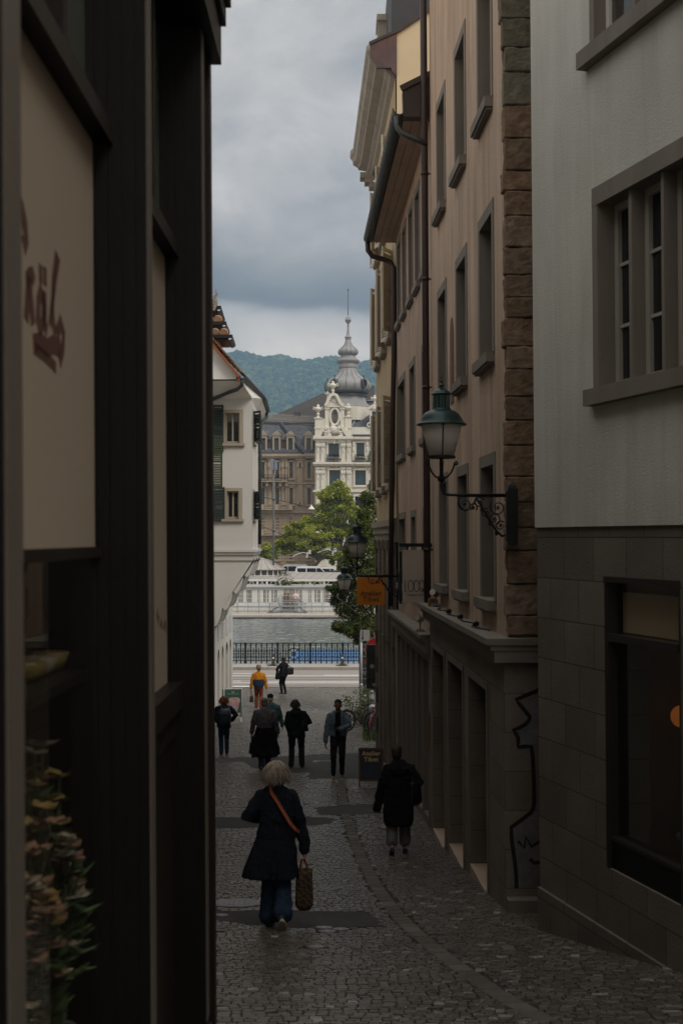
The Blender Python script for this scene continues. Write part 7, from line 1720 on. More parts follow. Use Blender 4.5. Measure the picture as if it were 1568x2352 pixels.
# ------------------------------------------------------------------ people
skin_l = mat('light_skin', (.46,.25,.165), .55, .08, 20, 90, .05); skin_d = mat('brown_skin', (.16,.075,.045), .5, .08, 20, 90, .05)
def cloth(name, col, var=.14, fine=70, bump=.25, rough=.95): return mat(name, col, rough, var, 4, fine, bump, .004, spec=.15)
def ik(a, b, l1, l2, hint):
    a, b, h = Vector(a), Vector(b), Vector(hint); d = b-a; L_ = min(d.length, (l1+l2)*.998); dn = d.normalized()
    x = (l1*l1-l2*l2+L_*L_)/(2*L_); y = math.sqrt(max(0, l1*l1-x*x)); h = (h-dn*h.dot(dn)).normalized()
    return a+dn*x+h*y
def hand(mb, wrist, direc, palm_n, side, s=1.0, curl=.5, r=.0095):
    # palm and five separate fingers; direc: along the hand, palm_n: out of the palm, side: thumb side
    w, d, n, t = Vector(wrist), Vector(direc).normalized(), Vector(palm_n).normalized(), Vector(side).normalized()
    rs = []
    for q, hw, ht in ((-.03,.026,.02),(.0,.030,.02),(.035,.040,.016),(.075,.044,.015),(.095,.040,.012)):
        c = w+d*q*s; rs.append([c+t*hw*s*math.cos(a)+n*ht*s*math.sin(a) for a in [2*pi*k/10 for k in range(10)]])
    mb.rings(rs)
    for i, (off, L_) in enumerate(((.034,.070),(.012,.080),(-.011,.073),(-.033,.056))):
        p = w+d*.088*s+t*off*s; c = curl*(1+.12*i); pts = [p]; dd = d.copy(); 
        for seg in (.45,.32,.25):
            ang = c; dd = (dd*math.cos(ang)+n*math.sin(ang)).normalized(); p = p+dd*L_*seg*s; pts.append(p); n2 = n
        mb.cap_tube(pts, [r*s, r*.95*s, r*.88*s, r*.75*s], 8)
    p = w+d*.02*s+t*.026*s; q = p+(d*.6+t*.75+n*.25).normalized()*.045*s; e = q+(d*.9+n*.35).normalized()*.038*s
    mb.cap_tube([p, q, e], [.0125*s, .011*s, .009*s], 8)
    return w+d*.10*s+n*.02*s
def head(mb, c, s, yaw=0.0, pitch=0.0, face=True):
    M0 = Matrix.Translation(c) @ Matrix.Rotation(yaw,4,'Z') @ Matrix.Rotation(-pitch,4,'X')
    def E(p, r, n=14, m=10):
        b = MB(); b.ell(p, r, n, m); mb.add([M0 @ (Vector(v)*s) for v in b.v], b.f)
    E((0,-.01,.02), (.076,.094,.10)); E((0,.025,-.045), (.058,.07,.075)); E((0,.06,-.085), (.032,.03,.025)); E((0,.075,-.02),(.05,.026,.06))
    E((0,.104,-.022), (.013,.020,.024), 8, 6); E((0,.100,.0),(.010,.012,.03),8,6); E((0,.092,-.062),(.024,.012,.007),8,6); E((0,.090,-.073),(.021,.011,.006),8,6)
    E((.03,.086,.022),(.026,.012,.008),8,6); E((-.03,.086,.022),(.026,.012,.008),8,6)
    for sg in (-1,1): E((sg*.079,-.005,-.012),(.010,.022,.033),8,6); E((sg*.045,.06,-.03),(.025,.025,.03),8,6)
    return M0
def torso(mb, rows, n=20, p=2.6):   # rows: (z, cx, cy, rx, ry)
    rs = []
    for z, cx, cy, rx, ry in rows:
        ring = []
        for k in range(n):
            a = 2*pi*k/n; c_, s_ = math.cos(a), math.sin(a)
            ring.append(Vector((cx+rx*math.copysign(abs(c_)**(2/p), c_), cy+ry*math.copysign(abs(s_)**(2/p), s_), z)))
        rs.append(ring)
    mb.rings(rs)
def shoe(mb, ank, toe_dir, s=1.0, pitch=0.0, h=.06, L_=.27):
    a = Vector(ank); d = Vector((toe_dir[0], toe_dir[1], 0)).normalized(); w = Vector((d.y, -d.x, 0)); up = Vector((0,0,1))
    cp, sp_ = math.cos(pitch), math.sin(pitch); f = d*cp-up*sp_; u2 = up*cp+d*sp_; o = a-u2*.0
    rs = []
    for q, hw, z0, z1 in ((-.07,.025,-.085,-.03),(-.055,.036,-.09,.0),(0,.040,-.09,.02),(.06,.042,-.09,-.02),(.12,.046,-.09,-.045),(.165,.042,-.088,-.055),(.195,.026,-.085,-.062)):
        c = o+f*q*s*L_/.27; ring = []
        for k in range(12):
            t = 2*pi*k/12; zz = (z0+z1)/2+(z1-z0)/2*math.sin(t); ring.append(c+w*hw*s*math.cos(t)+u2*zz*s)
        rs.append(ring)
    mb.rings(rs)
def person(label, px, d, H, yaw=0.0, skin=None, vox=.012, sh=.185, hip=.095, LA=(-.1,.1,.09), RA=(.1,-.1,.09), LW=(-.27,.02,.82), RW=(.27,.02,.82), lb=(-.3,-1,0), rb=(.3,-1,0), hd=(0,.03), hpitch=.0, hyaw=0.0, lean=0.0, trousers=None, trad=(.098,.072,.055), trend=.0, flare=0.0, top=None, trows=None, srad=(.078,.062,.050), sleeve_end=.0, shoes=None, pl=(0,0), hair=None, lhand=None, rhand=None, name='person', ground=None, bulk=1.0):
    s = H/1.70; g = ground if ground is not None else G(d); loc = Vector((X(px,d), d, g))
    t = thing(name, loc, label, 'person'); M0 = Matrix.Translation(loc) @ Matrix.Rotation(yaw,4,'Z') @ Matrix.Scale(s,4)
    sk = skin or skin_l
    hips = (Vector((-hip,0,.90)), Vector((hip,0,.90))); ank = (Vector(LA), Vector(RA))
    knees = [ik(h, a, .43, .42, (0,1,.0)) for h, a in zip(hips, ank)]
    shd = (Vector((-sh,lean,1.40)), Vector((sh,lean,1.40))); wr = (Vector(LW), Vector(RW))
    elb = [ik(a, b, .29, .26, h) for a, b, h in zip(shd, wr, (lb, rb))]
    info = dict(t=t, M=M0, s=s, knees=knees, elb=elb, wr=wr, shd=shd, ank=ank)
    # body: one continuous surface
    mb = MB(); hc = Vector((hd[0], hd[1]+lean, 1.58)); HM = head(mb, hc, 1.0, hyaw, hpitch)
    mb.cap_tube([Vector((0,lean-.01,1.38)), Vector((hd[0]*.4,lean,1.46)), hc+Vector((0,-.015,-.05))], [.065,.056,.055], 12)
    torso(mb, [(.84,0,0,.12,.09),(.95,0,0,.14,.10),(1.1,0,lean*.4,.12,.09),(1.28,0,lean*.8,.145,.10),(1.38,0,lean,.13,.08),(1.43,0,lean,.06,.05)])
    hands = []
    for i in (0,1):
        mb.cap_tube([shd[i]*.96+Vector((0,0,-.01)), shd[i].lerp(elb[i],.5), elb[i]], [.05,.043,.037], 10); mb.cap_tube([elb[i], elb[i].lerp(wr[i],.35), wr[i]], [.037,.036,.026], 10)
        mb.cap_tube([hips[i]+Vector((0,0,.0)), hips[i].lerp(knees[i],.5), knees[i]], [.068,.054,.040], 10); mb.cap_tube([knees[i], knees[i].lerp(ank[i],.35), ank[i]], [.040,.040,.031], 10)
        f = Vector((0,1,0)); mb.cap_tube([ank[i]+Vector((0,-.03,-.03)), ank[i]+Vector((0,.09,-.055))], [.034,.03], 8)
        spec = (lhand, rhand)[i] or {}
        dr = Vector(spec.get('d', tuple((wr[i]-elb[i]).normalized()))); sd = Vector(spec.get('side', (0,1,0))); nn = Vector(spec.get('n', (1 if i == 0 else -1, 0, 0)))
        sd = (sd-dr*sd.dot(dr)).normalized(); nn = (nn-dr*nn.dot(dr)-sd*nn.dot(sd)).normalized()
        hands.append(hand(mb, wr[i], dr, nn, sd, 1.0, spec.get('curl', .45)))
    info['hands'] = hands; info['HM'] = HM; info['hc'] = hc
    b = mb.build('body', sk, t, M0, smooth=True); mod_remesh(b, min(vox*.6, .007)); mod_smooth(b, 2, .4); info['body'] = b
    # trousers
    if trousers:
        mb = MB(); torso(mb, [(.80,0,-.01,.135,.095),(.88,0,-.01,.175*bulk,.118*bulk),(.97,0,-.005,.172*bulk,.118*bulk),(1.06,0,0,.155*bulk,.108*bulk)], p=2.3)
        for i in (0,1):
            h = hips[i]+Vector((0,-.01,-.02)); k = knees[i]; a = ank[i]+(knees[i]-ank[i]).normalized()*trend
            r0, r1, r2 = trad
            mb.cap_tube([h, h.lerp(k,.5), k, k.lerp(a,.4)+Vector((0,-.012,0)), a.lerp(k,.12), a], [r0, (r0+r1)/2*1.02, r1, (r1+r2)/2+.004, r2+flare*.6, r2+flare], 14)
        o = mb.build('trousers', trousers, t, M0, smooth=True); mod_remesh(o, vox); mod_smooth(o, 2, .5); mod_disp(o, .07, .028); mod_disp(o, .03, .010)
    if shoes:
        for i in (0,1):
            mb = MB(); td = Vector(((-1 if i == 0 else 1)*.12, 1)); shoe(mb, ank[i], td, 1.0, pl[i]); o = mb.build('shoe', shoes, t, M0, smooth=True); mod_remesh(o, .01)
    if top:
        mb = MB(); torso(mb, trows)
        for i in (0,1):
            r0, r1, r2 = srad; a = shd[i]+Vector((-.014 if i == 1 else .014,0,-.045)); e = elb[i]; w = wr[i]+(e-wr[i]).normalized()*sleeve_end
            mb.cap_tube([Vector((a.x*.45,lean,1.395)), a, a.lerp(e,.5), e, e.lerp(w,.5), w], [.05, r0*.9, (r0+r1)/2, r1, (r1+r2)/2, r2], 12)
        o = mb.build('jacket', top, t, M0, smooth=True); mod_remesh(o, vox); mod_smooth(o, 3, .5); mod_disp(o, .09, .036); mod_disp(o, .035, .010); info['top'] = o
    return info
def hair_blob(inf, parts, m, vox=.012, disp=.018, size=.05, name='hair'):
    mb = MB(); c = inf['hc']
    for p, r in parts: mb.ell(c+Vector(p), r, 14, 10)
    o = mb.build(name, m, inf['t'], inf['M'], smooth=True); mod_remesh(o, vox); mod_disp(o, size, disp); return o
def strands(inf, n, m, r, L_, fall=.6, curl=.02, w=.0045, cz=0.0, back=True, top=.04):
    mb = MB(); c = inf['hc']+Vector((0,-.015,cz))
    for k in range(n):
        a = R.uniform(0, 2*pi); el = R.uniform(-.5, 1.45); v = Vector((math.cos(a)*math.cos(el), math.sin(a)*math.cos(el), math.sin(el)))
        if v.y > .55 and v.z < .5: continue
        p = c+Vector((v.x*r[0], v.y*r[1], v.z*r[2])); d = (Vector((v.x*.55,v.y*.55,-.35-.3*abs(v.x)))+v*.30).normalized(); pts = [p*.97+c*.03]; L = L_*R.uniform(.5,1.1); ph = R.uniform(0,6)
        for i in range(5):
            d = (d+Vector((R.uniform(-.16,.16),R.uniform(-.16,.16),-fall*.30))).normalized(); p = p+d*L/5+Vector((math.cos(ph+i*1.3),math.sin(ph+i*1.3),0))*curl; pts.append(p)
        mb.tube(pts, [w,w,w*.9,w*.8,w*.6,w*.2], 4, cap=False)
    return mb.build('hair_strands', m, inf['t'], inf['M'], smooth=True)
def wpt(inf, p): return inf['M'] @ Vector(p)
def bag(name, lab, cat, c, w, dpt, h, m, yaw=0, taper=.9, handle_to=None, hm=None, hr=.008, group=None, open_top=True, fold=.02):
    t = thing(name, Vector(c)-Vector((0,0,h/2)), lab, cat, group); M0 = Matrix.Translation(c) @ Matrix.Rotation(yaw,4,'Z')
    mb = MB(); rs = []
    for i in range(9):
        z = -h/2+h*i/8; k = 1-(1-taper)*(i/8); bl = 1+.10*math.sin(pi*i/8)
        e = .6 if i in (0,) else 1
        rs.append([(w/2*k*e*math.copysign(abs(math.cos(a))**.55, math.cos(a)), dpt/2*k*bl*e*math.copysign(abs(math.sin(a))**.6, math.sin(a)), z) for a in [2*pi*q/20 for q in range(20)]])
    mb.rings(rs); o = mb.build('bag_body', m, t, M0, smooth=True); mod_disp(o, .09, fold)
    if handle_to is not None:
        hand_l = M0.inverted() @ Vector(handle_to); mb = MB()
        for sg in (-1,1):
            a, b = Vector((-w*.24,sg*dpt*.30,h/2-.02)), Vector((w*.24,sg*dpt*.30,h/2-.02)); top = hand_l+Vector((0,sg*.01,0))
            mb.tube([a, a.lerp(top,.6)+Vector((-.01,0,0)), top+Vector((-.015,0,0)), top+Vector((.015,0,0)), b.lerp(top,.6)+Vector((.01,0,0)), b], hr, 7)
        mb.build('handle', hm or m, t, M0)
    return t, M0
def strap(inf, pts, w, m, name='strap', th=.004):
    mb = MB(); pts = [Vector(p) for p in pts]; rs = []
    for i, p in enumerate(pts):
        d = (pts[min(i+1,len(pts)-1)]-pts[max(i-1,0)]).normalized(); nrm = Vector((p.x*.6,p.y,0)); nrm = (nrm-d*nrm.dot(d)).normalized(); q = d.cross(nrm)
        rs.append([p+q*w/2, p+q*w/2+nrm*th, p-q*w/2+nrm*th, p-q*w/2])
    mb.rings(rs); return mb.build(name, m, inf['t'], inf['M'])

navy = cloth('navy_wool', (.010,.012,.018)); blackc = cloth('black_cotton', (.008,.008,.009)); jean_n = cloth('dark_blue_jeans', (.018,.032,.06)); black_shoe = mat('black_shoe_leather', (.012,.011,.011), .5, .2, 8, 50, .1)
# 1 blond woman walking away, long flared navy coat
w1 = person('woman with fluffy grey blond hair walking away in a flared navy coat and flared jeans', 634, 12.95, 1.66, vox=.0085, hip=.09, sh=.165, LA=(-.075,.06,.085), RA=(.075,-.26,.20), LW=(-.17,.20,1.08), RW=(.29,.03,.80), lb=(-.7,-1,-.1), rb=(.5,-.8,0), trousers=jean_n, trad=(.092,.076,.078), flare=.028, trend=.03, top=navy, srad=(.068,.066,.056), sleeve_end=-.015, shoes=black_shoe, pl=(-.05,.75),
    trows=[(.535,-.055,-.01,.285,.20),(.60,-.05,-.01,.272,.19),(.75,-.025,-.005,.235,.165),(.92,-.005,0,.20,.145),(1.08,0,0,.175,.13),(1.22,0,0,.178,.128),(1.34,0,0,.175,.115),(1.40,0,0,.15,.09),(1.45,0,0,.075,.07),(1.475,0,.005,.06,.06)], hd=(0,.02), lhand=dict(curl=.5), rhand=dict(d=(.02,.02,-1), side=(0,1,0), n=(-1,0,0), curl=1.15))
blond = mat_island('grey_blond_hair', [(0,(.12,.09,.065)),(.4,(.25,.20,.15)),(.8,(.40,.34,.27)),(1,(.55,.49,.41))], .6, .15, 30, 0, .4)
blond_u = mat('grey_blond_underhair', (.13,.10,.075), .8, .3, 12, 60, .5)
hair_blob(w1, [((0,-.025,.034),(.083,.096,.078)),((0,-.035,-.03),(.094,.092,.09)),((-.035,-.05,-.08),(.07,.07,.05)),((.04,-.05,-.074),(.064,.07,.048))], blond_u, .008, .022, .05)
strands(w1, 1900, blond, (.090,.106,.098), .125, .75, .007, .0034, cz=.03)
tan = mat('tan_leather', (.30,.075,.025), .5, .15, 8, 50, .1)
strap(w1, [(-.065,.05,1.50),(-.07,-.055,1.49),(-.04,-.122,1.40),(.03,-.150,1.30),(.09,-.158,1.20),(.15,-.165,1.10),(.205,-.155,1.035),(.24,-.10,1.0)], .032, tan, 'shoulder_strap')
# coat pleats and hem band
mb = MB()
for k in range(11):
    a = -pi*.08-pi*.84*k/10; pts = [(-.055*q+rx*math.cos(a)*1.012, -.005+ry*math.sin(a)*1.012, z) for q, (z, rx, ry) in zip((1,.9,.5,.1), ((.54,.284,.20),(.62,.27,.19),(.78,.23,.163),(.94,.197,.143)))]
    mb.tube(pts, [.014,.012,.008,.002], 6)
mb.build('coat_pleats', navy, w1['t'], w1['M'], smooth=True)
tote_m, nt, b_ = _nodes('woven_tote'); tc = N(nt,'ShaderNodeTexCoord').outputs['Object']
wv = N(nt,'ShaderNodeTexWave'); wv.wave_type='BANDS'; wv.bands_direction='DIAGONAL'; wv.inputs['Scale'].default_value=9; wv.inputs['Distortion'].default_value=6; wv.inputs['Detail'].default_value=1; wv.inputs['Detail Scale'].default_value=3; nt.links.new(mapped(nt,tc,(1,.2,1)), wv.inputs['Vector'])
nt.links.new(ramp(nt, wv.outputs[0], [(.35,(.026,.017,.009)),(.55,(.065,.038,.016)),(.8,(.10,.06,.022))]), b_.inputs['Base Color']); b_.inputs['Roughness'].default_value=.9
hp = wpt(w1, w1['hands'][1]); bc = P(698.5, 2044, 12.98)
bag('tote_bag', 'brown patterned woven tote bag held by the woman in the navy coat', 'bag', (bc.x, hp.y, bc.z), .185, .13, .40, tote_m, .1, .86, hp+Vector((0,0,-.015)), mat('dark_red_webbing',(.16,.022,.018),.8,.1,8,60,.1), .010)
# sole edge of the trainers
for i in (0,1):
    mb = MB(); b2 = MB(); shoe(b2, w1['ank'][i], ((-.12,.12)[i],1), 1.03, (-.05,.75)[i]); n = 12
    a = w1['ank'][i]; M_ = Matrix.Translation(a) @ Matrix.Rotation(-(-.05,.75)[i],4,'X'); mb.rings([[M_ @ Vector((r*.05*math.cos(q)*(1.0 if math.sin(q) > 0 else .9), .06+.14*math.sin(q), z)) for q in [2*pi*k/18 for k in range(18)]] for r, z in ((1,-.098),(1.04,-.08),(.9,-.07))]); mb.build('sole', mat('pale_sole',(.40,.36,.30),.7,.1,8,50,0), w1['t'], w1['M'])
# 2 stout person in long black coat on the right
w2 = person('person in a long black hooded coat and grey trousers walking by the right wall', 915, 19.2, 1.60, vox=.009, hip=.095, sh=.175, LA=(-.11,-.22,.155), RA=(.105,.07,.085), LW=(-.335,.02,.72), RW=(.24,.14,.98), lb=(-.5,-1,0), rb=(.7,-1,0), bulk=1.1, trousers=cloth('grey_trousers',(.125,.118,.105)), trad=(.11,.09,.085), flare=.008, trend=.115, top=cloth('black_parka',(.0075,.007,.007)), srad=(.092,.08,.064), sleeve_end=-.01, shoes=black_shoe, pl=(.55,0),
    trows=[(.475,.0,-.01,.21,.17),(.55,.0,-.01,.232,.185),(.75,0,-.005,.238,.19),(.95,0,0,.23,.18),(1.15,0,0,.215,.165),(1.28,0,0,.20,.15),(1.36,0,0,.165,.12),(1.43,0,0,.095,.09),(1.475,0,0,.07,.07)], hd=(-.03,.03), lhand=dict(curl=.4))
dk_hair = mat('dark_brown_hair', (.022,.013,.009), .7, .3, 25, 80, .4)
hair_blob(w2, [((0,-.02,.05),(.086,.10,.088)),((0,-.05,.0),(.085,.08,.09)),((0,-.045,-.07),(.06,.055,.05))], dk_hair, .008, .012, .04)
mb = MB(); torso(mb, [(1.30,0,-.155,.13,.045),(1.37,0,-.135,.17,.06),(1.44,0,-.085,.14,.06),(1.49,0,-.05,.10,.04)], p=2.2); o = mb.build('hood', MATS['black_parka'], w2['t'], w2['M'], smooth=True); mod_remesh(o,.01); mod_disp(o,.06,.03)
c = P(951, 1822, 19.15); bag('shoulder_bag', 'slouchy black shoulder bag at the right side of the long black coat', 'bag', c, .23, .16, .34, mat('black_leather',(.009,.008,.008),.4,.2,8,40,.2), .5, .75, wpt(w2,(.215,-.02,1.42)), None, .011)
# 3 man in denim jacket facing the camera, reading a phone
blk_jean = cloth('black_jeans',(.010,.010,.011)); denim = mat('washed_denim',(.125,.165,.20),.9,.4,6,60,.3,.004,streak=.3,dirt=(.045,.065,.095))
w3 = person('man in a light denim jacket and black jeans walking towards the camera reading a phone', 776, 29.4, 1.81, yaw=pi, skin=skin_d, vox=.01, hip=.085, sh=.185, LA=(-.085,.0,.09), RA=(.10,.16,.09), RW=(.265,.03,.80), LW=(-.035,.30,1.10), rb=(.4,-1,0), lb=(-1,-.35,-.3), hd=(0,.06), hpitch=-.45, trousers=blk_jean, trad=(.09,.064,.048), trend=.05, top=denim, srad=(.074,.062,.052), sleeve_end=.01, shoes=mat('beige_trainers',(.34,.26,.19),.7,.15,10,50,.1),
    trows=[(.93,0,0,.185,.125),(.97,0,0,.192,.128),(1.1,0,0,.19,.125),(1.25,0,0,.198,.128),(1.35,0,0,.185,.115),(1.41,0,0,.14,.09),(1.455,0,0,.08,.075)], lhand=dict(d=(.8,.45,.25), n=(.0,-.2,1), side=(-.3,1,.2), curl=.6), rhand=dict(curl=.5))
hair_blob(w3, [((0,-.02,.055),(.079,.095,.072)),((0,-.045,.0),(.078,.075,.07))], mat('cropped_black_hair',(.006,.005,.005),.8,.2,30,90,.2), .007, .006, .02)
mb = MB(); 
torso(mb, [(.90,0,.095,.06,.05),(1.05,0,.10,.062,.05),(1.2,0,.104,.066,.05),(1.33,0,.09,.066,.05),(1.43,0,.05,.065,.05)], p=3); o = mb.build('dark_shirt', blackc, w3['t'], w3['M'], smooth=True)
mb = MB()
for sg in (-1,1):
    mb.rings([[(sg*x,y,z) for x,y,z in q] for q in ([(.055,.10,1.42),(.11,.085,1.425),(.115,.06,1.46),(.07,.05,1.47)],[(.06,.13,1.34),(.135,.105,1.36),(.13,.095,1.37),(.07,.12,1.36)])])
    mb.obox((sg*.115,.131,1.235),(.095,.012,.10)); mb.obox((sg*.115,.136,1.275),(.105,.014,.035)); mb.obox((sg*.068,.135,1.12),(.018,.012,.40))
mb.obox((0,-.128,.945),(.30,.012,.04)); mb.build('collar_and_pockets', denim, w3['t'], w3['M'])
mb = MB()
for sg in (-1,1):
    mb.ell(w3['HM'] @ Vector((sg*.031,.090,.002)), (.014,.008,.006), 10, 6)
mb.build('eyes', mat('dark_eyes',(.02,.015,.012),.3,.1,30,60,0), w3['t'], w3['M'])
mb = MB()
for sg in (-1,1): mb.tube([w3['HM'] @ Vector((sg*.012,.099,.026)), w3['HM'] @ Vector((sg*.032,.098,.032)), w3['HM'] @ Vector((sg*.054,.085,.024))], [.004,.005,.002], 6)
mb.build('eyebrows', MATS['cropped_black_hair'], w3['t'], w3['M'])
for i in (0,1):
    mb = MB(); a = w3['ank'][i]; mb.tube([a+Vector((0,-.012,-.02)), a+Vector((0,-.012,.07))], .045, 10); mb.build('sock', mat('grey_sock',(.42,.42,.44),.9,.1,8,60,.2), w3['t'], w3['M'])
hp = wpt(w3, w3['hands'][0]); t = thing('phone', hp, 'dark mobile phone in the raised hand of the man in denim', 'phone'); mb = MB(); mb.obox(hp+Vector((0,-.015,.03)), (.072,.009,.145), .15, .6); mod_bevel(mb.build('phone_body', mat('phone_black',(.012,.012,.014),.2,.1,5,30,0), t), .006)
# 4 grey shirt man with jacket round the waist
shirt = cloth('grey_striped_shirt', (.105,.10,.105), .12)
w4 = person('grey haired man in a grey shirt with a dark jacket tied round his waist', 607, 31.3, 1.74, vox=.011, hip=.09, sh=.20, LA=(-.06,-.12,.12), RA=(.07,.12,.09), LW=(-.30,.04,.86), RW=(.315,.06,.86), lb=(-.5,-1,0), rb=(.6,-1,0), hd=(.0,.05), trousers=jean_n, trad=(.095,.075,.065), flare=.006, top=shirt, srad=(.085,.066,.052), sleeve_end=.03, shoes=mat('brown_shoe',(.08,.035,.018),.5,.2,8,50,.1), pl=(.4,0),
    trows=[(1.0,0,0,.185,.13),(1.1,0,0,.195,.135),(1.25,0,0,.215,.14),(1.35,0,0,.20,.125),(1.42,0,0,.13,.09),(1.46,0,0,.075,.07)])
greyhair = mat('grey_hair', (.14,.12,.10), .8, .35, 20, 80, .4)
hair_blob(w4, [((0,-.02,.04),(.083,.098,.082)),((0,-.05,-.02),(.08,.075,.075))], greyhair, .008, .014, .025)
mb = MB(); torso(mb, [(.33,-.0,-.02,.30,.17),(.36,0,-.02,.31,.175),(.50,0,-.02,.29,.17),(.70,0,-.01,.245,.16),(.88,0,0,.205,.15),(1.02,0,0,.185,.14)], p=2.8)
for sg in (-1,1): mb.cap_tube([(sg*.17,-.02,.92),(sg*.27,-.03,.65),(sg*.33,-.02,.42)], [.06,.055,.05], 8)
o = mb.build('tied_jacket', blackc, w4['t'], w4['M'], smooth=True); mod_remesh(o,.012); mod_disp(o,.12,.06)
lh = wpt(w4, w4['hands'][0]); t = thing('folded_umbrella', lh+Vector((0,0,-.45)), 'folded dark umbrella in the left hand of the grey shirt man', 'umbrella')
mb = MB(); mb.tube([lh+Vector((0,0,.03)), lh+Vector((.005,0,-.03)), lh+Vector((.01,0,-.12)), lh+Vector((.015,0,-.28)), lh+Vector((.02,0,-.42))], [.014,.022,.042,.04,.012], 10); mb.build('canopy', cloth('dark_umbrella_cloth',(.012,.014,.022)), t); mb = MB(); mb.tube([lh+Vector((.02,0,-.41)), lh+Vector((.022,0,-.49))], .005, 6); mb.tube([lh+Vector((0,0,.02)), lh+Vector((0,0,.09))], .012, 8); mb.build('shaft', steel, t)
# 5 man in teal jacket and cap, half hidden
w5 = person('man in a teal jacket and black cap half hidden by the grey shirt man', 623, 34.9, 1.68, vox=.012, hip=.09, LA=(-.08,.1,.09), RA=(.09,-.16,.13), LW=(-.27,.05,.84), RW=(.29,.05,.84), hd=(-.03,.05), trousers=blackc, top=cloth('teal_jacket',(.075,.14,.15),.2), srad=(.082,.066,.052), shoes=MATS['brown_shoe'], pl=(0,.4), trows=[(.86,0,0,.19,.13),(1.0,0,0,.195,.135),(1.2,0,0,.205,.138),(1.35,0,0,.19,.12),(1.42,0,0,.125,.09),(1.47,0,0,.08,.07)])
hair_blob(w5, [((0,-.05,-.03),(.078,.07,.06))], mat('white_hair',(.42,.40,.37),.8,.2,20,80,.3), .009, .01, .02)
mb = MB(); c = w5['hc']; mb.ell(c+Vector((0,-.01,.06)), (.088,.102,.072), 16, 10); o = mb.build('cap', blackc, w5['t'], w5['M'], smooth=True)
mb = MB(); mb.rings([[(c.x+x*.075,c.y+.07+y,c.z+.045+z) for x,y,z in ((-1,0,0),(-.6,.075,-.01),(0,.095,-.012),(.6,.075,-.01),(1,0,0))],[(c.x+x*.075,c.y+.07+y,c.z+.055+z) for x,y,z in ((-1,0,0),(-.6,.075,-.01),(0,.095,-.012),(.6,.075,-.01),(1,0,0))]]); mb.build('cap_peak', blackc, w5['t'], w5['M'])
mb = MB(); mb.torus((c.x,c.y-.098,c.z+.035), .026, .004, 12, 5, 'Y', 0, pi); mb.build('cap_gap', MATS['white_hair'], w5['t'], w5['M'])
# 6 woman in black hooded jacket standing
w6 = person('woman with short curly brown hair in a black hooded jacket, bag on her arm', 680.5, 31.9, 1.67, vox=.011, hip=.105, sh=.20, LA=(-.13,.02,.09), RA=(.135,.05,.09), LW=(-.19,.15,.90), RW=(.17,.24,1.08), lb=(-.6,-1,0), rb=(.75,-.7,-.2), hd=(-.03,.05), trousers=cloth('charcoal_trousers',(.022,.022,.023)), trad=(.105,.078,.068), flare=.004, top=cloth('black_quilted_jacket',(.010,.012,.015)), srad=(.088,.072,.058), shoes=black_shoe, trows=[(.76,0,0,.215,.15),(.85,0,0,.225,.155),(1.0,0,0,.215,.15),(1.2,0,0,.215,.145),(1.34,0,0,.20,.125),(1.42,0,0,.13,.095),(1.48,0,0,.09,.08)], lhand=dict(n=(1,.3,0)))
brown_curl = mat_island('brown_curls', [(0,(.035,.022,.016)),(.6,(.08,.05,.037)),(1,(.16,.11,.08))], .7, .2, 30, 0)
hair_blob(w6, [((0,-.025,.04),(.098,.105,.088)),((0,-.045,-.03),(.096,.085,.08))], mat('brown_curl_base',(.06,.038,.028),.8,.3,20,60,.4), .010, .035, .03); strands(w6, 420, brown_curl, (.098,.105,.10), .06, .4, .010, .004)
mb = MB(); torso(mb, [(1.32,0,-.13,.10,.03),(1.38,0,-.12,.14,.05),(1.46,0,-.075,.12,.05),(1.50,0,-.04,.09,.04)], p=2.2); o = mb.build('hood', MATS['black_quilted_jacket'], w6['t'], w6['M'], smooth=True); mod_remesh(o,.011)
bag('handbag', 'black handbag hanging under the bent arm of the curly haired woman', 'bag', P(699.5,1671,31.75), .20, .12, .19, MATS['black_leather'], .5, .65, wpt(w6,(.215,-.03,1.36)), None, .010)
# 7 man in orange and navy jacket with hat
orange = cloth('mustard_jacket', (.42,.155,.012), .18); w7 = person('man in a mustard and navy jacket, red brown trousers and a felt hat', 594, 53, 1.72, vox=.013, hip=.09, sh=.205, LA=(-.10,.08,.09), RA=(.09,-.12,.10), LW=(-.31,.02,.82), RW=(.31,.03,.82), trousers=cloth('rust_trousers',(.16,.045,.022)), trad=(.10,.078,.07), top=orange, srad=(.09,.074,.06), shoes=MATS['brown_shoe'], trows=[(.88,0,0,.20,.14),(1.0,0,0,.205,.145),(1.2,0,0,.215,.145),(1.35,0,0,.205,.125),(1.42,0,0,.13,.09),(1.47,0,0,.08,.07)], skin=mat('tanned_skin',(.20,.10,.06),.55,.08,20,90,.05))
mb = MB(); torso(mb, [(.875,0,0,.207,.147),(.9,0,0,.213,.153),(1.0,0,0,.218,.158),(1.12,0,0,.222,.158),(1.17,0,0,.224,.158)]); mb.build('navy_lower_panel', cloth('navy_panel',(.02,.035,.055)), w7['t'], w7['M'], smooth=True)
mb = MB(); c = w7['hc']; mb.lathe([(.085,.03),(.148,.028),(.150,.035),(.10,.045),(.098,.10),(.094,.15),(.07,.165),(.01,.155)], 20, c); mb.build('hat', cloth('felt_hat',(.27,.17,.10)), w7['t'], w7['M'], smooth=True); mb = MB(); mb.lathe([(.102,.046),(.101,.075)], 20, c); mb.build('hat_band', wood_brown, w7['t'], w7['M'])
bag('handbag', 'dark brown handbag in the left hand of the man in mustard', 'bag', P(577.5,1606,53), .19, .11, .26, mat('dark_brown_leather',(.035,.018,.012),.5,.2,6,40,.1), 0, .7, wpt(w7,w7['hands'][0]), mat('rust_handle',(.18,.06,.03),.6,.1,6,40,0), .014)
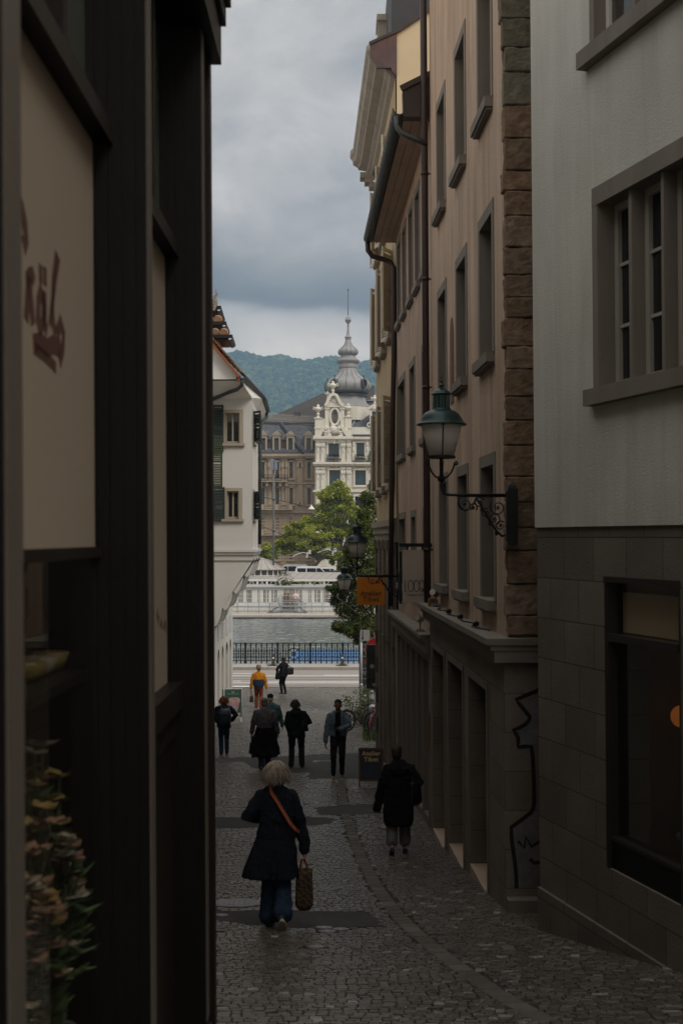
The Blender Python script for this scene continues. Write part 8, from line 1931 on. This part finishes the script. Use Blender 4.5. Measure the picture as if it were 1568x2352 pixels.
# 8 woman in black crossing, seen from the side
w8 = person('woman all in black with long dark hair about to cross the road', 651, 59.3, 1.70, yaw=.75, vox=.013, hip=.08, sh=.17, LA=(-.06,.05,.09), RA=(.07,-.06,.09), LW=(-.16,.26,1.02), RW=(.12,.24,1.2), lb=(-1,-.5,0), rb=(1,-.4,-.2), trousers=blackc, trad=(.085,.066,.056), top=cloth('black_short_coat',(.011,.011,.014)), srad=(.08,.066,.055), shoes=black_shoe, trows=[(.80,0,0,.19,.15),(.95,0,0,.185,.14),(1.15,0,0,.175,.13),(1.32,0,0,.175,.12),(1.42,0,0,.12,.09),(1.47,0,0,.07,.07)], hpitch=-.3)
hair_blob(w8, [((0,-.03,.04),(.09,.10,.085)),((0,-.065,-.06),(.09,.065,.12)),((0,-.06,-.14),(.085,.055,.10))], dk_hair, .011, .012, .03)
bag('shoulder_bag', 'flat black tote on the right shoulder of the woman crossing', 'bag', P(665.5,1541.5,59.2), .36, .10, .33, MATS['black_leather'], .3, .95, P(655,1524,59.3), None, .014)
bag('shopping_bag', 'soft black bag hanging on the left arm of the woman crossing', 'bag', P(637.5,1552.5,59.2), .26, .14, .32, blackc, .4, .6, P(641,1541,59.3), None, .014)
# 9 woman with backpack at the poster
w9 = person('red haired woman in dark blue with a rucksack, looking at the poster stand', 514, 35.4, 1.60, yaw=.12, vox=.011, hip=.085, sh=.19, LA=(-.07,.0,.09), RA=(.09,.16,.09), LW=(-.20,.20,.95), RW=(.24,.18,.98), lb=(-1,-.6,0), rb=(1,-.6,-.1), trousers=jean_n, trad=(.095,.072,.06), top=cloth('dark_blue_jacket',(.012,.018,.028)), srad=(.088,.074,.058), shoes=black_shoe, trows=[(.80,0,0,.20,.14),(.95,0,0,.205,.145),(1.15,0,0,.205,.14),(1.33,0,0,.195,.125),(1.42,0,0,.13,.09),(1.47,0,0,.08,.07)], hpitch=-.2, hyaw=.4)
red_s = mat_island('auburn_hair', [(0,(.10,.035,.014)),(.6,(.22,.085,.035)),(1,(.34,.15,.06))], .6, .2, 30, 0)
hair_blob(w9, [((0,-.025,.04),(.112,.11,.09)),((0,-.04,-.04),(.118,.095,.09)),((0,-.05,-.10),(.10,.07,.05))], mat('auburn_base',(.14,.05,.022),.8,.3,20,60,.4), .010, .03, .035); strands(w9, 420, red_s, (.112,.11,.105), .10, .7, .006, .004)
bp = wpt(w9, (.03,-.21,1.16)); t = thing('backpack', bp-Vector((0,0,.2)), 'dark blue leather rucksack worn by the red haired woman', 'backpack'); M0 = Matrix.Translation(bp) @ Matrix.Rotation(.12,4,'Z')
pk = mat('blue_black_leather',(.018,.028,.036),.45,.25,6,40,.2)
mb = MB(); torso(mb, [(-.22,0,0,.13,.06),(-.20,0,0,.145,.075),(-.05,0,0,.15,.082),(.1,0,0,.142,.075),(.17,0,.01,.125,.06),(.19,0,.01,.09,.04)], p=3.2); mod_disp(mb.build('pack_body', pk, t, M0, smooth=True), .08, .015)
mb = MB(); torso(mb, [(.03,0,-.012,.15,.085),(.05,0,-.012,.153,.09),(.15,0,-.004,.142,.08),(.19,0,.006,.12,.062),(.205,0,.01,.08,.04)], p=3.2); mb.build('flap', mat('blue_grey_leather',(.04,.058,.07),.4,.25,6,40,.2), t, M0, smooth=True)
mb = MB(); mb.torus((0,.03,.20), .05, .01, 12, 6, 'Y', 0, pi)
for sg in (-1,1): mb.tube([(sg*.09,.03,.17),(sg*.105,.055,.25),(sg*.11,.13,.30)], .016, 6)
mb.build('straps', MATS['blue_grey_leather'], t, M0)
# ------------------------------------------------------------------ sky, sun, haze, camera
W = bpy.data.worlds.new('World'); S.world = W; W.use_nodes = True; nt = W.node_tree; L = nt.links.new
bg = nt.nodes['Background']; SUN_EL, SUN_AZ = math.radians(50), math.radians(140)
sky = N(nt, 'ShaderNodeTexSky'); sky.sky_type = 'NISHITA'; sky.sun_disc = False; sky.sun_elevation = SUN_EL; sky.sun_rotation = SUN_AZ; sky.dust_density = 3
tc = N(nt, 'ShaderNodeTexCoord').outputs['Generated']; sp_ = N(nt, 'ShaderNodeSeparateXYZ'); L(tc, sp_.inputs[0]); zc = sp_.outputs[2]
# cloud layers: noise on the direction, flattened towards the horizon
n1 = noise(nt, mapped(nt, tc, (2.6, 2.6, 7.0)), 1.6, 6, .55, .3); n2 = noise(nt, mapped(nt, tc, (5, 5, 8.0)), 1.6, 7, .60, .35)
def mth(op, a, b):
    n = N(nt, 'ShaderNodeMath', operation=op)
    for i, v in enumerate((a, b)):
        if hasattr(v, 'is_linked'): L(v, n.inputs[i])
        else: n.inputs[i].default_value = v
    return n.outputs[0]
e = mth('ADD', zc, mth('MULTIPLY', mth('SUBTRACT', n1, .5), .05)); e = mth('ADD', e, mth('MULTIPLY', mth('SUBTRACT', n2, .5), .03))
cl = ramp(nt, e, [(0,(.72,.60,.48)),(.145,(.74,.62,.50)),(.166,(.54,.47,.41)),(.177,(.118,.104,.092)),(.195,(.165,.150,.135)),(.225,(.31,.28,.255)),(.262,(.50,.455,.415)),(.30,(.56,.515,.475)),(.335,(.45,.42,.39)),(.375,(.44,.415,.39)),(.5,(.62,.60,.57)),(1,(1.18,1.12,1.02))])
cl = mixc(nt, 1.0, cl, ramp(nt, n2, [(.3,(.62,.63,.65)),(.5,(.94,.94,.94)),(.7,(1.30,1.28,1.26))]), 'MULTIPLY')
cl10 = N(nt, 'ShaderNodeVectorMath', operation='SCALE'); L(cl, cl10.inputs[0]); cl10.inputs['Scale'].default_value = 10.0*SKYK
L(mixc(nt, .92, sky.outputs[0], cl10.outputs[0]), bg.inputs['Color']); bg.inputs['Strength'].default_value = .1
sl = bpy.data.lights.new('sun', 'SUN'); sl.energy = SUN_E; sl.angle = math.radians(25); sl.color = (1, .95, .88); so = bpy.data.objects.new('sun', sl); COL.objects.link(so)
# sky rotation is clockwise from +Y: direction to the sun
az = SUN_AZ; dirs = Vector((math.sin(az)*math.cos(SUN_EL), math.cos(az)*math.cos(SUN_EL), math.sin(SUN_EL)))
so.rotation_euler = dirs.to_track_quat('Z', 'Y').to_euler(); so.location = (20, -20, 60)
if HAZE:
    hm = bpy.data.materials.new('haze_air'); hm.use_nodes = True; nt = hm.node_tree; nt.nodes.remove(nt.nodes['Principled BSDF']); pv = N(nt, 'ShaderNodeVolumePrincipled')
    pv.inputs['Color'].default_value = (.44,.70,1,1); pv.inputs['Density'].default_value = HAZE; pv.inputs['Anisotropy'].default_value = .2; nt.links.new(pv.outputs[0], nt.nodes['Material Output'].inputs['Volume'])
    mb = MB(); mb.box(-950, 950, -30, 3300, -14, 420); tag(mb.build('haze', hm, origin=(0,0,0)), 'pale blue haze in the air', 'haze', kind='stuff')
cam = bpy.data.cameras.new('camera'); co = bpy.data.objects.new('camera', cam); COL.objects.link(co); co.location = (0, 0, ZC); co.rotation_euler = (pi/2, 0, 0)
cam.sensor_fit = 'HORIZONTAL'; cam.sensor_width = 24; cam.lens = K/1568*24; cam.shift_y = (HZ-1176)/1568; cam.clip_start = .05; cam.clip_end = 6000
cam.dof.use_dof = True; cam.dof.focus_distance = 33; cam.dof.aperture_fstop = 4.2
S.camera = co
S.view_settings.view_transform = 'Standard'; S.view_settings.look = 'None'; S.view_settings.exposure = EXPO; S.view_settings.gamma = 1
S.render.engine = 'CYCLES'; S.cycles.max_bounces = 6; S.cycles.diffuse_bounces = 3; S.cycles.glossy_bounces = 3; S.cycles.transparent_max_bounces = 8; S.cycles.volume_bounces = 0
S.cycles.use_denoising = True; S.cycles.sample_clamp_indirect = 4; S.cycles.volume_step_rate = 1; S.cycles.caustics_reflective = False; S.cycles.caustics_refractive = False
